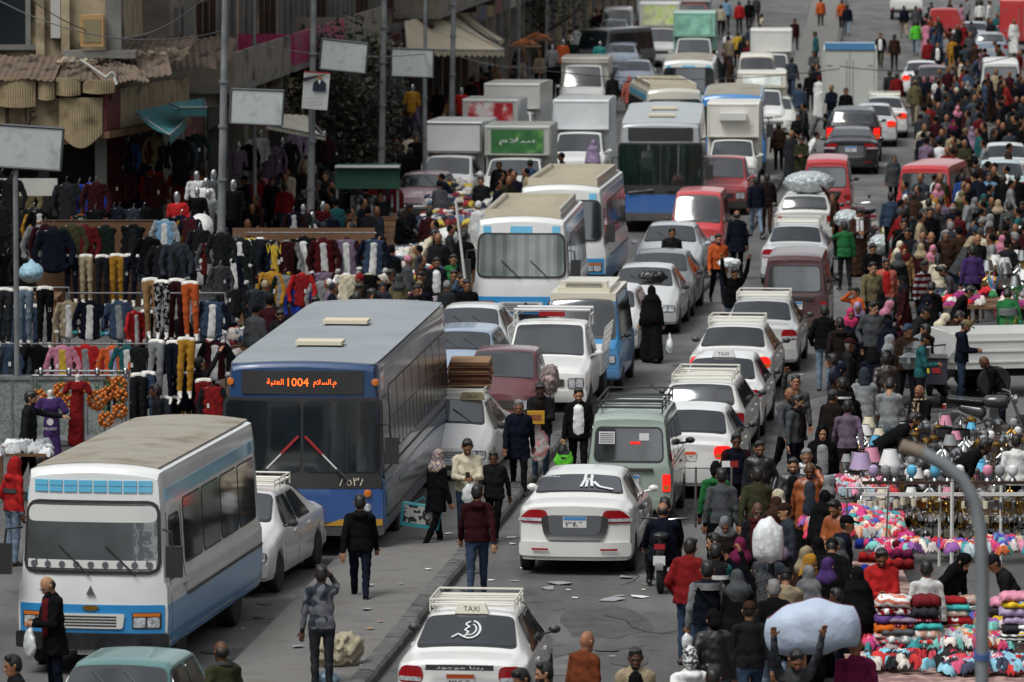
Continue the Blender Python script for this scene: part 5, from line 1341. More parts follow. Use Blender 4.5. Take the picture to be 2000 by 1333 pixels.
 if ex.get('pack'):
  m=SDF(.04);m.c((-.19,0,hd[2]-.25),(-.19,0,hd[2]-.5),.10,.12,sc=(.8,1.2,1));V,Q,t=m.build(.03);b_=link('backpack',arr_mesh('backpack',V,Q,t),[cloth(ex['pack'])],None,o.location,rz,sc)
  tag(b_,uniq(ex['pack']+' backpack worn by a walker',p[0],p[1]),'backpack')
 if label is None:
  who='child' if child else('woman' if fem else rp.choice(('man',)))
  hw={'short':'','bald':'bald ','fringe':'balding ','long':'long haired ','beanie':'beanie clad ','cap':'capped ','helmet':'helmeted ','hood':'hooded '}.get(head,'')
  if head=='short' and hc=='grey':hw='grey haired '
  base=hw+who
  if fem and head!='long':base+=' in '+((extra or{}).get('hc')or top)+' '+('headscarf' if head=='hijab' else 'face veil' if head=='niqab' else 'long veil')+' and '+top+' '+TOPW[wear]
  else:base+=' in '+(pat[0]+' ' if pat else '')+top+' '+('leather ' if lea else '')+TOPW[wear]+(' over '+inner+' shirt' if inner else '')+(' and '+bot+' trousers' if wear not in('robe','abaya')and not inner else '')
  base+={'F':'','B':' from behind','L':'','R':''}.get(face,'')
  if POSES[pose].get('sit'):base='seated '+base
  elif POSES[pose].get('lean',3)>20:base='stooping '+base
  label=uniq(base,p[0],p[1])
 tag(o,label,'person',group)
 PPL.append((p[0],p[1],px,py));o['_i']=0;del o['_i']
 o_info=dict(o=o,p=p,rz=rz,sc=sc,info=info)
 return o_info
def hand_at(q,i):
 h=q['info']['hands'][i]*q['sc'];c,s=cos(q['rz']),sin(q['rz'])
 return(q['p'][0]+h[0]*c-h[1]*s,q['p'][1]+h[0]*s+h[1]*c,h[2]+q['o'].location[2])
def sack_mesh(w,d,h,noise=.012,hstep=.03,neckz=0.):
 s=SDF(.05);s.e((0,0,0),(d/2,w/2,h/2))
 if neckz:s.c((0,0,h*.3),(0,0,h*.5+neckz),.04,.015,k=.08)
 V,Q,t=s.build(hstep,noise=noise);return arr_mesh('sack',V,Q,t)
def bag(q,i,col,w=.28,h=.36,label='',cat='bag',name='carrier_bag',d=.12,mt=None):
 x,y,z=hand_at(q,i);s=SDF(.03)
 s.e((0,0,-h*.62),(d/2,w/2,h*.40));s.c((0,0,-h*.4),(0,0,-.02),.04,.012,sc=(1,1.3,1),k=.06)
 s.c((0,-w*.18,-h*.35),(0,0,-.01),.012,k=.02);s.c((0,w*.18,-h*.35),(0,0,-.01),.012,k=.02)
 V,Q,t=s.build(.018,noise=.006)
 o=link(name,arr_mesh(name,V,Q,t),[mt or mat('bag_'+col.replace(' ','_'),col,rough=.35,bump=(22,.8,.02),coat=.2)],None,(x,y,z-.02),q['rz'])
 tag(o,label,cat);return o
 # ------------------------------------------------------------------ setting of the left side: facades, signs, poles, tree
def Q(px,py,Y):
 """point on the vertical plane at distance Y seen at px, py"""
 u,v=(px-1000)/FPX,(666.5-py)/FPX;dy=_ct+v*_st;t=Y/dy
 return(u*t,Y,CAMH+(-_st+v*_ct)*t)
rm=random.Random(5)
FAC=lambda Y:-9.5+.085*(Y-133)
plaster=mat('stained_plaster','ab9c80',rough=.9,noise=(.9,.35),bump=(6,.4,.03),col2='453b2e')
plaster2=mat('grey_plaster','857e72',rough=.9,noise=(.8,.35),bump=(6,.4,.03),col2='35322c')
pink_pl=mat('brown_pink_plaster','6b5144',rough=.9,noise=(.9,.3),bump=(6,.4,.03),col2='2e231e')
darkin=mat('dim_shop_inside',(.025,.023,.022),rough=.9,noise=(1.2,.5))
woodm=mat('weathered_wood','6d4f36',rough=.8,noise=(3,.35),bump=(10,.4,.01));woodd=mat('dark_wood','3a2519',rough=.8,noise=(3,.35))
board=mat('brown_board','6a4c34',rough=.8,noise=(1.5,.2))
concw=mat('raw_concrete','6f6e69',rough=.9,noise=(1.2,.25),bump=(8,.4,.02))
tin=mat('rusty_corrugated_tin','6c5c4e',rough=.85,noise=(2.3,.5),bump=(5,.4,.03),col2='2b2420')
def building(name,pts,H0,H1,m,label,shops,cat='building',wins_=(),bal=()):
 r=tag(empty(name,(pts[0][0],pts[0][1],0)),label,cat);land(pts[0][0],pts[0][1],cat if cat!='building' else label.split(',')[0][:0]+'market building')
 return r
corner=empty('corner_building',(-9.5,134,0));tag(corner,'stained corner building with scalloped cream shop canopy and raw concrete posts','building')
def W2(name,x0,x1,y0,y1,z0,z1,m,par,inv=(-9.5,134)):
 b=MB();b.box(x0-inv[0],x1-inv[0],y0-inv[1],y1-inv[1],z0,z1);return b.obj(name,[m],par,smooth=False)
W2('wall',-22,-9.6,135.3,150,5.3,16,plaster,corner)
W2('wall',-22,-14.2,134.9,135.3,0,5.3,plaster2,corner)
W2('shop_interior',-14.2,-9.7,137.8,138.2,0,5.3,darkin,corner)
for x in(-14.1,-12.55,-11.1,-9.75):W2('shop_pillar',x-.13,x+.13,134.6,134.95,0,4.2,M_BLACK if x==-11.1 else concw,corner)
W2('window',-12.6,-11.55,135.24,135.32,6.15,8.2,M_GLASS,corner);W2('window_frame',-11.55,-11.43,135.18,135.34,6.1,8.2,concw,corner)
W2('window_sill',-12.7,-11.3,135.1,135.3,6.02,6.14,concw,corner)
W2('shutter',-10.95,-10.72,135.15,135.3,6.3,8.4,mat('pale_shutter','a9aaa4',rough=.7),corner)
for x in(-11.2,-10.6):W2('pilaster',x-.1,x+.1,135.1,135.32,5.9,9,plaster,corner)
W2('concrete_post',-9.62,-9.25,134.7,135.1,5.6,10,concw,corner);W2('concrete_post',-8.2,-7.95,142.2,142.6,5.6,10,concw,corner)
W2('balcony_slab',-10.6,-8.9,134.5,135.3,5.85,6.02,concw,corner)
b=MB();b.rbox((-.42,.6,6.5),(.55,.35,.75));b.rbox((-.42,.42,6.5),(.42,.02,.55),m=1);b.obj('air_conditioner',[plain('tan'),plain('khaki')],corner,smooth=False)
fl=mat('fluted_cream_panel','9a8b6c',rough=.8,noise=(1.5,.25),bump=(4,.3,.02),col2='5c4f3b')
def scallop(par,x0,x1,z1,z0,Y,inv,flute=.055,thick=.10,nm='canopy_scallop',mt=None,dip=.0):
 n=max(4,int((x1-x0)/flute));b=MB();rows=[]
 for j in range(5):
  row=[]
  for i in range(2*n+1):
   t=i/(2*n);x=x0+(x1-x0)*t;zb=z0-dip*sin(pi*t)
   row.append((x-inv[0],Y-inv[1]-(.02 if i%2 else 0)-.12*sin(pi*t),z1+(zb-z1)*j/4))
  rows.append(row)
 b.grid([r[::-1]for r in rows],thick=(0,thick,0));return b.obj(nm,[mt or fl],par,smooth=False)
I0=(-9.5,134)
for a,c,z1,z0 in((-12.4,-12.05,5.45,5.05),(-12.0,-11.15,5.45,4.78),(-11.1,-10.7,5.45,4.95),(-10.68,-10.1,5.45,5.05),(-10.05,-9.3,5.40,5.1)):scallop(corner,a,c,z1,z0,133.2,I0,dip=.03)
W2('fascia',-14,-10.6,133.45,133.6,4.05,4.95,fl,corner);W2('fascia_back_band',-14,-9.4,133.6,133.9,4.9,5.45,woodd,corner)  # cream fascia, and a dark wood band set behind the scallops
scallop(corner,-10.62,-9.6,4.98,4.15,133.3,I0,dip=.35)
W2('fascia_sill',-14,-10.4,133.35,133.75,3.88,4.05,woodm,corner)
b=MB();add_text(b,'\u0627\u0639',(-1.75,-.60,4.5),(1,0,0),(0,0,1),height=.55);b.tube([(-2.7,-.58,4.75),(-2.6,-.6,4.2)],.05,6);b.tube([(-2.35,-.58,4.8),(-2.35,-.6,4.15)],.05,6)
b.obj('shop_lettering',[plain('3b2c22')],corner,smooth=False)
for k in range(6):
 Y0=133.35+k*1.1;b=MB();x=-9.62+.24*(Y0-133.3);x2=-9.62+.24*(Y0-132.25)
 b.poly([(x+.1-I0[0],Y0-I0[1],4.2),(x2+.1-I0[0],Y0+1.06-I0[1],4.2),(x2+.1-I0[0],Y0+1.06-I0[1],5.15),(x+.1-I0[0],Y0-I0[1],5.15)],(-.15,0,0))
 b.obj('fascia',[plain('5a1d20',.7)if k==0 else fl],corner,smooth=False)
 b=MB();b.poly([(x+.16-I0[0],Y0-I0[1],4.02),(x2+.16-I0[0],Y0+1.06-I0[1],4.02),(x2+.16-I0[0],Y0+1.06-I0[1],4.18),(x+.16-I0[0],Y0-I0[1],4.18)],(-.3,0,0));b.obj('fascia_sill',[woodm],corner,smooth=False)
for i,(x,y,w,d,z,rz,sl)in enumerate([(-13.1,134.0,1.9,1.7,5.62,.05,-.12),(-11.5,133.9,1.7,1.7,5.66,-.06,-.14),(-10.1,134.0,1.6,1.7,5.6,.04,-.10),(-9.0,135.2,1.7,2.2,5.72,.12,-.05),(-8.7,137.5,1.9,2.4,5.95,-.1,.03),(-8.2,139.9,1.8,2.4,5.7,.08,-.04),(-7.9,142.2,1.9,2.4,5.75,-.05,.02),(-9.3,133.9,1.2,1.2,5.55,.4,-.18)]):
 b=MB();n=22;rows=[]
 for j in range(4):
  rows.append([(w*(k/n-.5),d*(j/3-.5),.02*cos(pi*k)+(sl*.5-.22)*d*(.5-j/3)+.03*sin(k*.5+i))for k in range(n+1)])
 b.grid(rows,thick=(0,0,-.012));o=b.obj('tin_sheet',[tin],corner,smooth=False);o.location=(x-I0[0],y-I0[1],z);o.rotation_euler=(0,0,rz)
s=MB()
for k in range(170):
 x=rm.uniform(-10.6,-7.8);y=133.6+(x+10.6)*1.2+rm.uniform(-.5,1.4);r=rm.uniform(.02,.09);s.rbox((x,y,5.75+rm.uniform(0,.12)+(.1 if x>-9.3 else 0)),(r*2,r*1.5,r),rm.uniform(0,3),rx=rm.uniform(-.6,.6))
tag(s.obj('rubble',[mat('pale_rubble','a1937f',rough=.9,noise=(1,.4),col2='5a5046')],smooth=False),kind='stuff')
for a,c in(((157,117),(208,152)),((207,153),(219,141)),((219,141),(228,166))):
 b=MB();b.tube([Q(*a,132.8),Q(*c,132.7)],.035,6);tag(b.obj('broken_tube',[mat('pale_tube','b0b0a8',rough=.4)]),{157:'long pale tube leaning over the tin roof edge',207:'short bent tube end at the canopy edge',219:'short pale tube hanging below the tin roof edge'}[a[0]],'tube','broken lamp tubes on the canopy')
BD=[(145.5,158,plaster2,'grey market building above the turquoise awning'),(158,171,plaster,'cream building with a magenta balcony band'),(171,183,pink_pl,'brown pink building behind the tree'),(183,199,plaster2,'grey building holding the big cream awnings'),(199,225,pink_pl,'dark brown building past the cream awnings'),(225,262,plaster2,'grey building beside the askew grey van'),(262,330,plaster,'last pale building up the street')]
W2('wall',FAC(135)-9,FAC(135)-.1,138.3,145.4,5.4,16,plaster,corner)
for i,(a,c,m,lab)in enumerate(BD):
 r=empty('building',(FAC(a),a,0));ang=atan2(c-a,FAC(c)-FAC(a));r.rotation_euler=(0,0,ang)
 tag(r,lab,'building');L_=sqrt((c-a)**2+(FAC(c)-FAC(a))**2);land(FAC((a+c)/2),(a+c)/2,['grey market building','magenta balcony','brown pink building','cream awnings','dark brown building','grey end building','last pale building'][i])
 b=MB();b.box(0,L_-.15,.3,9,4.1,15);b.obj('wall',[m],r,smooth=False)
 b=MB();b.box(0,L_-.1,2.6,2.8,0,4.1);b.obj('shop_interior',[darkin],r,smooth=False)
 n=max(2,int(L_/3.4))
 for k in range(n+1):
  b=MB();x=min(k*L_/n,L_-.45);b.box(x,x+.4,0,.5,0,4.3);b.obj('shop_pillar',[m if k%2 else concw],r,smooth=False)
 for k in range(n):
  x=(k+.18)*L_/n;w=L_/n*.62
  b=MB();b.box(x,x+w,.24,.34,4.9,6.6);f=b.obj('window',[M_GLASS],r,smooth=False)
  b=MB()
  for q in(0,.5,1):b.box(x+w*q-.05,x+w*q+.05,.16,.3,4.85,6.65)
  b.box(x-.08,x+w+.08,.10,.32,4.76,4.88);b.obj('window_frame',[woodd if k%2 else concw],f,smooth=False)
  b=MB();b.box(x-.3,x+w+.3,-.02,.1,3.3,4.0);b.obj('shop_sign',[mat('sign_board_%d'%((i*3+k)%6),['6b2630','39443f','8c8a80','50412f','2d3c56','7a6a3c'][(i*3+k)%6],rough=.6,noise=(3,.3))],r,smooth=False)
 if i in(0,1,2,4):
  b=MB();x0,x1=(.5,L_-.5);b.box(x0,x1,-1.3,.3,4.45,4.62);b.obj('balcony_slab',[concw],r,smooth=False)
  bm=paint('8a2350',.6)if i==1 else(plaster if i!=1 else None)
  b=MB();b.box(x0,x1,-1.3,-1.2,4.62,5.5);b.box(x0,x0+.08,-1.2,.3,4.62,5.5);b.obj('balcony_parapet',[mat('magenta_board','9a1f55',rough=.6,noise=(1.2,.25),col2='74434e')if i==1 else plaster2],r,smooth=False)
  for q in range(4):
   b=MB();x=x0+.3+q*(x1-x0-.6)/3;b.box(x-.08,x+.08,-1.1,.3,4.1,4.45);b.obj('bracket',[plaster2],r,smooth=False)
def awning(pts,m,label,nm='awning',stripes=0,val=.25,group=None):
 """sloped cloth: pts = back a, back b, front b, front a (world)"""
 a,b_,c,d=[np.array(p)for p in pts];mb=MB();rows=[]
 r=empty(nm,tuple(map(float,a)))
 for j in range(7):
  t=j/6;rows.append([tuple((a+(b_-a)*k/16)*(1-t)+(d+(c-d)*k/16)*t+np.array((0,0,-.10*sin(pi*t)+.012*sin(k*1.9)))-a)for k in range(17)])
 mb.grid(rows,thick=(0,0,-.015));mb.obj('canopy',[m],r)
 mb=MB();rows=[]
 for j in range(3):
  rows.append([tuple(d+(c-d)*k/32-a+np.array((0,0,-.015-val*(j/2)*(.8+.2*cos(k*pi)))))for k in range(33)])
 mb.grid(rows,thick=(0,.01,0));mb.obj('valance',[m],r)
 fr=MB();fr.tube([tuple(a-a),tuple(d-a)],.02,5);fr.tube([tuple(b_-a),tuple(c-a)],.02,5);fr.tube([tuple(d-a+np.array((0,0,.02))),tuple(c-a+np.array((0,0,.02)))],.025,5);fr.obj('awning_frame',[M_STEEL],r)
 tag(r,label,'awning',group);return r
creamc=mat('cream_awning_cloth','c9bea4',rough=.85,noise=(.6,.15),pattern=('stripes2',1.2,'b7a98b'));teal_c=mat('turquoise_awning_cloth','2a7277',rough=.8,noise=(2,.25))
awning([Q(262,218,134.3),Q(350,200,138.4),Q(364,234,137.2),Q(332,264,133.2)],teal_c,'torn turquoise cloth awning sagging below the cream canopy',val=.25)
awning([Q(330,202,135.6),Q(396,192,138.5),Q(404,212,138),Q(350,212,135)],teal_c,'small turquoise awning edge with short fringe, by the cream fascia',val=.22)
awning([Q(535,222,152),Q(600,226,154),Q(636,268,152),Q(520,245,148)],mat('pale_awning_cloth','b8b4a2',rough=.85,noise=(1,.15)),'pale sloping awning under the third blank panel',val=.1)
awning([Q(790,42,196),Q(850,28,205),Q(985,100,203),Q(795,98,193)],creamc,'large cream striped awning with short fringe over the fruit stalls',val=.22)
awning([Q(846,30,206),Q(880,22,214),Q(985,96,212),Q(975,104,204)],creamc,'narrow cream awning overlapping the large striped one',val=.12)
awning([Q(878,18,216),Q(898,12,224),Q(985,78,222),Q(975,82,214)],creamc,'last narrow cream awning above the far stalls',val=.12)
polem=mat('weathered_pole_grey','7c7f80',rough=.6,noise=(2,.3),metal=.3)
panm=mat('blank_grey_white_panel','b3bab8',rough=.5,noise=(3.2,.12),col2='979d9a')
def pole(px,py0,Y,lean,label,h=9,r=.085):
 g=Q(px,py0,Y);e=empty('lamp_post',(g[0],Y,0));b=MB();b.tube([(0,0,0),(lean*h*.5,0,h*.5),(lean*h,0,h)],[r*1.25,r,r*.8],10);b.obj('shaft',[polem],e)
 b=MB()
 for z in(2.2,3.4,4.6,5.6):b.tube([(lean*z,0,z-.03),(lean*z,0,z+.03)],r*1.35,10)
 b.obj('clamp',[M_STEEL],e);b=MB();b.tube([(0,0,0),(0,0,.35)],r*2,10);b.obj('base',[polem],e)
 tag(e,label,'lamp post','street poles along the market pavement');land(g[0],Y,'street pole');return e
pole(428,470,128,.022,'tall grey pole carrying the second blank panel, beside piled jackets')
pole(604,300,143,.018,'grey pole carrying the portrait poster and third blank panel');pole(743,270,161,.018,'grey pole in front of the tree edge')
pole(829,260,165,.005,'thin pole beside the fourth blank panel',r=.06);pole(880,190,180,.018,'grey pole before the striped cream awning');pole(1012,90,225,.01,'thin far pole by the orange fruit stall',r=.06);pole(1066,60,240,.012,'farthest thin pole near the dark tree',r=.06)
pole(497,230,150,.0,'slim dull pole between the second panel and the poster',r=.05)
def panel(c4,Y,label):
 q=[Q(x,y,Y)for x,y in c4];o=q[0];e=empty('blank_billboard',o);rel=lambda p:tuple(p[i]-o[i]for i in range(3))
 b=MB();b.poly([rel(p)for p in q],(0,.06,0));b.obj('panel_face',[panm],e,smooth=False)
 b=MB();n=4
 for i in range(4):b.tube([rel(q[i]),rel(q[(i+1)%4])],.025,4)
 b.obj('panel_frame',[plain('4a4d50')],e);tag(e,label,'sign panel','blank advertising panels on the street poles')
panel([(-12,243),(124,252),(118,334),(-12,326)],103,'largest blank panel, pale, above the hanging dark clothes')
b=MB();x0=Q(30,330,103.1);b.tube([(x0[0],103.1,0),(x0[0],103.1,x0[2]+.5)],.05,8);tag(b.obj('sign_post',[polem]),'post holding the largest blank panel above the metal cabinet','post')
panel([(452,174),(555,178),(551,246),(449,241)],127.8,'second blank panel hung on the tall pole by the jackets')
panel([(629,76),(719,86),(714,144),(624,135)],142.7,'third blank panel, tilted, above the portrait poster')
panel([(765,95),(847,97),(846,152),(764,149)],160.5,'fourth blank panel before the cream striped awning')
q=[Q(x,y,142.5)for x,y in((594,139),(645,143),(639,216),(589,212))];e=empty('poster_sign',q[0]);rel=lambda p:tuple(p[i]-q[0][i]for i in range(3))
b=MB();b.poly([rel(p)for p in q],(0,.03,0));b.obj('sheet',[mat('poster_paper','c9cdc9',rough=.5)],e,smooth=False)
def flat(name,pts,m,Y=142.45,par=e,org=q[0]):
 b=MB();b.poly([tuple(v[i]-org[i]for i in range(3))for v in[Q(x,y,Y)for x,y in pts]],(0,.01,0));return b.obj(name,[m],par,smooth=False)
flat('red_band',[(594,139),(645,142),(645,145),(594,142)],plain('red'));flat('dark_swoosh',[(593,152),(640,144),(616,153),(593,160)],plain('charcoal'))
flat('suit',[(612,162),(618,157),(630,157),(637,163),(636,179),(610,178)],plain('navy'));flat('face',[(621,148),(628,148),(629,155),(625,158),(621,155)],SKIN[1],142.44);flat('shirt',[(621,157),(627,157),(624,166)],plain('white'),142.43)
for y,c,w in((192,'red',.42),(200,'grey',.36),(206,'grey',.36)):
 b=MB();p=Q(615,y,142.44);add_text(b,ar('\u0627\u0644\u0633\u0644\u0627\u0645 \u0645\u062d\u0645\u062f'),tuple(p[i]-q[0][i]for i in range(3)),(1,0,.06),(0,0,1),width=w,height=.055);b.obj('lettering',[plain(c)],e,smooth=False)
tag(e,'portrait poster of a man in a dark blue suit, fixed to a pole','poster')
for k,(a,c,Ya,Yb,sag)in enumerate([((0,3),(440,60),131,128,.5),((500,88),(890,97),140,165,.25),((1000,130),(1640,135),170,172,.35),((1640,130),(2000,105),172,175,.3),((60,0),(330,70),131,140,.4),((240,75),(395,0),134,134,.2),((890,108),(1110,124),180,230,.3)]):
 A,B_=np.array(Q(*a,Ya)),np.array(Q(*c,Yb));b=MB();b.tube([tuple(A+(B_-A)*t/10-np.array((0,0,sag*4*(t/10)*(1-t/10))))for t in range(11)],.013,4)
 tag(b.obj('overhead_wire',[M_BLACK]),['dark wire sagging across the upper window of the corner building','wire strung past the third and fourth blank panels','thin wire crossing above the grey bus queue','thin wire crossing the far crowd','wire crossing the stained wall by the air conditioner','wire rising to the corner of the concrete posts','wire running from the striped awning to the far queue'][k],'wire','overhead wires')
def tree(px,pybase,Y,H,R_,label,seed,cz=None,n=5200,squash=1.1):
 rt=random.Random(seed);g=Q(px,pybase,Y);e=empty('tree',(g[0],Y,0));tag(e,label,'tree');land(g[0],Y,'dark tree')
 b=MB();b.tube([(0,0,0),(.08,0,H*.25),(-.05,.05,H*.5),(.05,0,H*.8)],[.2,.16,.12,.05],9)
 for k in range(7):
  a=rt.uniform(0,6.28);z=H*rt.uniform(.3,.6);b.tube([(0,0,z),(R_*.4*cos(a),R_*.4*sin(a),z+.6),(R_*.8*cos(a),R_*.8*sin(a),z+1.3)],[.07,.05,.02],6)
 b.obj('trunk',[mat('tree_bark','3b3128',rough=.9,noise=(6,.4))],e)
 vs,fs,ms=[],[],[];clumps=[(rt.uniform(-1,1),rt.uniform(-1,1),rt.uniform(-1,1),rt.uniform(.25,.5))for _ in range(26)]
 for k in range(n):
  c=clumps[rt.randrange(len(clumps))];d=nrm((rt.gauss(0,1),rt.gauss(0,1),rt.gauss(0,1)))*c[3]*rt.random()**.4
  x,y,z=(c[0]*.75+d[0])*R_,(c[1]*.75+d[1])*R_,(c[2]*.75+d[2])*R_*squash+(cz or H*.62);l=rt.uniform(.05,.13);u=nrm((rt.gauss(0,1),rt.gauss(0,1),rt.gauss(0,.6)))*l;w=nrm(np.cross(u,(rt.gauss(0,1),rt.gauss(0,1),1)))*l*.45
  o=len(vs);p=np.array((x,y,z));vs+=[tuple(p-u),tuple(p+w),tuple(p+u),tuple(p-w)];fs.append((o,o+1,o+2,o+3));ms.append(rt.randrange(3))
 me=mesh_from('crown',vs,fs,ms,smooth=False);link('crown',me,[mat('leaf_dark',(.018,.026,.016),rough=.6),mat('leaf_mid',(.030,.040,.022),rough=.6),mat('leaf_dusty',(.05,.055,.035),rough=.7)],e)
tree(668,300,163,5.8,1.75,'dusty dark green street tree behind the portrait poster',1,cz=3.3,squash=1.35,n=8500);tree(1060,60,255,5.5,2.6,'dark round tree at the far end of the stalls',2,cz=3.6,n=3500)
# ------------------------------------------------------------------ goods
def garment(kind):
 s=SDF(.03)
 if kind in('jacket','sweater','vest','long'):
  L_=.66 if kind!='long' else.95
  s.c((0,0,-.16),(0,0,-L_),.052,.062 if kind!='sweater' else.055,sc=(1,3.3,1),tag=0);s.c((0,-.17,-.09),(0,.17,-.09),.045,tag=0);s.c((0,-.05,-.05),(0,.05,-.05),.03,tag=0)
  if kind!='vest':
   for sg in(1,-1):s.c((0,.19*sg,-.10),(.02,.29*sg,-.38),.052,.048,tag=1);s.c((.02,.29*sg,-.38),(.06,.25*sg,-.58),.046,.04,tag=1);s.c((.06,.25*sg,-.58),(.07,.24*sg,-.60),.042,tag=3)
  s.c((.045,0,-.12),(.048,0,-L_-.02),.030,.045,sc=(.8,1.6,1),tag=2,k=.01);s.c((-.02,-.04,-.045),(-.02,.04,-.045),.045,tag=1,k=.02)
 elif kind=='trousers':
  s.c((0,-.05,-.06),(0,.05,-.06),.085,tag=0,sc=(.9,1.3,1));s.c((0,-.1,0),(0,.1,0),.055,tag=1,k=.01)
  for sg in(1,-1):s.c((0,.08*sg,-.12),(.02,.085*sg,-.55),.085,.06,tag=0);s.c((.02,.085*sg,-.55),(-.02,.085*sg,-.98),.06,.046,tag=0);s.c((-.02,.085*sg,-.98),(.0,.085*sg,-1.02),.04,tag=2,k=.01);s.c((-.02,.085*sg,-1.05),(.10,.085*sg,-1.11),.035,.025,tag=2)
 elif kind=='dress':
  s.c((0,0,-.14),(0,0,-.40),.10,.075,sc=(1,1.45,1));s.c((0,0,-.42),(0,0,-1.35),.085,.105,sc=(1,1.6,1));s.c((0,-.14,-.09),(0,.14,-.09),.055);s.c((.05,-.07,-.2),(.05,.07,-.2),.06)
  for sg in(1,-1):s.c((0,.17*sg,-.1),(.02,.25*sg,-.26),.06,.065)
  s.c((0,0,-.06),(0,0,.06),.045,.05,tag=1,k=.01)
 elif kind=='bust':
  s.e((0,0,.12),(.085,.07,.11),tag=1);s.c((0,0,0),(0,0,.06),.045,tag=1);s.c((0,-.15,-.07),(0,.15,-.07),.06);s.c((0,0,-.12),(0,0,-.62),.12,.10,sc=(1,1.45,1))
  for sg in(1,-1):s.c((0,.19*sg,-.09),(.0,.25*sg,-.42),.055,.045)
 V,Qd,t=s.build(.02 if kind!='trousers' else.019,noise=.007);return arr_mesh('garment',V,Qd,t)
_GM={}
WHT=mat('mannequin_white','cfccc4',rough=.35);SLV=mat('mannequin_silver','a9adb0',rough=.25,metal=.7)
GN={'jacket':'jacket','sweater':'sweater','vest':'padded waistcoat','long':'long garment','trousers':'trousers','dress':'dress','bust':'dressed mannequin'}
NG=0
def goods(kind,px,py,Y,c,c2=None,c3='white',rz=0.,hook=True,where='',sc=1.,pat=None,label=None,group='clothes hanging on the market racks',cuff=None):
 """a garment whose hanging point is seen at px, py at distance Y; faces the camera"""
 global NG;NG+=1
 if kind not in _GM:_GM[kind]=garment(kind)
 p=Q(px,py,Y);cm=cloth(c,pat);c2m=cloth(c2)if c2 else cm
 mats={'trousers':[cm,WHT,WHT],'dress':[cm,WHT],'bust':[cm,SLV if c3!='white' else WHT]}.get(kind)or[cm,c2m,cloth(c3)if c3 else cm,cloth(cuff or(c3 if c3 else c))]
 j=rm.uniform
 o=link('mannequin' if kind in('bust',)else kind.replace('vest','waistcoat').replace('long','garment'),_GM[kind],mats,None,(p[0]+j(-.02,.02),p[1],p[2]+j(-.03,.02)),0,(sc*(.72 if kind not in('trousers','bust','dress')else.88),sc*j(.92,1.08),sc*j(.93,1.06)));o.rotation_euler=(j(-.07,.07),j(-.06,.06),-pi/2+rz+j(-.22,.22))
 if hook and kind in('jacket','sweater','vest','long'):
  b=MB();b.tube([(0,-.2,-.09),(0,0,-.02),(0,.2,-.09)],.009,4,1);b.tube([(0,0,-.02),(0,0,.06),(0,.03,.09),(.0,.015,.115)],.007,4,0);b.obj('hanger',[M_CHROME,M_WHITE],o)
 if kind in('jacket','sweater','vest','trousers')and rm.random()<.3:b=MB();y_=rm.choice((-.09,.08));b.box(.075,.08,y_-.022,y_+.022,-.42,-.34);b.obj('price_tag',[M_WHITE],o,smooth=False)
 d=(pat[0]+' ' if pat else '')+c+(' and '+c2 if c2 and c2!=c else '')+' '+GN[kind]+(' over '+c3+' shirt' if c3 and kind in('jacket','vest')and c3!=c else '')
 tag(o,label or uniq(d+' '+where,p[0],p[1]),GN[kind].split()[-1],group);return o
def rail(px0,px1,py,Y,label,legs=0,mt=None,r=.018):
 a,b_=Q(px0,py,Y),Q(px1,py,Y);e=empty('clothes_rail',(a[0],Y,0));b=MB();L_=b_[0]-a[0];b.tube([(0,0,a[2]),(L_,0,b_[2])],r,6);b.obj('bar',[mt or M_BAR],e)
 for k in range(legs):b=MB();x=L_*k/max(1,legs-1);b.tube([(x,0,0),(x,0,a[2])],r,6);b.obj('upright',[mt or M_BAR],e)
 tag(e,label,'clothes rail');return e
cab=empty('metal_cabinet',Q(-20,890,103)[:2]+(0,));tag(cab,'pale green grey metal cabinet with ornate doors at the pavement edge','cabinet');land(-9.0,103,'metal cabinet')
cabm=mat('ornate_grey_metal','8b938e',rough=.5,metal=.2,pattern=('blotch',22,'747c77'),noise=(3,.15))
for k in range(5):
 b=MB();b.box(k*.42+.01,k*.42+.40,-.02,.45,.08,1.35);b.obj('door_panel',[cabm],cab,smooth=False)
 b=MB();b.box(k*.42-.012,k*.42+.012,-.04,.0,.05,1.38);b.obj('door_post',[M_STEEL],cab,smooth=False)
b=MB();b.box(-.02,2.12,-.05,.48,1.35,1.40);b.obj('cabinet_top',[M_STEEL],cab,smooth=False)
rail(-10,135,562,104.5,'upper bar over the ripped jeans, edge of the pavement racks',2);rail(130,440,573,104.2,'chrome bar holding short jackets above the fruit cart',3)
for x,c in((8,'dark grey'),(48,'faded denim'),(86,'black')):goods('trousers',x,565,104.3,c,where='with ripped knees on leg form')
for x,c,c2,c3,cu in((131,'beige','beige','white','white'),(176,'navy','navy','white','turquoise'),(228,'denim','denim','light grey','light blue'),(418,'denim','navy','white','white')):goods('jacket',x,585,104.2,c,c2,c3,cuff=cu,where='on chrome bar')
goods('jacket',262,604,104.1,'bright red','bright red','white',rz=.9,where='turned sideways');goods('trousers',291,545,103.9,'tan',where='on leg form');goods('trousers',318,551,103.7,'dark brown',pat=('blotch',14,'light grey'),where='on leg form');goods('trousers',369,556,103.6,'orange',where='on leg form',label='bright ochre trousers on a leg form facing the street above the fruit cart')
goods('trousers',345,548,104.4,'maroon',where='with white letters')
rail(-10,300,672,103.6,'lower bar with pink, red and orange tops behind the cart',3)
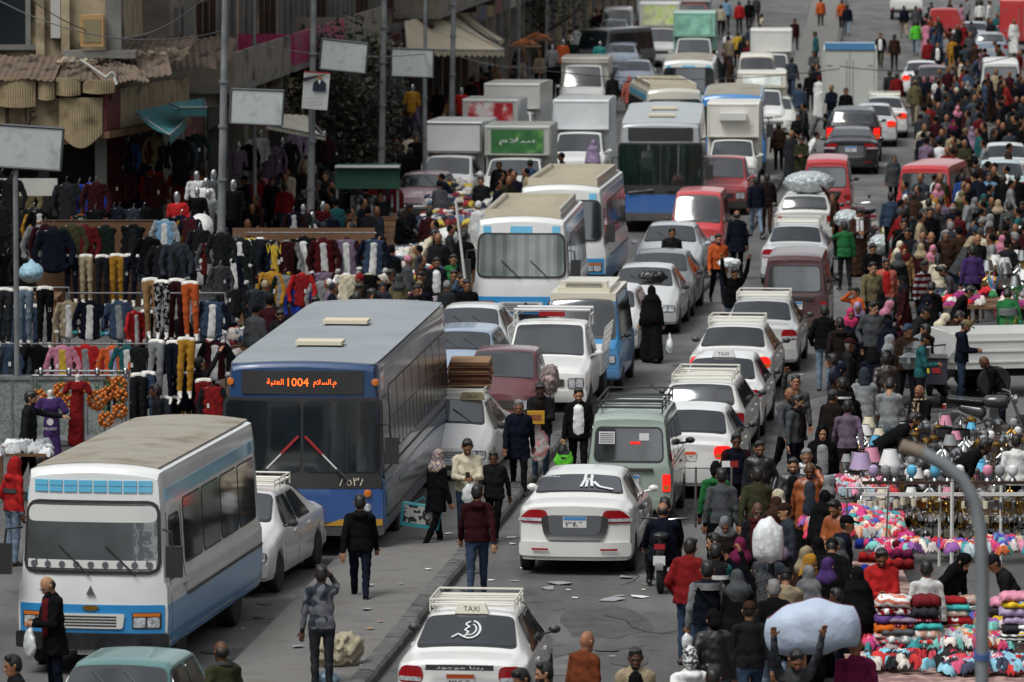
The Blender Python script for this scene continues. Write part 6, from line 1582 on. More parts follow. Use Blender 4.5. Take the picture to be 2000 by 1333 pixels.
for i,(x,c,c2,c3)in enumerate(((10,'denim','denim','denim'),(30,'slate','slate','slate'),(52,'charcoal','black','charcoal'),(76,'black','black','black'),(121,'pink','pink','yellow'),(166,'bright red','bright red','light grey'),(217,'orange','orange','lilac'),(262,'charcoal','charcoal','charcoal'),(246,'teal','teal','white'))):goods('jacket' if i>3 else 'sweater',x,672,103.5,c,c2,c3,where='on lower bar')
goods('trousers',305,668,103.5,'light grey',where='with cargo pockets');goods('trousers',338,668,103.4,'navy',where='with white tag');goods('trousers',362,664,103.4,'mustard',where='beside navy pair');goods('trousers',270,732,103.2,'charcoal',where='hung low');goods('trousers',288,730,103.3,'denim',where='hung low')
goods('jacket',385,668,104.2,'white','black','white',where='near dark clad seller');goods('jacket',420,664,103.9,'maroon','black','white',where='beside blue bus');goods('jacket',412,752,103.0,'red','charcoal','red',where='on wire stand');goods('trousers',398,745,103.4,'red',where='behind the blue bus corner')
for x in(0,34,66):goods('trousers',x,600,106,rm.choice(('denim','slate','charcoal')),where='in second row')
def slab(name,px0,px1,py0,py1,Y,m,label,cat='display board',th=.05):
 a,c=Q(px0,py1,Y),Q(px1,py0,Y);b=MB();b.box(0,c[0]-a[0],0,th,a[2],c[2]);o=b.obj(name,[m],smooth=False);o.location=(a[0],Y,0);tag(o,label,cat);return o
slab('display_board',72,312,434,600,118,board,'brown board hung with padded jackets and slim trousers');slab('display_board',455,732,446,632,125,board,'wide brown board hung with zip jackets over white shirts');land(-7,125,'brown display board')
rail(85,310,432,117.8,'dark batten along the top of the padded jacket board',0,woodd,.03);rail(480,735,455,124.6,'chrome bar along the wide brown board',0)
for x,c in((78,'light grey'),(86,'maroon'),(103,'navy'),(140,'olive'),(166,'dark red'),(205,'dark green'),(262,'black')):goods('vest' if x>200 else 'jacket',x,438 if x!=103 else 446,117.5-(.2 if x==103 else 0),c,c,None if x!=262 else 'charcoal',where='on brown board',sc=1.35 if x==103 else 1.15)
for x,c in((140,'navy'),(169,'beige'),(200,'charcoal'),(227,'mustard'),(258,'navy'),(284,'denim')):goods('trousers',x,500,117.4,c,where='pinned to brown board',sc=.95)
for x,y,c in((4,338,'black'),(20,345,'charcoal'),(48,358,'khaki'),(128,355,'dark grey'),(155,360,'dark green'),(175,355,'royal blue'),(185,355,'maroon')):goods('long',x,y,126+rm.uniform(-1,1),c,c,None,where='hung in shop mouth',sc=1.15)
for k in range(30):
 x=[210,222,236,248,262,276,290,300,345,362,376,300,255,228,240][k%15]+rm.uniform(-4,4);y=(268 if k<15 else 330)+rm.uniform(-6,10);c=rm.choice(('dark red','navy','charcoal','rust','slate','black','dark green','maroon','blue','red','khaki'))
 goods(rm.choice(('long','sweater','jacket')),x,y,136.2+rm.uniform(0,1.2),c,c,None,rz=rm.uniform(-.5,.5),where='deep in the corner shop',sc=1.1)
for k in range(14):goods('bust' if k%3==0 else 'sweater',470+k*14+rm.uniform(-4,4),290+rm.uniform(-25,12)-k*2,150+k*.8,rm.choice(('charcoal','maroon','navy','white','mauve','black')),c3=None,where='in street side shop',hook=False)
goods('sweater',66,415,120,'mustard','mustard',None,rz=.4,where='left of padded jackets'.replace('left of','near'))
for x,y,c,c2,c3,k,s_ in((322,425,'light blue','silver','white','jacket',1),(352,420,'navy','navy','mustard','sweater',1.25),(362,475,'navy','maroon','navy','sweater',1.3),(340,470,'maroon','maroon',None,'sweater',1.15),(384,480,'denim','denim',None,'sweater',1.1),(372,425,'maroon','navy',None,'sweater',1.1)):goods(k,x,y,113+(x%7)*.25,c,c2,c3,rz=rm.uniform(-.5,.5),where='on crowded carousel',sc=s_)
for x,c,c2,c3,k in((534,'navy','navy','yellow','sweater'),(590,'black','black','white','jacket'),(630,'dark red','maroon','white','jacket'),(677,'mauve','maroon','white','jacket'),(729,'denim','navy','white','jacket'),(508,'charcoal','white','charcoal','jacket'),(485,'yellow','charcoal','grey','jacket'),(558,'maroon','light grey',None,'sweater')):goods(k,x,462 if k=='jacket' else 470,124.3+(x%3)*.1,c,c2,c3,where='on wide brown board',sc=1.22)
for x,y,c,c2,k in((529,530,'mustard','mustard','sweater'),(555,535,'light grey','dark green','sweater'),(588,533,'red','bright red','sweater'),(588,557,'royal blue','royal blue','sweater'),(630,530,'mauve','maroon','sweater'),(628,548,'light grey','light grey','sweater'),(677,533,'cream','white','sweater'),(720,533,'black','cream','vest'),(505,540,'black','red','sweater')):goods(k,x,y,123.9-(y%5)*.05,c,c2,c,where='in lower row of wide brown board',sc=1.1)
b=MB();p=Q(534,487,124.0);add_text(b,'WIN',(p[0],p[1],p[2]),(1,0,0),(0,0,1),width=.32,height=.22);tag(b.obj('shirt_print',[plain('yellow')],smooth=False),'yellow block print on the navy sweater of the wide board','print')
def fill(x0,x1,y0,y1,Ya,Yb,n,kinds,cols,where):
 for k in range(n):
  c=rm.choice(cols);kd=rm.choice(kinds);op=kd=='jacket' and rm.random()<.5
  goods(kd,rm.uniform(x0,x1),rm.uniform(y0,y1),rm.uniform(Ya,Yb),c,rm.choice(cols)if op else c,rm.choice(('white','light grey','white'))if op else None,rz=rm.uniform(-.6,.6),where=where,sc=rm.uniform(.85,1.05))
DK=['black','charcoal','navy','navy','maroon','denim','slate','dark grey','black','black','dark green','charcoal','grey','dark red']
fill(290,440,440,520,110,113,14,['sweater','jacket'],DK,'in the tangle below the tall pole');fill(440,500,455,590,116,122,12,['jacket','sweater'],DK+['white','mustard'],'on crowded side rack')
fill(455,735,590,640,122.5,123.6,16,['sweater','jacket'],DK+['light grey','beige','white'],'in lowest row of wide board');fill(0,130,400,500,119,123,10,['long','jacket'],DK,'in dark corner of the stalls')
fill(240,440,600,680,104.6,105.6,16,['jacket','trousers','sweater'],DK+['rust','light grey'],'in back row of pavement racks');fill(0,250,690,720,103.8,104.4,14,['trousers'],['denim','slate','black','navy','charcoal'],'in low row above the cabinet')
fill(250,420,720,780,103.2,104.6,12,['trousers','sweater'],DK+['mustard','grey'],'on low racks behind the bus');fill(130,310,395,425,122,126,12,['sweater','jacket','vest'],DK+['rust','blue'],'above the padded jacket board')
fill(560,655,385,440,138,146,10,['sweater','jacket','bust'],DK+['orange','white','red'],'among buyers by the green roofed stall');fill(640,900,215,300,165,185,14,['sweater','bust','jacket'],DK+['red','mustard','white'],'at shops under the awnings')
goods('dress',99,775,98.1,'purple',c3='white',label='purple printed night dress on a white dress form beside the fruit cart');
b=MB();p=Q(98,838,97.93);add_text(b,'MILKEY',(p[0],p[1],p[2]),(1,0,0),(0,0,1),width=.24,height=.05);b.lathe([(0,0),(.06,0),(.06,.01)],14,(p[0],p[1]+.0,p[2]+.12),axis='y');tag(b.obj('dress_print',[M_WHITE],smooth=False),'white print on the front of the purple dress','print')
goods('dress',150,742,98.25,'red',where='',label='red printed night dress hung from a wooden pole on the cart',sc=.8)
b=MB();p=Q(150,760,98.4);b.tube([(p[0],98.4,.2),(p[0],98.4,2.0)],.018,6);tag(b.obj('wooden_pole',[woodm]),'thin wooden pole propping up the red dress','pole')
cart=empty('fruit_cart',Q(64,900,99)[:2]+(0,));cx0=Q(64,900,99)[0];cx1=Q(246,900,99)[0];tag(cart,'glass sided steel juice cart hung with nets of oranges','cart');land(cx0+.8,99,'orange juice cart')
Wc=cx1-cx0
for x in(0,Wc*.55,Wc):
 for y in(0,.8):b=MB();b.tube([(x,y,.25),(x,y,1.84)],.022,6);b.obj('cart_post',[M_STEEL],cart)
for y in(0,.8):b=MB();b.tube([(0,y,1.82),(Wc,y,1.82)],.024,6);b.obj('top_bar',[M_STEEL],cart)
b=MB();b.box(0,Wc,0,.8,.60,.68);b.obj('counter',[M_STEEL],cart,smooth=False);b=MB();b.box(.05,Wc-.05,.02,.78,.3,.59);b.obj('cart_body',[M_STEEL],cart,smooth=False)
for x in(.3,Wc-.3):wheel(cart,x,.0,.28,.06)
for k in range(4):b=MB();b.lathe([(0,0),(.05,.01),(.045,.09),(.02,.12),(0,.13)],10,(.15+k*Wc/3.3,0,1.84));b.obj('knob',[M_CHROME],cart)
orm=mat('orange_peel','b9651a',rough=.45,noise=(6,.15),bump=(90,.2,.002),rnd=.12);sph=MB();sph.lathe([(.001,-.037)]+[(.037*sin(pi*k/6),-.037*cos(pi*k/6))for k in range(1,6)]+[(.001,.037)],9);sphm=sph.mesh('orange')
netm=mat('green_net','3f6b3a',rough=.7)
for i,(px,py,R_,Yo)in enumerate([(76,776,.12,98.8),(120,764,.13,98.9),(132,784,.09,98.7),(168,758,.08,98.9),(190,782,.16,98.5),(212,768,.11,98.8),(232,750,.12,98.6),(237,772,.10,98.4),(207,820,.12,98.3),(234,803,.115,98.35)]):
 c=Q(px,py,Yo);e=empty('orange_net',c);tag(e,uniq('net bag packed with oranges, '+['hung low','bulging','small','large'][i%4]+' on the juice cart',c[0],c[1]),'net of oranges','nets of oranges on the juice cart')
 n=int(38*(R_/.16)**2)
 for k in range(n):
  t=acos_=math.acos(1-2*(k+.5)/n);a=2.39996*k;link('orange',sphm,[orm],e,(R_*sin(t)*cos(a),R_*sin(t)*sin(a),R_*cos(t)),rz=a)
 b=MB()
 for k in range(6):a=k*1.05;b.tube([(.05*cos(a),.05*sin(a),R_*.9),(.02*cos(a),.02*sin(a),R_+.06),(.06*cos(a),.06*sin(a),R_+.13)],.006,4)
 b.obj('net_neck',[netm],e)
goods('bust',345,395,122,'bright red',c3='silver',where='with silver head',hook=False)
for px,py,Y,c in((386,385,128,'black'),(405,388,129,'light grey'),(403,368,130,'white'),(456,370,130,'black'),(418,350,132,'grey'),(385,352,134,'white'),(805,180,183,'mustard'),(785,168,186,'grey'),(900,185,190,'bright red'),(1078,98,222,'light grey'),(1118,85,228,'dark green'),(1172,92,230,'turquoise'),(1100,90,226,'orange')):goods('bust',px,py,Y,c,c3='silver',where='in shop display',hook=False)
PAL=['c9c7c2','2b3550','7d2630','a9a49a','4b5a6d','cbb34a','20242c','d8d6d2','9b2a2e','5d7e9a','8f8f94','c8c2b4']
PINK=['d4486f','c9c0bd','b92a3a','3f9aa0','d98aa4','8f5aa0','d23a5a','e0b9a0','b8c8cc','4b57a8','e2d9cf','cf6a3a','c63a80','78c0b8']
def heap(px,py,Y,w,d,h,z,pal,label_none,n=60,seed=1,hump=1.):
 """crumpled clothes nobody could count"""
 rr=random.Random(seed);c=Q(px,py,Y);fine=.62 if Y<95 else 1.;n=int(n/fine**1.7);b=MB();ms=[mat('heap_'+q,q,rough=.88,noise=(12,.2),bump=(18,.6,.02))for q in pal]
 for k in range(n):
  x,y=rr.uniform(-.5,.5),rr.uniform(-.5,.5);zz=z+h*max(.1,(1-(2*x)**2*.6*hump)*(1-(2*y)**2*.5*hump))*rr.uniform(.75,1.);a=rr.uniform(0,6.28);s_=rr.uniform(.14,.30)*fine;L_=rr.uniform(.6,1.5);sq=rr.uniform(.22,.4);ph=rr.uniform(0,6)
  rows=[]
  for j in range(6):
   v=-.5+j/5;rows.append([])
   for i in range(7):
    u=-.5+i/6;e_=1-(2*u)**4*.4-(2*v)**4*.4;r=s_*(1+.07*sin(4*u*3+ph)*cos(4*v+ph));X,Y2=u*r*L_,v*r;Z=.5*s_*sq*e_+.018*sin(13*u+ph+9*v)+.014*sin(19*v-ph);tl=.3*sin(ph)
    rows[-1].append((c[0]+x*w+X*cos(a)-Y2*sin(a),Y+y*d+X*sin(a)+Y2*cos(a),zz+Z+X*tl-(.06 if(abs(u)==.5 or abs(v)==.5)else 0)))
  b.grid(rows,rr.randrange(len(pal)),thick=(0,0,-.035))
 o=b.obj('clothing_heap',ms,smooth=True,sharp=60);tag(o,kind='stuff');return o
def table(px,py,Y,w,d,z,m,label,rz=0):
 c=Q(px,py,Y);e=empty('market_table',(c[0],Y,0),rz);b=MB();b.box(-w/2,w/2,-d/2,d/2,z-.05,z);b.obj('table_top',[m],e,smooth=False)
 for x in(-1,1):
  for y in(-1,1):b=MB();b.box(x*w*.46-.03,x*w*.46+.03,y*d*.44-.03,y*d*.44+.03,0,z-.05);b.obj('leg',[m],e,smooth=False)
 tag(e,label,'table');land(c[0],Y,label.split(',')[0].replace('trestle ','')[:40]if len(label.split())<5 else 'clothes table');return e
for i,(px,py,Y,w,d,h,z)in enumerate([(780,495,132,1.9,3.5,.25,.9),(850,455,138,2.0,3.5,.25,.9),(905,400,150,2.2,4.5,.25,.9),(905,370,157,2.0,3.5,.25,.9),(640,440,133,2.6,2.0,.2,.95),(520,640,112,1.7,2.2,.15,.9),(790,560,124,1.6,2.5,.2,.9),(700,590,120,1.8,2.0,.2,.8),(470,600,116,1.4,2.0,.3,.8),(850,340,163,2.0,3.0,.3,.9),(1080,350,0,0,0,0,0),(45,925,96,.9,1.2,.12,.85),(40,500,116,1.6,1.5,.15,1.8),(1030,330,158,1.2,2.0,.4,.9)]):
 if not Y:continue
 table(px,py,Y,w,d,z,woodm,['trestle table heaped with jeans and shirts, by the white sack','trestle table of mixed shirts behind the cream sweater seller','long table of pale clothes near the mauve saloon','table of red and yellow clothes beside the white box trucks','table piled with folded jeans above the brown board','low table of folded shirts next to the blue bus roof','table of striped shirts in front of the dark clad buyers','small table before the blue bus roof edge','table of mixed wares behind the tall pole','far table of clothes below the blank white box truck','','table with silver wrappers at the street edge','raised kiosk top holding a pale blue sack','table of hanging shirts by the green advert truck'][i])
 if i!=12:heap(px,py,Y,w,d,h,z,PAL if i not in(11,)else['b9bcbd','8d9092','d8d9d9'],'',n=int(34*w*d/3)+14,seed=i)
o=link('sack',sack_mesh(.62,.5,.42,neckz=.16),[mat('pale_blue_sack','8fb4c4',rough=.5,bump=(12,.7,.03))],None,Q(61,533,116));tag(o,'pale blue knotted sack lying on the kiosk top','sack')
o=link('sack',sack_mesh(.75,.55,.55),[mat('white_sack','c9cac6',rough=.6,bump=(12,.5,.03))],None,Q(392,447,121));o.rotation_euler=(.6,0,0);tag(o,'white bulging sack propped among the jackets by the tall pole','sack')
o=link('sack',sack_mesh(.9,.6,.5),[mat('white_sack','c9cac6')],None,Q(872,465,139));tag(o,'white cloth bundle on the table behind the cream sweater seller','sack')
slab('hanging_sheet',-10,112,349,383,126,mat('white_sheet','b9b8b0',rough=.8,noise=(2,.1)),'white sheet stretched behind the long dark garments','sheet',.02)
b=MB();p0,p1=Q(890,392,122),Q(908,545,122);b.tube([p1,p0],.03,6);tag(b.obj('white_pole',[M_WHITE]),'leaning white pole beside the midibus with curtains','pole')
g=Q(718,440,150);e=empty('pot_stall',(g[0],150,0));tag(e,'dark green roofed stall with metal pots and cardboard front','stall');land(g[0],150,'green roofed stall')
b=MB();b.box(-.85,.85,-.1,1.6,2.2,2.3);b.box(-.85,.85,-.12,-.06,1.75,2.22);b.obj('roof',[mat('green_tarp','1f4a3a',rough=.7,noise=(2,.2))],e,smooth=False)
for x in(-.8,.8):b=MB();b.box(x-.03,x+.03,-.05,.0,0,2.2);b.obj('post',[M_STEEL],e,smooth=False)
b=MB();b.box(-.8,.8,0,1.5,.9,1.0);b.obj('counter',[woodm],e,smooth=False)
for k in range(5):b=MB();b.box(-.75,.75,-.03-.005*k,.0,.15+k*.15,.28+k*.15);b.obj('cardboard_strip',[mat('cardboard','8a6b4c',rough=.85,noise=(3,.2))],e,smooth=False)
for k,x in enumerate((-.25,.1,.35)):
 b=MB();b.lathe([(0,0),(.15,0),(.16,.1),(.15,.28),(.09,.32),(.10,.36),(0,.38)],14);b.lathe([(.12,.39),(.13,.5),(.05,.55),(0,.56)],14)
 o=b.obj('metal_pot',[mat('dull_aluminium','8f9293',rough=.35,metal=.8)],loc=(g[0]+x,150.3,1.0));tag(o,['tall dented pot stack, the biggest on the green roofed stall','grey pot stack between two others on the green roofed stall','dull pot stack by the post of the green roofed stall'][k],'pot','pots on the green roofed stall')
b=MB();b.box(-.85,.85,-.25,0,2.31,2.36);o=b.obj('white_board',[M_WHITE],loc=(g[0],150,0),smooth=False);tag(o,'pale board laid over the green roofed stall edge','board')
for i,(px,py,Y)in enumerate([(1025,88,222),(935,85,212),(1050,75,235)]):
 c=Q(px,py,Y);b=MB()
 for k in range(90):a=rm.uniform(0,6.28);r=rm.random()**.5*.5;b.lathe([(.001,-.045),(.045,0),(.001,.045)],6,(c[0]+r*cos(a),Y+r*sin(a),c[2]+.3*(1-r*2)*.7+rm.uniform(0,.05)))
 tag(b.obj('orange_heap',[orm]),kind='stuff');table(px,py,Y,1.3,1.3,c[2]-.04,woodm,['fruit table under the thin far pole','fruit table under the cream awnings','farthest fruit table near the dark tree'][i])
 # ------------------------------------------------------------------ right side: near street lamp
lp=empty('street_lamp',(Q(1918,1333,44)[0],44,0));X0=lp.location[0]
rel=lambda p:(p[0]-X0,p[1]-44,p[2]);A=[rel(Q(x,y,44))for x,y in((1762,872),(1800,885),(1840,905),(1878,935),(1902,975),(1914,1030),(1918,1120),(1918,1333))]
lm=mat('galvanised_lamp_pole','7d8183',rough=.55,noise=(3,.15),metal=.2)
b=MB();b.tube([(0,0,0)]+A[::-1][:-1],.054,14);b.obj('pole',[lm],lp);b=MB();b.tube([A[1],A[0]],.056,14);b.tube([A[0],tuple(A[0][i]+(A[0][i]-A[1][i])*.08 for i in range(3))],.055,12);b.obj('arm_end',[mat('rusty_arm_end','7d6f60',rough=.7,noise=(9,.3))],lp);b=MB();b.lathe([(.16,0),(.16,.3),(.08,.36)],12);b.obj('base',[lm],lp)
b=MB();z=rel(Q(1918,1283,44))[2]
for k in range(3):b.tube([(.064*cos(a),.064*sin(a),z+.02*k+.02*sin(a))for a in[2*pi*j/12 for j in range(13)]],.006,5)
b.obj('blue_cord',[plain('blue')],lp);tag(lp,'bare curved street lamp pole with blue cord, close to the camera','street lamp')
for i,(xa,xb,ya,yb,h)in enumerate(((18,30,-10,60,17),(24,36,62,130,20),(29,42,133,210,18),(36,50,214,330,21),(-34,-19,10,62,19),(-36,-21,66,122,17))):
 e=empty('apartment_block',(xa if xa>0 else xb,ya,0));sx=1 if xa>0 else-1;tag(e,['grey apartment block beside the viewpoint on the lamp stall side','brown apartment block behind the lamp stalls','grey block behind the dense crowd','long brown block at the far end of the crowd side','brown apartment block beside the viewpoint on the juice cart side','grey apartment block across the side street from the corner shop'][i],'building')
 b=MB();b.box(*sorted((0,sx*(xb-xa))),0,yb-ya,0,h);b.obj('wall',[plaster2 if i%2==0 else pink_pl],e,smooth=False);b=MB()
 for k in range(int((yb-ya)/3.5)):
  for j in range(int(h/3.3)):b.box(*sorted((-sx*.05,sx*.03)),1+k*3.5,2.4+k*3.5,1.2+j*3.3,2.8+j*3.3)
 q=b.obj('window_panes',[M_GLASS],e,smooth=False);q['kind']='stuff'
for i,(x,y,w,d,h)in enumerate(((-38,-70,26,14,24),(-14,-95,16,12,34),(4,-120,20,12,20),(26,-85,18,14,30),(50,-75,22,14,22))):
 e=empty('apartment_block',(x,y,0),pi);tag(e,['broad grey apartment block across the square behind the viewpoint','tallest narrow apartment block behind the viewpoint','low wide apartment block at the middle of the far side','tall brown apartment block behind the viewpoint','last low apartment block behind the viewpoint'][i],'building');b=MB();b.box(-w/2,w/2,0,d,0,h);b.obj('wall',[plaster2 if i%2 else pink_pl],e,smooth=False)
 b=MB()
 for k in range(int(w/3)):
  for j in range(int(h/3.2)-1):b.box(-w/2+1+k*3,-w/2+2.3+k*3,-.05,.02,2+j*3.2,3.6+j*3.2)
 q=b.obj('window_panes',[M_GLASS],e,smooth=False);q['kind']='stuff'
 # ------------------------------------------------------------------ lamp seller
chr_=mat('shiny_silver','9a9d9e',rough=.3,metal=1.,rnd=.3);gld=mat('shiny_gold','9c7a40',rough=.3,metal=1.,rnd=.2);blk=M_BLACK
rr=random.Random(9)
def lampmesh(kind):
 b=MB()
 if kind=='table_lamp':
  b.lathe([(0,0),(.07,0),(.06,.02),(.02,.04),(.035,.10),(.045,.16),(.018,.22),(.015,.28)],12,m=0);b.lathe([(.13,.24),(.075,.42)],16,m=1);b.lathe([(.073,.42),(.128,.24)],16,m=1)
 elif kind=='globe_lamp':
  b.lathe([(0,0),(.06,0),(.05,.03),(.02,.06)],12,m=0);b.lathe([(.02,.06),(.065,.10),(.085,.16),(.07,.22),(.03,.25)],14,m=1)
 elif kind=='lantern':
  b.lathe([(.07,0),(.08,.02),(.075,.04)],8,m=0);b.lathe([(.07,.04),(.085,.20)],8,m=1);b.lathe([(.10,.20),(.092,.25),(.055,.285),(.02,.295),(.02,.33),(0,.335)],8,m=0)
  for k in range(8):a=2*pi*k/8;b.tube([(.072*cos(a),.072*sin(a),.03),(.087*cos(a),.087*sin(a),.21)],.006,4,0)
 elif kind=='ribbed_shade':
  for k in range(16):
   a=2*pi*k/16;b.tube([(.03*cos(a),.03*sin(a),.26),(.12*cos(a),.12*sin(a),.18),(.15*cos(a),.15*sin(a),.08),(.09*cos(a),.09*sin(a),0)],.011,4,0)
  b.lathe([(.09,.02),(.135,.09),(.11,.17),(.02,.25)],16,m=1);b.lathe([(0,.25),(.03,.25),(.01,.33),(0,.34)],8,m=0)
 elif kind=='chandelier':
  b.tube([(0,0,0),(0,0,-.30)],.01,5,0);b.lathe([(0,-.30),(.05,-.26),(.03,-.20),(.06,-.14),(.01,-.08)],10,m=0)
  for k in range(5):
   a=2*pi*k/5;p=[(.03*cos(a),.03*sin(a),-.24),(.12*cos(a),.12*sin(a),-.32),(.17*cos(a),.17*sin(a),-.27),(.18*cos(a),.18*sin(a),-.20)];b.tube(p,.009,5,0)
   b.lathe([(.042,0),(.046,.11)],8,(p[3][0],p[3][1],-.2),m=1);b.lathe([(0,-.10),(.016,-.06),(0,-.02)],5,(p[1][0],p[1][1],-.32),m=2)
  for k in range(10):a=2*pi*k/10;b.lathe([(0,-.07),(.012,-.03),(0,0)],5,(.09*cos(a),.09*sin(a),-.30),m=2)
 elif kind=='drum_shade':b.lathe([(.14,0),(.14,.2)],18,m=1);b.lathe([(.138,.2),(.138,0)],18,m=0);b.tube([(0,0,.1),(0,0,.3),(.03,0,.33)],.008,4,0)
 elif kind=='wall_light':b.lathe([(0,0),(.03,.02),(.03,.05)],8,m=0);b.tube([(0,0,.03),(.05,0,-.03),(.08,0,.04)],.01,5,0);b.lathe([(.03,.04),(.05,.13)],10,(.08,0,0),m=1)
 return b.mesh('lamp')
_LM={}
crys=mat('crystal_drop','c7cbcc',rough=.08,spec=1.)
def lamp(kind,x,y,z,metal,shade,where,sc=1.):
 if kind not in _LM:_LM[kind]=lampmesh(kind)
 m={'silver':chr_,'gold':gld,'black':blk}[metal];s_=mat('shade_'+shade.replace(' ','_'),shade,rough=.4,rnd=.1)if shade not in('silver','gold')else{'silver':chr_,'gold':gld}[shade]
 o=link(kind,_LM[kind],[m,s_,crys],None,(x,y,z),rr.uniform(0,6),sc)
 tag(o,uniq(metal+' '+kind.replace('_',' ')+' with '+shade+' shade '+where,x,y),'lamp','lamps for sale on the lamp stall');return o
def Z(px,py,z):return P(px,py,z)
c0=P(1690,962,1.15);fr=empty('lamp_rail',(c0[0],c0[1],0));tag(fr,'white rail with posts hung with gold and silver chandeliers','rail');land(c0[0]+1,c0[1],'chandelier rail');land(c0[0]+2,c0[1]+4,'lamp stall')
for z in(1.12,1.30):b=MB();b.box(-.05,3.4,-.03,.03,z-.025,z+.025);b.obj('bar',[M_WHITE if z<1.2 else woodd],fr,smooth=False)
for x in(0,.35,1.15,1.35,2.1,3.0):b=MB();b.tube([(x,0,0),(x,0,1.3 if x!=1.35 else 1.4)],.025,6);b.obj('post',[M_WHITE],fr)
pt=P(1868,975,1.2);b=MB();b.tube([(pt[0],c0[1]-.4,0),(pt[0],c0[1]-.4,1.35)],.03,6);tag(b.obj('white_post',[M_WHITE]),'separate white post in front of the chandelier rail','post')
for r_ in range(3):
 for k in range(15):
  x=c0[0]+.1+k*.23+rr.uniform(-.04,.04);lamp('chandelier' if rr.random()<.75 else 'wall_light',x,c0[1]+.05+r_*.22,1.08-r_*.27+rr.uniform(-.03,.03)+.05,rr.choice(('gold','gold','silver')),rr.choice(('cream','gold','white','silver')),'hung under rail')
for k,(px,c)in enumerate([(1716,'lilac'),(1740,'light grey'),(1758,'light grey'),(1792,'sky blue'),(1838,'sky blue'),(1863,'light grey'),(1886,'white'),(1942,'pink'),(1966,'light grey'),(1992,'white')]):
 p=P(px,955,1.35);lamp('globe_lamp',p[0],c0[1]+.02,1.325,'silver',c,'standing on rail',1.0)
tb=table(1850,880,95.0,3.6,12.4,.62,woodd,'long low table crowded with shiny lamps')
for i in range(420):
 x=c0[0]+.12+rr.random()*3.5;t=rr.random();y=88.9+t*12.2
 if any((x-a)**2+(y-c)**2<.028+.01*t for a,c in[(q[0],q[1])for q in globals().setdefault('_lp',[])]):continue
 _lp.append((x,y));k=rr.choice(('table_lamp','lantern','ribbed_shade','lantern','globe_lamp','drum_shade','globe_lamp','lantern'));mt_=rr.choice(('silver','silver','silver','gold','black'))
 sh={'ribbed_shade':'silver','lantern':rr.choice(('silver','light grey','silver')),'drum_shade':rr.choice(('charcoal','light grey','silver')),'globe_lamp':rr.choice(('white','light grey','silver')),'table_lamp':rr.choice(('silver','pink','white','cream','light grey','sky blue'))}[k]
 lamp(k,x,y,.62,mt_,sh,'on long table',rr.uniform(.7,1.0))
for px,py,c,kk,s_ in((1682,925,'lilac','table_lamp',1.5),(1702,905,'pink','table_lamp',1.3),(1738,915,'white','table_lamp',1.4),(1740,815,'sky blue','drum_shade',1.0),(1767,815,'white','drum_shade',1.0),(1740,840,'purple','drum_shade',1.),(1767,842,'charcoal','drum_shade',1.),(1845,830,'charcoal','drum_shade',1.1),(1878,832,'charcoal','drum_shade',1.1),(1905,912,'pink','lantern',.9),(1928,915,'sky blue','lantern',.9)):
 p=P(px,py,1.0);lamp(kk,p[0],p[1],.72,'silver',c,'standing out by colour',s_)
for i,(x0,x1,y0,y1,zz)in enumerate([(1915,2010,450,560,.9)]):
 for k in range(60):
  p=P(rr.uniform(x0,x1),rr.uniform(y0,y1)+20,zz);lamp(rr.choice(('lantern','ribbed_shade','table_lamp')),p[0],p[1],zz-.1,rr.choice(('silver','gold','silver')),rr.choice(('silver','gold','white')),'on far ware table',1.3)
table(1960,500,136,2.0,12,.8,woodd,'far table of shiny metal wares by the crowd');land(11.5,136,'metal ware table')
for k in range(70):
 pass
b=MB();hm=[mat('tinsel_'+c,c,rough=.3,metal=.6)for c in('gold','green','red','silver','hot pink','sky blue')]
for(px,py,z,m_)in((1865,640,.9,0),(1890,640,.9,0),(1985,575,1.3,1),(1955,525,1.4,3),(1975,640,1.0,0),(1950,610,1.,4),(1998,650,1.,1),(1940,555,1.2,5)):
 p=P(px,py,z)
 for k in range(40):a=rr.uniform(0,6.28);l=rr.uniform(.2,.55);b.tube([(p[0],p[1],z-.3),(p[0]+.1*l*cos(a),p[1]+.1*sin(a),z-.3+l*.6),(p[0]+.35*l*cos(a),p[1]+.3*l*sin(a),z-.3+l)],.007,3,m_ if rr.random()<.8 else rr.randrange(6))
tag(b.obj('tinsel_sprays',hm),kind='stuff')
heap(1925,655,126,2.2,2.4,.35,.75,['d8d5d0','c9242c','e0c9c4','2f7d4a','c9c7c2','8e2a6a'],'',n=60,seed=41);table(1925,660,126,2.3,2.6,.8,woodm,'table of artificial flowers behind the parked white pickup')
# ------------------------------------------------------------------ folded clothes stall at the lower corner
def foldmesh(w,d,h,seed):
 r_=random.Random(seed);b=MB();n=10;sec=[(-.5,.5),(-.45,.82),(-.28,.98),(.28,.98),(.45,.82),(.5,.5),(.45,.15),(0,.0),(-.45,.15)];rows=[]
 for i in range(n+1):
  x=w*(i/n-.5);e=1-.28*(abs(2*i/n-1)**5);wob=.02*sin(i*1.7+seed);rows.append([(x+(.01*sin(j*2+seed)),s_[0]*d*e+wob,(s_[1]*h*e+.05*h*sin(i*2.1+j+seed)))for j,s_ in enumerate(sec)]+[])
 m=len(sec);vs=[p for r in rows for p in r];fs=[(i*m+j,i*m+(j+1)%m,(i+1)*m+(j+1)%m,(i+1)*m+j)for i in range(n)for j in range(m)];fs+=[tuple(reversed(range(m))),tuple(range(n*m,(n+1)*m))]
 b.add(vs,fs);me=b.mesh('folded_garment',True,70);return me
FM=[foldmesh(.50,.42,.112,k)for k in range(6)]
PT=[None,None,('dots',26,'white'),('dots',18,'pink'),('blotch',16,'white'),('stripes',9,'white'),None,('zebra',5,'white'),('blotch',22,'light grey')]
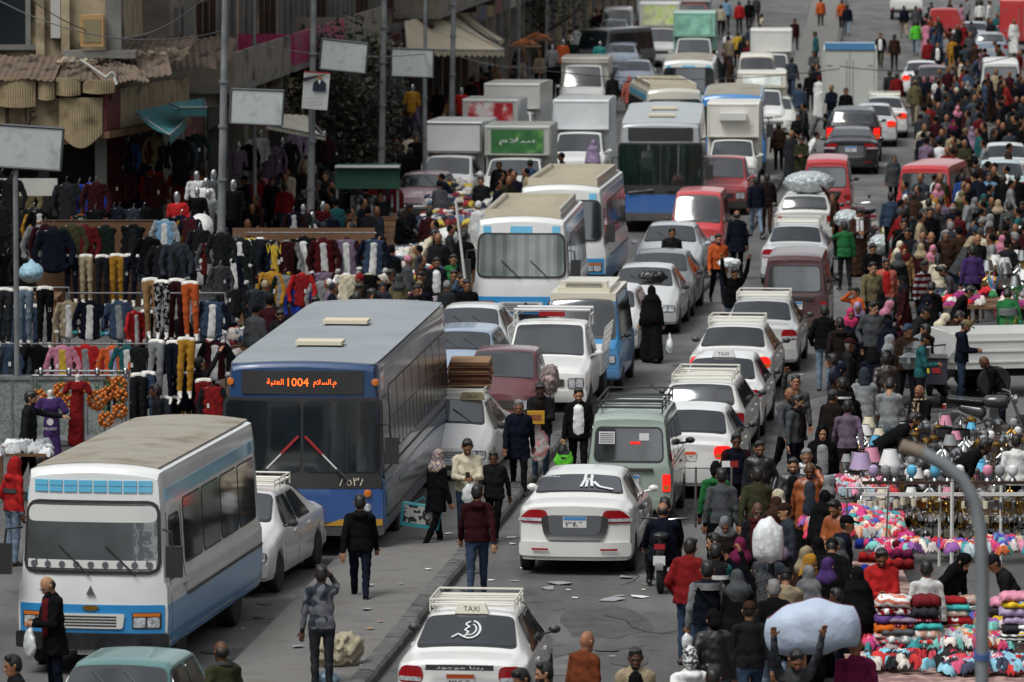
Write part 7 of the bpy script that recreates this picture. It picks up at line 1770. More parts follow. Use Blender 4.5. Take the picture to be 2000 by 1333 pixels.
FC=['red','hot pink','dark red','teal','orange','pink','bright red','charcoal','lilac','navy','turquoise','salmon','purple','cream','slate','magenta','beige','light blue','yellow']
def stack(px,py,z0,n,label,w=1.,seed=0,pal=None,rzj=.14):
 r_=random.Random(seed);p=P(px,py,z0+n*.11);z=z0
 for k in range(n):
  c=(pal or FC)[r_.randrange(len(pal or FC))];pt_=PT[r_.randrange(len(PT))]
  if pt_ and pt_[2]==c:pt_=None
  hh=r_.uniform(.6,1.5);o=link('folded_garment',FM[(k+seed)%6],[fabric(c,pt_)],None,(p[0]+r_.uniform(-.035,.035),p[1]+r_.uniform(-.03,.03),z),r_.uniform(-rzj,rzj),(w*r_.uniform(.94,1.05),1,hh));z+=.098*hh
  lv='bottom' if k==0 else 'top' if k==n-1 else['second','third','fourth','fifth','sixth','seventh','eighth','ninth','tenth','eleventh','twelfth'][k-1]
  s_=(lv+' of '+label)if k in(0,n-1)else lv+' from bottom of '+label
  lb=((pt_[0]+' patterned ')if pt_ else 'plain ')+c+' folded garment, '+s_;USED.add(lb.lower());tag(o,lb,'folded garment','folded garments stacked on the stall')
tabm=mat('stall_cloth','8a6a66',rough=.85,noise=(3,.3),pattern=('blotch',6,'a58a80'))
def stallbox(px,py,z,w,d,h,m,label):
 p=P(px,py,z);b=MB();b.box(-w/2,w/2,-d/2,d/2,0,z);e=empty('market_stall',(p[0],p[1],0));b.obj('skirt_cloth',[m],e,smooth=False);b=MB();b.box(-w/2-.02,w/2+.02,-d/2-.02,d/2+.02,z,z+.02);b.obj('counter',[m],e,smooth=False)
 tag(e,label,'market stall');land(p[0],p[1],label.split(' with ')[0]);return p
stallbox(1850,1235,.62,2.5,1.3,0,tabm,'cloth covered stall with stacked nightwear')
stallbox(1965,1235,.60,1.0,1.3,0,tabm,'side stall with towels and underwear')
names=['the red stack by the black robed woman','the second stack from the veiled woman','the middle stack','the stack left of the lamp pole'.replace('left of','just before'),'the low stack behind the lamp pole','the first stack past the lamp pole','the last tall stack at the picture edge']
for i,(px,n,w)in enumerate(((1748,6,.95),(1806,6,.8),(1858,5,.9),(1895,3,.7),(1958,5,.7),(1985,6,.75),(2015,6,.8))):stack(px,1160,.64,n,names[i],w,i+3,pal=['red','hot pink','turquoise','bright red','dark red','charcoal','salmon','orange','pink','mauve','magenta','purple','teal','cream','peach']if i<4 else['light blue','yellow','pink','charcoal','light grey','mauve','lilac','white'])
for i,(px,n)in enumerate(((1760,4),(1815,3),(1870,3))):stack(px,1192,.64,n,['the front row stack by the veil','the front row middle stack','the front row stack by the pole'][i],.95,i+20,pal=['grey','beige','light grey','dark red','charcoal','yellow','red','mauve'])
PK2=PINK
heap(1800,1145,80.2,1.6,.7,.12,1.22,PK2,'',n=34,seed=50);heap(1955,1140,80.5,1.1,1.0,.2,1.15,PK2,'',n=40,seed=51)
heap(1830,1285,75.2,1.9,1.1,.18,.62,PK2+['d9d7d2','c9b9a6'],'',n=110,seed=52);heap(1980,1250,76,1.0,1.4,.25,.72,PK2,'',n=70,seed=53);heap(1790,1320,72.6,1.5,.9,.14,.72,['c8322e','2a2326','d44a5a','7fc0d0','15181c','cfc9c0','b02530'],'',n=46,seed=54);heap(1930,1330,72.4,1.2,1.,.15,.7,['8fc8da','d0577a','c9302f','3a4258','d8d4cc'],'',n=40,seed=55)
stallbox(1860,1310,.60,2.6,2.6,0,tabm,'front stall with loose red and blue garments')
heap(1665,1120,86.5,1.5,3.2,.22,.75,PK2+['d23048','d4486f'],'',n=130,seed=56);stallbox(1665,1130,.7,1.5,3.4,0,tabm,'underwear stall with bright pink and red heaps');heap(1655,1058,91,1.5,1.6,.15,.8,['c23a3e','d98aa4','d8cfc9','9fb4bb','8a3c50'],'',n=60,seed=57)
heap(1500,1225,79,.7,.9,.1,.75,PINK,'',n=22,seed=58);heap(1520,1300,75.4,.9,1.3,.12,.75,['7fd0b8','d8e0dc','d98aa4','cfc9b0','4a3a38'],'',n=40,seed=59);stallbox(1510,1255,.7,.8,1.6,0,woodm,'small plank stall with wrapped cloths')
for i,(px,py,c)in enumerate(((1690,1052,'royal blue'),(1697,1078,'bright red'),(1706,1052,'hot pink'),(1745,1068,'hot pink'),(1763,1072,'magenta'),(1745,1090,'bright red'),(1765,1092,'red'),(1700,1102,'royal blue'),(1762,1055,'dark red'))):
 p=P(px,py,1.35);s=SDF(.02);s.e((0,-.075,0),(.07,.075,.07));s.e((0,.075,0),(.07,.075,.07));s.c((-.03,-.14,-.06),(-.03,.14,-.06),.03)
 if 'BRA' not in globals():V_,Q_,t_=s.build(.012);BRA=arr_mesh('brassiere',V_,Q_,t_)
 o=link('brassiere',BRA,[cloth(c,None)],None,(p[0],p[1],1.28),-pi/2+rr.uniform(-.3,.3));tag(o,uniq(c+' padded brassiere on display',p[0],p[1]),'brassiere','brassieres hung at the underwear stall')
p=P(1722,1120,.9);b=MB();
for x in(1688,1772):a=P(x,1150,.7);b.tube([(a[0],84.6,0),(a[0]+.05,84.6,1.55)],.014,5)
a,c=P(1688,1150,.7),P(1772,1150,.7);b.tube([(a[0],84.6,1.55),(c[0]+.05,84.6,1.55)],.014,5);tag(b.obj('hanging_rack',[M_CHROME]),'thin chrome frame with brassieres around the red jacketed seller','frame')
for i,(px,py,z)in enumerate(((1665,790,.5),(1690,785,.7),(1672,760,.4))):
 p=P(px,py,z);b=MB();b.rbox((0,0,z/2),(.5,.45,z));b.rbox((0,-.226,z/2),(.06,.004,z),m=1);o=b.obj('cardboard_box',[mat('cardboard','8a6b4c',rough=.85,noise=(3,.2)),plain('tan')],smooth=False,loc=(p[0],p[1],0));o.rotation_euler=(0,0,.2*i-.2);tag(o,['brown carton behind the stooping man','taller brown carton by the tricycle truck','small carton near the capped man'][i],'box','cartons by the crowd')
tr=empty('tricycle_truck',P(1788,800,0));tr.rotation_euler=(0,0,radians(80));tag(tr,'blue cargo tricycle with colourful printed tailboard and pots on it','cargo tricycle');p=tr.location;land(p[0],p[1],'blue cargo tricycle')
b=MB();b.box(0,1.8,-.6,.6,.55,.62);b.obj('bed_floor',[paint('navy',.4)],tr,smooth=False);b=MB();b.box(-.03,0,-.62,.62,.5,1.05);tb_=b.obj('tailboard',[paint('navy',.3)],tr,smooth=False)
for k,c in enumerate(('red','yellow','white','red','yellow')):b=MB();y=-.5+k*.22;b.poly([(-.04,y,.72),(-.04,y+.16,.72),(-.04,y+.2,.9),(-.04,y+.04,.9)],(-.006,0,0));b.obj('painted_flash',[plain(c)],tb_,smooth=False)
for sg in(1,-1):b=MB();b.box(0,1.8,sg*.6-.02,sg*.6+.02,.62,1.0);b.obj('bed_side',[paint('navy',.4)],tr,smooth=False);wheel(tr,.6,sg*.5,.26,.1)
b=MB();b.box(-.06,-.03,-.62,.62,1.02,1.1);b.obj('top_rail',[M_STEEL],tr,smooth=False);wheel(tr,2.7,0,.26,.1);b=MB();b.tube([(1.8,0,.6),(2.7,0,.35)],.05,6);b.tube([(2.5,-.35,1.05),(2.55,0,1.0),(2.5,.35,1.05)],.02,5);b.tube([(2.55,0,1.0),(2.7,0,.35)],.03,6);b.rbox((2.0,0,.75),(.6,.3,.15));b.obj('front_frame',[M_BLACK],tr)
for i,(px,py,r,zz)in enumerate(((1790,690,.28,1.0),(1800,672,.26,1.05),(1775,700,.2,1.0))):
 q=P(px,py,zz+.2);b=MB();b.lathe([(0,-.02),(r*.6,0),(r,r*.6),(r*.95,r*1.1),(r*1.05,r*1.15),(r*.8,r*1.18),(r*.3,r*1.5),(0,r*1.55)],20);o=b.obj('cooking_pot',[mat('bright_aluminium','9da1a2',rough=.25,metal=.9,noise=(5,.15))],loc=(q[0],q[1],zz));tag(o,['big round aluminium pot on the blue tricycle','aluminium pot heaped behind the biggest one','smaller aluminium pot at the tricycle corner'][i],'pot','aluminium pots on the tricycle')
 # ------------------------------------------------------------------ motorcycles
def motorbike(x,y,rz,col,label,load=None):
 e=empty('motorcycle',(x,y,0),rz);wheel(e,-.62,0,.30,.09,'alloy');wheel(e,.66,0,.30,.08,'alloy');b=MB()
 b.tube([(-.62,0,.3),(-.1,0,.45),(.35,0,.75)],.03,6);b.tube([(.35,0,.82),(-.2,0,.75),(-.75,0,.80)],.03,6);b.tube([(-.1,0,.45),(-.35,0,.75)],.03,6);b.obj('frame',[M_BLACK],e)
 b=MB();b.tube([(.66,.07,.3),(.40,.07,.95)],.022,6);b.tube([(.66,-.07,.3),(.40,-.07,.95)],.022,6);b.tube([(.2,.36,1.02),(.36,.2,1.0),(.40,0,.97),(.36,-.2,1.0),(.2,-.36,1.02)],.016,6);b.obj('fork',[M_CHROME],e)
 s=SDF(.05);s.e((.12,0,.83),(.24,.14,.12));s.c((.3,0,.85),(.0,0,.82),.09,.10);V,Q_,t=s.build(.022);link('fuel_tank',arr_mesh('fuel_tank',V,Q_,t),[paint(col,.2)],e);s=SDF(.04);s.c((-.15,0,.62),(-.5,0,.7),.11,.07,sc=(1,.9,1.1));V,Q_,t=s.build(.022);link('side_cover',arr_mesh('side_cover',V,Q_,t),[paint(col,.2)],e)
 s=SDF(.04);s.c((-.12,0,.82),(-.72,0,.86),.07,.075,sc=(1,1.6,.8));V,Q_,t=s.build(.022);link('saddle',arr_mesh('saddle',V,Q_,t),[leather('black')],e)
 b=MB();b.lathe([(0,.1),(.09,.1),(.13,.05),(.13,-.05),(.09,-.1),(0,-.1)],12,(.05,0,.42),axis='y');b.rbox((.1,0,.6),(.16,.14,.2));b.tube([(.1,-.1,.35),(-.3,-.14,.28),(-.85,-.15,.38)],.04,7,1);b.obj('engine',[mat('engine_alloy','55585a',rough=.4,metal=.8),M_CHROME],e)
 b=MB();b.lathe([(0,.04),(.08,.03),(.09,-.03),(.03,-.08)],12,(.5,0,.88),axis='x');b.obj('headlight',[M_CHROME],e);b=MB();b.rbox((-.82,0,.72),(.05,.16,.08));b.obj('tail_light',[M_TAIL],e);b=MB();b.grid([[(.66+.33*cos(a),y_,.3+.33*sin(a))for y_ in(-.05,.05)]for a in[.2+k*.3 for k in range(8)]]);b.obj('mudguard',[paint(col,.2)],e);b=MB();b.grid([[(-.62+.34*cos(a),y_,.3+.34*sin(a))for y_ in(-.06,.06)]for a in[.8+k*.3 for k in range(8)]]);b.obj('mudguard',[paint(col,.2)],e)
 b=MB();b.rbox((-.9,0,.52),(.01,.18,.14));b.obj('number_plate',[M_WHITE],e)
 for sg in(1,-1):b=MB();b.tube([(.3,sg*.3,1.02),(.28,sg*.36,1.16)],.006,4);b.lathe([(0,0),(.045,.005),(0,.02)],10,(.28,sg*.36,1.18),axis='x');b.obj('mirror',[M_BLACK],e)
 tag(e,label,'motorcycle');land(x,y,{'c':'motorcycle'}.get('c'));return e
q=P(1928,868,0);motorbike(q[0],q[1]-.3,radians(-12),'charcoal','parked black motorcycle standing behind the lamp stall')
q=P(1300,1165,0);motorbike(q[0],q[1]+1.0,radians(84),'charcoal','motorcycle ridden away by two men beside the pearl saloon')
q=P(985,702,0);motorbike(q[0],q[1],radians(-60),'charcoal','motorcycle facing the camera between the midibus and white saloon')
q=P(1655,500,0);motorbike(q[0],q[1],radians(70),'charcoal','motorcycle laden with clear plastic bundles behind the green jacket');q=P(1682,470,0);motorbike(q[0],q[1],radians(110),'maroon','second motorcycle by the man in the brown galabeya')
clearp=mat('clear_plastic_wrap','aab2b4',rough=.2,noise=(7,.3),bump=(14,1.,.04),coat=.6)
def blob(px,py,z,w,d,h,m,label,cat='sack',nm='sack',rz=0,noise=.018):
 q=P(px,py,z);o=link(nm,sack_mesh(w,d,h,noise),[m],None,(q[0],q[1],z),rz+pi/2);tag(o,label,cat);return o
blob(1580,357,1.72,1.35,.8,.62,clearp,'huge clear plastic bundle tied on the roof of the white estate','bundle','plastic_bundle')
blob(1655,428,1.1,.7,.6,.5,clearp,'clear plastic bundle on the laden motorcycle','bundle','plastic_bundle');blob(1748,452,.38,.8,.6,.7,mat('lime_white_wrap','b9c48a',rough=.4,bump=(10,.8,.03),noise=(3,.3),col2='c9cbc8'),'lime and white wrapped bundle set down in the crowd','bundle','plastic_bundle');blob(1722,478,.3,.7,.6,.55,clearp,'pale plastic bundle resting on the road in the crowd','bundle','plastic_bundle')
blob(1074,742,1.3,.34,.8,.55,mat('grey_brown_wrap','6d6360',rough=.4,noise=(7,.4),bump=(12,.8,.03),col2='a88f8c'),'grey sack of wares tied to the side of the maroon pickup','sack')
def pillow(px,py,z,w,d,h,m,label,tilt=0.,cat='sack',seed=0):
 """a stuffed sack with pinched corners and a stitched seam"""
 q=P(px,py,z);e=empty('sack',(q[0],q[1],z));e.rotation_euler=(0,tilt,-.05);N=16
 def pt(u,v,s_):f=max((1-abs(u)**3)*(1-abs(v)**3),0)**.5;wr=(.012*sin(9*u+3*v+seed)+.007*sin(19*u-5*v)*abs(u))*f;return(w/2*u*(1-.10*v*v),s_*(d/2*f+wr),h/2*v*(1-.42*u*u+.10*u**8)-.05*cos(1.6*u)*-1+.015*sin(8*u)*v)
 for s_ in(-1,1):
  b=MB();rows=[[pt(-1+2*i/N,-1+2*j/N,s_)for i in range(N+1)]for j in range(N+1)];b.grid(rows if s_<0 else rows[::-1]);b.obj('cloth_side',[m],e,sharp=80)
 b=MB();b.tube([pt(-1+2*i/N,1,1)for i in range(N+1)],.007,4);b.tube([pt(1,-1+2*i/N,1)for i in range(N+1)],.007,4);b.obj('seam',[plain('6d3040')],e);tag(e,label,cat);return e
pillow(1500,1062,1.95,.42,.36,.62,mat('white_cloth_sack','d6d9da',rough=.5,bump=(9,.8,.03)),'white full sack held up above the dotted headscarf')
pillow(1587,1233,1.85,1.16,.55,.68,mat('big_pale_sack','aebccf',rough=.6,bump=(5,.7,.04),noise=(3,.1)),'huge pale blue sack carried on a bent mans shoulders',-.12)
blob(1275,541,1.72,.62,.5,.30,mat('black_bin_bag','1a1b1f',rough=.3,bump=(9,.8,.03)),'black bag balanced on the head of the woman in black','bag','bag')
blob(1425,514,1.75,.5,.4,.22,mat('white_cloth_sack','d6d9da'),'white bundle carried on the shoulder of a man in black','bundle','bundle')
b=MB();q=P(918,748,1.62);
for k in range(11):b.rbox((rr.uniform(-.03,.03),rr.uniform(-.05,.05),k*.04),(.72+rr.uniform(-.06,.06),1.1,.026),rr.uniform(-.06,.06),m=k%2)
tag(b.obj('cardboard_sheets',[mat('cardboard','8a6b4c',rough=.85),mat('cardboard_dark','6b4230',rough=.85)],smooth=False,loc=(q[0],q[1]+.5,1.58)),'pile of flattened cardboard sheets on the taxi roof rack','cardboard pile')
s=SDF(.1);s.e((0,0,.2),(.28,.36,.24));s.e((.05,.18,.28),(.18,.18,.18));V,Q_,t=s.build(.03,noise=.03);q=P(655,1320,0);o=link('boulder',arr_mesh('boulder',V,Q_,t),[mat('pale_rock','9b927c',rough=.9,noise=(7,.3),bump=(9,.9,.05))],None,(q[0],q[1],.12),-1.2);tag(o,'pale broken boulder lying on the median behind the man on the phone','boulder')
blob(640,1325,.2,.3,.3,.2,mat('blue_bag','7f9cb0',rough=.3,bump=(20,.8,.02)),'crumpled blue bag at the foot of the boulder','bag','bag')
for i,(px,py,w,c)in enumerate([(718,1143,.2,'light grey'),(838,1112,.12,'white'),(782,1140,.09,'light grey'),(715,1190,.2,'light grey'),(722,1228,.13,'tan'),(741,1214,.09,'salmon'),(876,1042,.13,'white'),(1070,1150,.28,'light grey'),(1092,1140,.35,'light grey'),(1110,1152,.1,'white'),(1122,1168,.12,'white'),(1192,1171,.36,'light grey'),(1248,1166,.3,'white'),(1225,1128,.25,'light grey'),(1008,1135,.2,'light grey'),(1255,1152,.1,'white'),(1210,1164,.15,'light grey'),(960,1133,.12,'white'),(500,1206,.2,'charcoal'),(482,1288,.22,'white'),(585,1262,.2,'light grey'),(655,1264,.14,'light grey'),(475,1228,.07,'white'),(1195,1282,.1,'light grey'),(1000,1050,.2,'white'),(1003,1062,.12,'white'),(860,1050,.1,'white'),(707,1300,.07,'white'),(690,1240,.08,'white'),(1020,1110,.1,'white'),(885,1098,.1,'light grey'),(1730,322,.12,'white'),(1565,732,.12,'white')]):
 q=P(px,py,.165 if px<900 and py>1000 and px>560 else.012);b=MB();n=rr.choice((4,5,5,6));pts=[];a0=rr.uniform(0,6)
 for k in range(n):a=a0+2*pi*k/n;r_=w*.55*rr.uniform(.45,1.15);pts.append((r_*cos(a)*1.1,r_*1.3*sin(a),.003+rr.choice((0,0,.03))*w*2))
 b.add(pts+[(0,0,.005)],[(k,(k+1)%n,n)for k in range(n)]);o=b.obj('scrap_of_paper',[plain(c,.8)],smooth=False,loc=(q[0],q[1],q[2]));tag(o,uniq(('flattened ' if w>.2 else 'small crumpled ')+c+' scrap of litter on the road',q[0],q[1]),'litter','litter scattered on the road')
b=MB()
for k in range(900):
 q=P(rr.uniform(300,1650),rr.uniform(560,1330),.005);z=.165 if False else.008;r_=rr.uniform(.006,.02);b.add([(q[0]-r_,q[1],z),(q[0],q[1]-r_,z),(q[0]+r_,q[1]+r_*.4,z+.004),(q[0],q[1]+r_,z)],[(0,1,2,3)],rr.randrange(2))
tag(b.obj('litter',[plain('light grey',.9),plain('2e2c2a',.9)],smooth=False),kind='stuff')
# ------------------------------------------------------------------ the people one can single out
def pp(px,py,top,bot,pose,face,wear,head,label=None,**k):return person(px,py,top,bot,pose,face,wear,head,label=label,**k)
wb=mat('thin_white_plastic','c9cccd',rough=.35,bump=(16,.8,.02),coat=.3)
q=pp(105,1124,'black','navy','front','L','coat','fringe','balding man in glasses, black jacket over red plaid shirt, in front of the white midibus',hc='black',inner='dark red',beard=1,extra=dict(glasses=1),skin=3,yawj=.5)
bag(q,0,'white',.3,.42,'thin white carrier bag held by the balding man in glasses',mt=wb)
pp(34,1279,'charcoal','black','walk','L','jacket','short','dark haired boy in a charcoal jacket at the bottom corner, beside the teal car',yawj=.3)
pp(437,1254,'olive','navy','stand','BL','coat','fringe','bald bearded man in an olive coat with a grey scarf, beside the teal car',extra=dict(scarf='grey'),beard=1)
pp(628,1105,'slate','dark grey','phone','B','shirt','short','man in a paint stained grey sweater phoning, boulder beside his legs',pat=('blotch',5,'5f6066'),yawj=.1)
pp(703,968,'black','navy','walk','B','hoodie','short','man in black hooded top and navy track trousers walking away beside the city bus',yawj=0)
pp(932,948,'maroon','denim','walk2','B','hoodie','short','man in a maroon hooded sweater and jeans walking on the kerb',yawj=0)
q=pp(852,880,'black','black','carry','BR','coat','hijab','woman in black with a pink grey patterned headscarf carrying a teal shopping bag',extra=dict(hc='mauve'),hpat=('blotch',30,'beige'))
b=MB();h_=hand_at(q,0);b.rbox((0,0,-.3),(.62,.20,.36),m=0);b.rbox((0,-.103,-.28),(.54,.004,.28),m=1);b.tube([(-.15,0,-.12),(0,0,.0),(.15,0,-.12)],.01,4,0);o=b.obj('shopping_bag',[mat('teal_paper','3b9fa8',rough=.5),mat('checked_print','b9b8b2',rough=.5,pattern=('blotch',14,'charcoal'))],smooth=False,loc=(h_[0]-.12,h_[1]-.1,h_[2]+.1));o.rotation_euler=(0,.12,-.2);tag(o,'large teal shopping bag with a grey checked front, held by the woman in black','bag')
q=pp(912,855,'cream','denim','front','F','sweater','short','man in a cream sweater looking at a phone, beside the blue bus side',skin=1,yawj=.1);bag(q,0,'white',.3,.40,'white carrier bag hanging from the cream sweater mans hands',mt=wb)
b=MB();h_=hand_at(q,1);b.rbox((0,0,0),(.07,.012,.14),rx=.5);tag(b.obj('phone',[M_BLACK],smooth=False,loc=(h_[0],h_[1]-.05,h_[2]+.05)),'black phone in the hands of the cream sweater man','phone')
pp(965,881,'charcoal','black','walk','F','jacket','short','boy in dark clothes peeping out behind the cream sweater man',h=1.48)
pp(1013,781,'navy','black','walk','F','coat','short','grey haired older man in a navy jacket striding down the median',hc='grey',beard=0,yawj=0)
q=pp(1056,746,'charcoal','denim','front','F','jacket','short','man in dark sunglasses and charcoal jacket holding a yellow carton',extra=dict(glasses='dark'),inner='dark brown')
b=MB();h_=hand_at(q,0);b.rbox((0,0,0),(.30,.12,.22),m=0);b.rbox((0,-.062,0),(.2,.002,.1),m=1);tag(b.obj('yellow_carton',[plain('mustard'),plain('rust')],smooth=False,loc=(h_[0]-.08,h_[1]-.12,h_[2]+.05)),'yellow printed carton held by the man in sunglasses','box')
bag(q,1,'light grey',.4,.7,'tall white and pink printed bag behind the green carrier bag',mt=mat('pink_print_bag','b9b4b2',rough=.4,pattern=('blotch',12,'c98f92')))
q=pp(1130,757,'black','black','carry','F','jacket','short','bearded man in black jacket over white shirt holding a bright green bag',inner='white',beard=1,skin=3,yawj=0)
bag(q,1,'lime',.34,.5,'bright green carrier bag held by the bearded man');bag(q,1,'black',.3,.45,'black carrier bag behind the bright green one')
pp(1140,1234,'rust','black','stand','BR','coat','bald','bald man in a rust brown coat seen from behind near the front taxi',fat=1.15,skin=1)
pp(1241,1264,'beige','black','stand','F','jacket','short','stern man in a beige jacket with sunglasses pushed up on his hair',extra=dict(glasses='up'),inner='black',skin=2,beard=0,yawj=0)
pp(1349,1268,'white','denim','walk','B','hoodie','beanie','person in a white hooded top and grey patterned beanie at the lower edge',extra=dict(hc='grey'),hpat=('blotch',30,'white'))
pp(1392,1307,'charcoal','black','stand','B','jacket','short','dark haired head at the lower edge next to the white hooded top')
pp(1030,1303,'charcoal','black','front','FL','jacket','short','curly haired man looking down beside the front taxi tail lamp');pp(1072,1294,'dark brown','black','stand','L','jacket','short','dark haired man in profile between the taxi and the rust brown coat',inner='white')
pp(1395,1195,'black','faded denim','stand2','B','puffer','beanie','man in a black jacket and black cap with pale jeans, seen from behind',lea=1)
q=pp(1382,1097,'navy','denim','carry','B','hoodie','short','man in glasses with a grey and navy quilted top and grey hood',sleeve='light grey',extra=dict(strap='black',stripe=('light grey',1.36,1.46)),yawj=0)
bag(q,0,'white',.16,.24,'small white bag in the grey and navy mans hand',mt=wb)
pp(1345,1053,'red','denim','stand2','BR','puffer','short','man in a red quilted jacket and jeans walking away',extra=dict(),beard=1,yawj=.2)
pp(1397,1063,'charcoal','black','walk','B','jacket','short','man in a charcoal jacket with white stripe and teal sleeves',sleeve='teal',extra=dict(stripe=('white',1.22,1.28)))
pp(1447,1053,'navy','navy','walk','B','abaya','hijab','woman in navy robe and magenta headscarf with a yellow bag',extra=dict(hc='magenta'));blob(1466,1130,1.0,.22,.2,.3,mat('yellow_bag','b5a62a',rough=.5,bump=(12,.6,.02)),'yellow cloth bag on the arm of the navy robed woman','bag','bag')
pp(1416,1008,'dark brown','black','front','F','coat','hijab','woman in a speckled grey headscarf facing the camera in the crowd',extra=dict(hc='light grey'),hpat=('blotch',50,'grey'),yawj=0)
pp(1402,1042,'navy','black','stand','L','jacket','short','man turning aside just in front of the speckled headscarf',h=1.66)
q=P(1300,1165,0)
for dx,dy,c,hd,lab in((-.02,.0,'navy','fringe','bald passenger in a navy quilted jacket on the moving motorcycle'),(.03,.65,'black','short','rider in a black jacket steering the motorcycle past the pearl saloon')):
 r_=person(1300,950,c,'charcoal','ride','B','puffer' if hd=='fringe' else 'jacket',hd,label=lab,h=1.74,yawj=0);r_['o'].location=(q[0]+dx,q[1]+.75+dy,.02)
pp(1499,1100,'black','black','up','BL','abaya','khimar','woman in black with a pale grey dotted veil holding up the white sack',extra=dict(hc='grey'),hpat=('dots',16,'charcoal'))
pp(1480,981,'charcoal','black','stand2','F','jacket','bald','grey bearded man in charcoal jacket with a dark red checked scarf',extra=dict(scarf='dark red'),hc='grey',beard=1)
pp(1410,916,'grey','black','stand','B','sweater','short','broad man in a grey sweater seen from behind by the crutch',yawj=0);pp(1398,905,'green','black','stand','B','hoodie','beanie','person in green top and black beanie in front of the grey sweater',extra=dict(hc='black'),h=1.62)
pp(1437,846,'navy','black','stand','F','sweater','short','young man in a navy sweater with red shoulders and a white and red chest flag',sleeve='maroon',skin=2,extra=dict(),yawj=.1)
pp(1483,861,'black','black','stand2','F','jacket','short','bearded man in a black leather jacket next to the navy flag sweater',lea=1,beard=1,skin=0)
pp(1480,914,'olive','black','walk','B','jacket','short','man in an olive jacket seen from behind below the leather jacket');pp(1550,894,'charcoal','black','walk','F','jacket','short','man in an open dark leather jacket over a black printed shirt',lea=1,inner='black',beard=1)
pp(1581,903,'rust','black','phonel','F','coat','fringe','bald man in an orange leather coat talking on the phone',lea=1,inner='slate',fat=1.2,skin=2,beard=1,yawj=0)
pp(1575,876,'charcoal','black','stand','F','jacket','short','grey haired man in white scarf just behind the orange coat',hc='grey',extra=dict(scarf='white'))
pp(1606,830,'black','black','walk','F','coat','hood','pale faced man with a black beanie and hooded black coat',inner='light grey',skin=3,beard=0,yawj=0)
pp(1656,783,'mauve','dark brown','walk2','B','shirt','short','man in a mauve grey shirt and brown trousers seen from behind',yawj=0)
pp(1553,771,'grey','navy','stand2','FR','sweater','short','smiling man in a grey sweater with long dark brown scarf',extra=dict(scarf='dark brown'),beard=1,skin=3);pp(1538,757,'grey','black','walk','FR','sweater','bald','bald man in grey holding a stick behind the brown scarf');pp(1554,734,'grey','black','high','F','sweater','short','man in a pale grey sweater raising one hand at the roadside',skin=1)
pp(1623,762,'dark brown','black','stand','BR','coat','cap','man in a grey flat cap and dark brown jacket, back turned',extra=dict(hc='grey'));pp(1645,739,'black','navy','stand2','B','jacket','short','man in black with a white collar band by the cartons',extra=dict(stripe=('white',1.38,1.42)));pp(1658,757,'black','black','stand','B','hoodie','hood','small person in a black hood near the cartons',h=1.5)
pp(1722,805,'black','denim','bend','R','jacket','short','dark clad man stooping over the lamps in blue jeans',yawj=0);pp(1731,690,'dark brown','navy','walk','B','jacket','short','man in a dark brown leather jacket in front of the cargo tricycle',lea=1)
pp(1641,621,'dark brown','faded denim','walk','B','hoodie','short','broad man in a brown hooded jacket and light jeans walking away',fat=1.1,yawj=0)
for r in[(1610,597,'black','faded denim','stand2','B','jacket','short'),(1675,590,'black','black','front','F','abaya','hijab',dict(hc='lilac')),(1661,603,'navy','black','stand','F','coat','hijab',dict(hc='hot pink')),(1735,626,'navy','navy','stand','B','abaya','khimar',dict(hc='navy')),(1775,597,'charcoal','black','bend2','R','jacket','cap',dict(hc='charcoal')),(1815,612,'beige','black','bend2','R','coat','hijab',dict(hc='cream')),(1842,606,'brown','black','bend2','R','jacket','short')]:person(*r[:2],r[2],r[3],r[4],r[5],r[6],r[7],extra=r[8]if len(r)>8 else None)
pp(1731,505,'salmon','faded denim','walk','F','jacket','short','man in red shirt and dusty pink jacket walking in pale jeans',inner='bright red',yawj=0);pp(1703,474,'black','black','front','F','sweater','short','tall man in black reading his phone in the crowd')
pp(1650,434,'green','charcoal','reach','B','jacket','short','man in a faded green jacket reaching out beside the silver taxi');pp(1677,406,'brown','brown','front','F','robe','short','man in a brown galabeya with a white scarf by the motorcycles',extra=dict(scarf='white'));pp(1675,562,'orange','charcoal','phone','FL','hoodie','short','person in an orange top with a hand to the head',h=1.5)
pp(1802,510,'dark red','black','stand','FR','sweater','short','person in a red and white striped sweater',pat=('stripes',2.2,'light grey'));pp(1832,497,'cream','faded denim','stand','B','hoodie','long','long haired person in a cream hooded top seen from behind')
pp(1900,481,'purple','black','stand','B','sweater','short','man in a purple sweater by the shiny wares');pp(1970,566,'green','black','bend2','B','jacket','short','stooping person in a dark green, grey and green banded jacket',extra=dict(stripe=('light grey',1.15,1.3)))
pp(1958,694,'black','navy','bend2','L','jacket','bald','bald man in black with a white bag at the pickup wheel',yawj=0);pp(1800,752,'black','black','sit','FL','coat','fringe','seated seller in black with a brown checked scarf',dz=.08,extra=dict(scarf='brown',spat=('blotch',20,'beige')),beard=1)
pp(1858,855,'black','navy','bend','R','jacket','short','seller in a black puffy jacket stooping among the lamps',skin=2,yawj=0);pp(1845,940,'black','black','squat','R','jacket','short','crouching dark haired person behind the chandelier rail',dz=.1);pp(1985,850,'white','black','stand','B','sweater','short','person in white at the lamp stall by the edge')
pp(1637,974,'rust','black','front','FL','jacket','short','man in a tan suede jacket above the pink underwear heap',lea=1,beard=1)
pp(1721,1068,'bright red','black','front','F','jacket','short','seller in a bright red jacket framed by hanging brassieres',beard=1,skin=0,extra=dict(stripe=('red',1.2,1.25)),yawj=0)
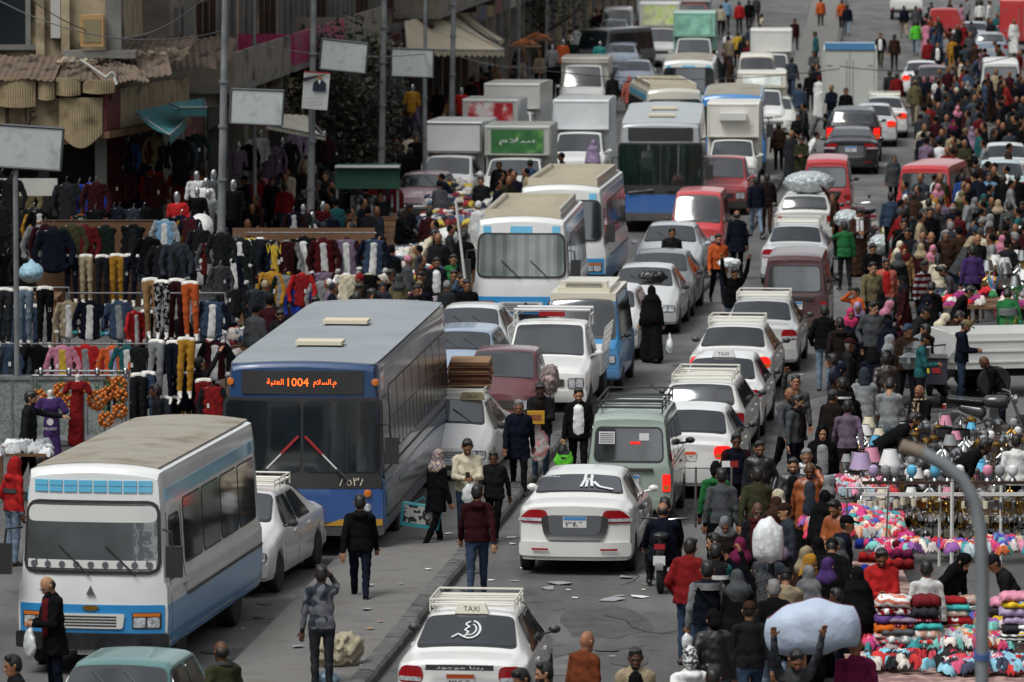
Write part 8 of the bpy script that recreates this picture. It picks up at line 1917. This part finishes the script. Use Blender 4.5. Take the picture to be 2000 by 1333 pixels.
for r in[(1577,1084,'black','black','stand','FR','abaya','hijab',dict(hc='mustard')),(1580,1108,'charcoal','black','stand','B','abaya','khimar',dict(hc='light grey')),(1613,1092,'black','black','stand','BR','abaya','hijab',dict(hc='purple')),(1598,1052,'black','black','stand','B','abaya','hijab',dict(hc='black')),(1570,1070,'brown','black','stand','BR','coat','hijab',dict(hc='beige')),(1676,1110,'black','black','stand','B','abaya','khimar',dict(hc='black')),(1846,1076,'black','black','bend2','FR','abaya','khimar',dict(hc='black')),(1519,1045,'charcoal','black','stand','B','abaya','hijab',dict(hc='mauve'))]:person(*r[:2],r[2],r[3],r[4],r[5],r[6],r[7],extra=r[8])
pp(1640,1150,'blue','navy','stand','L','sweater','short','boy in a blue shirt beside the black veiled woman',h=1.42);pp(1672,1242,'magenta','black','stand','B','sweater','bald','bald man in a plum sweater reaching to the big pale sack',skin=1,fat=1.1)
pp(1548,1262,'grey','charcoal','up','F','sweater','short','young man bent forward under the huge pale blue sack',pat=('blotch',5,'charcoal'),skin=1,yawj=.2)
pp(1810,1096,'white','black','stand','B','shirt','short','dark haired person with a white collar behind the nightwear stacks');pp(1990,1080,'charcoal','black','bend2','L','jacket','cap','dark jacketed person bending at the edge behind the towels',extra=dict(hc='charcoal'))
pp(25,895,'bright red','faded denim','stand2','BR','hoodie','hood','person in a red hooded top with grey band at the street edge',extra=dict(stripe=('grey',1.2,1.27)));pp(93,902,'charcoal','black','stand','F','coat','hijab','woman in a blue patterned headscarf peering over the midibus',extra=dict(hc='turquoise'),hpat=('blotch',40,'white'))
pp(54,764,'charcoal','black','reach','R','jacket','short','man in a charcoal jacket serving at the orange juice cart');pp(310,751,'charcoal','black','stand','L','sweater','short','dark skinned youth in charcoal below the ochre trousers',skin=2);pp(388,698,'charcoal','navy','high','BR','jacket','short','seller in dark clothes reaching up to the hung jackets')
LF='''999 548 black navy ride F jacket short;900 537 denim black phone F jacket short;912 546 black black stand F jacket short;826 531 black black stand FL jacket short;794 524 navy navy bend2 L jacket short;852 503 charcoal black stand F jacket short;886 497 green black stand F sweater short;906 452 black black stand B jacket short;838 408 maroon black stand B sweater short;820 446 cream black bend2 R sweater short;884 397 red black sit F hoodie short;780 409 black navy sit R jacket short;797 398 charcoal black sit FR sweater short;703 551 charcoal black front F jacket short;697 569 black black front B jacket short;735 563 charcoal black front L jacket short;618 577 black black front F jacket short;548 603 charcoal black front F jacket short;531 345 charcoal black stand F sweater short;556 358 red denim stand B hoodie short;614 353 grey black front R sweater beanie;636 336 charcoal black stand F coat short;582 381 black denim bend2 R jacket short;592 372 maroon black stand B jacket short;452 400 navy black stand B jacket short;415 410 navy black bend2 L jacket short;462 448 red black stand R jacket short;440 445 dark_grey black stand F jacket short;482 344 navy black reach L jacket cap;775 231 brown black stand B coat short;812 262 black black stand F jacket short;881 188 tan black stand B sweater short;856 172 charcoal black stand F jacket short;710 266 charcoal black stand R jacket short;770 279 black black stand R jacket short;852 293 black black stand F jacket short;690 272 beige black stand L jacket short;672 285 black black bend2 R jacket short;660 300 navy black stand R jacket short;800 290 black black stand B jacket short;755 205 cream black stand B sweater short;940 345 charcoal black stand F jacket short;975 315 black denim stand F jacket short;1143 60 black black stand B jacket short;1152 150 navy black squat F jacket short;1139 148 black black squat FR jacket short;1128 160 tan black squat F sweater short;1196 143 charcoal black walk B coat short;1229 150 salmon beige walk B coat beanie;1085 112 black black stand F coat short;1285 58 white black bend2 FL jacket short;1245 40 navy red walk F jacket short;1346 68 charcoal black stand F jacket short;1423 60 white black walk B sweater short;1441 62 yellow black walk B sweater short;1452 70 charcoal black walk B jacket short;1419 -2 light_blue black stand B jacket short;1444 3 bright_red black stand B jacket short;1408 10 cream black stand B sweater short;1477 -8 grey black walk F jacket short;1463 0 black black walk F jacket short;1552 37 maroon charcoal walk F jacket short;1603 -3 orange black walk B jacket short;1644 0 orange black walk B jacket short;1655 9 navy faded_denim walk B jacket short;1594 62 teal black stand L jacket short;1590 98 grey black front F shirt short;1592 118 navy black stand R jacket short;1583 138 black charcoal stand B sweater short;1546 112 slate denim walk B jacket short;1558 222 charcoal black squat F jacket short;1720 65 black olive walk F jacket short;1747 67 brown navy walk B jacket short;1766 12 navy beige walk B jacket short;1789 12 grey black stand B shirt short;1789 42 lime faded_denim walk B jacket short;1818 32 rust black stand B jacket short;1813 76 red black stand B jacket short;1831 82 charcoal black stand F jacket short;1860 72 mustard mustard stand B sweater short;1914 3 white black stand B sweater short;1957 2 turquoise black stand B shirt short;1752 143 red black walk B jacket short;1738 138 dark_grey black walk B coat short;1790 135 grey black walk B sweater short;1787 157 khaki beige walk B jacket cap;1812 148 navy black walk B jacket short;1832 150 white black walk F shirt short;1890 118 grey black stand F jacket short;1652 172 black black stand F jacket short;1521 240 brown black stand B jacket short;1566 266 olive olive front F robe short;1745 303 grey black stand F coat hijab;1477 346 navy faded_denim walk B jacket short;1498 340 dark_brown brown walk B jacket short;1440 412 navy black stand B coat fringe;1402 457 orange navy walk F hoodie short;1432 520 black faded_denim up F jacket short;1312 445 charcoal black stand F jacket short;1632 375 brown black high L jacket short;1740 377 denim black stand B jacket short;1797 329 khaki khaki stand B coat short;1785 375 brown black stand B jacket short;1810 376 cream black stand B puffer short;1838 386 mauve black stand B jacket short;1770 402 grey black walk B sweater short;1764 428 black black stand F jacket short;1816 405 black black stand F sweater short;1776 446 charcoal black phone FL jacket short;1803 453 grey black stand F coat bald;1818 453 dark_brown black stand F jacket bald;1848 450 brown black stand F jacket short;1857 434 slate black stand B jacket short;1893 423 navy black bend2 R jacket short;1908 458 charcoal black stand F jacket bald;1870 518 grey black bend2 L shirt short;1862 556 black black bend2 R jacket short;1902 330 tan beige stand B coat short;1932 338 light_blue black stand F jacket short;1960 342 black black stand B jacket short;1988 340 black black stand B jacket short;1880 340 blue olive stand B jacket short'''
for r in LF.split(';'):
 a=r.split();rr_=person(int(a[0]),int(a[1]),a[2].replace('_',' '),a[3].replace('_',' '),a[4],a[5],a[6],a[7],hc='grey' if a[0]in('1857','1893','1848')else 'black',inner='white' if a[0]in('852','1720','1831')else None)
for px,py,hc_,top,f,w_,hd in((1768,381,'white','charcoal','F','coat','hijab'),(1832,360,'pink','mustard','F','coat','khimar'),(1878,374,'khaki','olive','B','coat','hijab'),(1902,387,'light grey','black','FR','abaya','khimar'),(1921,380,'teal','cream','F','coat','hijab'),(1757,472,'cream','beige','F','coat','hijab'),(1766,480,'dark red','tan','F','coat','hijab'),(1755,495,'grey','black','B','abaya','hijab'),(1273,560,'black','black','B','abaya','khimar'),(748,553,'slate','slate','F','coat','hijab'),(812,579,'black','charcoal','F','coat','hijab'),(1158,275,'lilac','light grey','B','abaya','khimar'),(1898,248,'mauve','black','B','abaya','khimar'),(1870,208,'pink','charcoal','F','coat','hijab'),(1890,160,'light grey','black','F','coat','hijab'),(1862,235,'magenta','navy','F','coat','hijab')):q=person(px,py,top,'black','stand' if px!=1273 else 'carry',f,w_,hd,extra=dict(hc=hc_))
q=P(1308,645,1.0);s_=SDF(.04);s_.e((0,0,-.15),(.08,.13,.18));s_.c((0,0,0),(0,0,.12),.02);V,Q_,t=s_.build(.02,noise=.006);tag(link('carrier_bag',arr_mesh('carrier_bag',V,Q_,t),[wb],None,(q[0],q[1],.8)),'white bag in the hand of the woman with a load on her head','bag')
q=P(1358,1000,1.0)
for k,px in enumerate((1359,1429)):p_=P(px,925,1.35);b=MB();b.tube([(p_[0],p_[1],.5),(p_[0],p_[1],1.45)],.02,6);tag(b.obj('steel_post',[M_CHROME]),['steel trolley post beside the green hooded person','steel trolley post in front of the navy flag sweater'][k],'post')
b=MB();p_=P(1438,925,1.35);b.rbox((0,0,0),(.13,.006,.10),m=0);b.rbox((.13,0,0),(.13,.006,.10),m=1);tag(b.obj('flag_badge',[plain('white'),plain('red')],smooth=False,loc=(p_[0]-.07,P(1437,846,1.7)[1]-.20,1.22)),'white and red flag patch on the navy sweater chest','badge')
# ------------------------------------------------------------------ the rest of the crowd, each one placed where the photograph is packed
rc=random.Random(23)
TP=['black','charcoal','navy','dark grey','maroon','brown','grey','olive','slate','dark brown','black','navy','dark green','red','beige','denim','light grey','khaki','slate','teal','denim','black','charcoal','black','charcoal']
HJ=['black','beige','grey','mauve','charcoal','cream','dark red','black','slate','navy','light grey','pink','brown']
def free(x,y,d=.42):
 for a in PPL:
  if abs(a[0]-x)<d and(a[0]-x)**2+((a[1]-y)*.62)**2<d*d:return False
 for vx,vy,L_,W_,rz in VEH:
  c,s=cos(rz),sin(rz);u=(x-vx)*c+(y-vy)*s;v=-(x-vx)*s+(y-vy)*c
  if abs(u)<L_/2+.25 and abs(v)<W_/2+.25:return False
 return True
CRV,CRF,CRM,_LO=[],[],[],{}
CRC=['black','charcoal','navy','dark grey','maroon','brown','grey','olive','slate','dark red','beige','light grey','white','denim','mauve','khaki','red','purple','teal','pink','cream']
CRW=[8,7,6,5,3,3,3,2,3,2,2,2,3,3,1,1,2,1,1,1,2]
def far_person(x,y):
 fem=rc.random()<.35;k=(rc.choice(('stand','walk','front','bend2','carry')),fem)
 if k not in _LO:o_=dict(POSES[k[0]]);o_.update(wear='abaya' if fem else 'jacket',fem=int(fem),lo=1);_LO[k]=person_geo(o_)[:3]
 V,Q_,T=_LO[k];a=rc.choice((-pi/2,pi/2,0,pi))+rc.uniform(-.4,.4);s_=rc.uniform(.9,.99)if fem else rc.uniform(.95,1.02);c,sn=cos(a),sin(a)
 W_=np.stack([V[:,0]*c-V[:,1]*sn,V[:,0]*sn+V[:,1]*c,V[:,2]],1)*s_+np.array((x,y,0));n=sum(len(v)for v in CRV)
 pk=lambda:1+rc.choices(range(len(CRC)),CRW)[0]
 mp=np.zeros(12,int);mp[1]=pk();mp[2]=mp[1]if fem else rc.choice((1,2,3,14));mp[3]=1;mp[4]=13;mp[5]=pk();mp[6]=1;mp[7:]=1
 if not fem:mp[5]=mp[1]
 CRV.append(W_);CRF.append(Q_+n);CRM.append(mp[T]);PPL.append((x,y)+pix(x,y,1.72));global NFAR;NFAR+=1
NFAR=0
def crowd(poly,n,h,faces='FBLR',seats=0.):
 """poly = crown positions in the photograph"""
 k=t=0
 while k<n and t<n*60:
  t+=1;xs=[a[0]for a in poly];ys=[a[1]for a in poly];px,py=rc.uniform(min(xs),max(xs)),rc.uniform(min(ys),max(ys));ins=False;j=len(poly)-1
  for i in range(len(poly)):
   a,c=poly[i],poly[j]
   if(a[1]>py)!=(c[1]>py)and px<(c[0]-a[0])*(py-a[1])/(c[1]-a[1])+a[0]:ins=not ins
   j=i
  if not ins:continue
  x,y,_=P(px,py,1.68)
  if not free(x,y):continue
  if any(abs(a[2]-px)<9 and abs(a[3]-py)<8 for a in PPL):continue
  if h:
   far_person(x,y);k+=1;continue
  fem=rc.random()<.33;f=rc.choice(faces)
  if fem:person(px,py,rc.choice(('black','black','navy','charcoal','brown','khaki','maroon')),'black',rc.choice(('stand','walk','front','carry')),f,rc.choice(('abaya','coat','abaya')),rc.choice(('hijab','hijab','khimar')),extra=dict(hc=rc.choice(HJ)))
  else:person(px,py,rc.choice(TP),rc.choice(('black','denim','navy','charcoal','faded denim')),rc.choice(('stand','walk','walk2','stand2','front','look','lookr','bend2')),f,rc.choice(('jacket','jacket','sweater','hoodie','coat')),rc.choice(('short','short','short','short','short','fringe','cap','hood')),hc='grey' if rc.random()<.12 else 'black',extra=dict(hc=rc.choice(TP)))
  k+=1
 return k
crowd([(1700,470),(1900,470),(1890,640),(1700,660)],12,0);crowd([(1600,600),(1700,560),(1830,640),(1740,740),(1620,720)],8,0);crowd([(1490,870),(1640,860),(1660,1010),(1520,1010)],5,0)
crowd([(690,480),(820,470),(900,520),(860,575),(700,560)],5,0);crowd([(1410,950),(1520,960),(1520,1180),(1440,1180)],5,0,'B');crowd([(1510,1030),(1660,1040),(1640,1090),(1520,1120)],3,0)
crowd([(1760,380),(2005,380),(2005,470),(1765,470)],14,0)
crowd([(1795,120),(1900,90),(2005,110),(2005,470),(1900,470),(1830,470),(1765,470),(1730,420),(1790,330),(1800,230)],120,1)
crowd([(1790,-10),(2005,-10),(2005,110),(1880,110),(1800,60)],34,1)
crowd([(480,300),(700,270),(800,190),(905,150),(905,290),(800,330),(640,370),(470,400)],44,1)
crowd([(905,100),(1075,30),(1180,-10),(1195,30),(1080,110),(1000,150),(905,160)],40,1);crowd([(560,370),(760,350),(830,400),(760,470),(560,440)],14,1);crowd([(1560,130),(1640,60),(1640,250),(1560,300),(1500,400)],8,1);crowd([(1395,40),(1500,20),(1470,120),(1410,110)],7,1)
crowd([(640,470),(820,450),(905,520),(880,590),(640,590)],16,1);crowd([(440,400),(560,420),(560,600),(450,600)],14,1);crowd([(820,330),(1000,340),(960,380),(900,480),(830,460)],10,1);crowd([(930,290),(1100,300),(1090,345),(950,340)],6,1)
me=arr_mesh('crowd',np.concatenate(CRV),np.concatenate(CRF),np.concatenate(CRM));tag(link('crowd',me,[SKIN[0]]+[cloth(c)for c in CRC]),kind='stuff')
print('PEOPLE',len(PPL),NFAR)
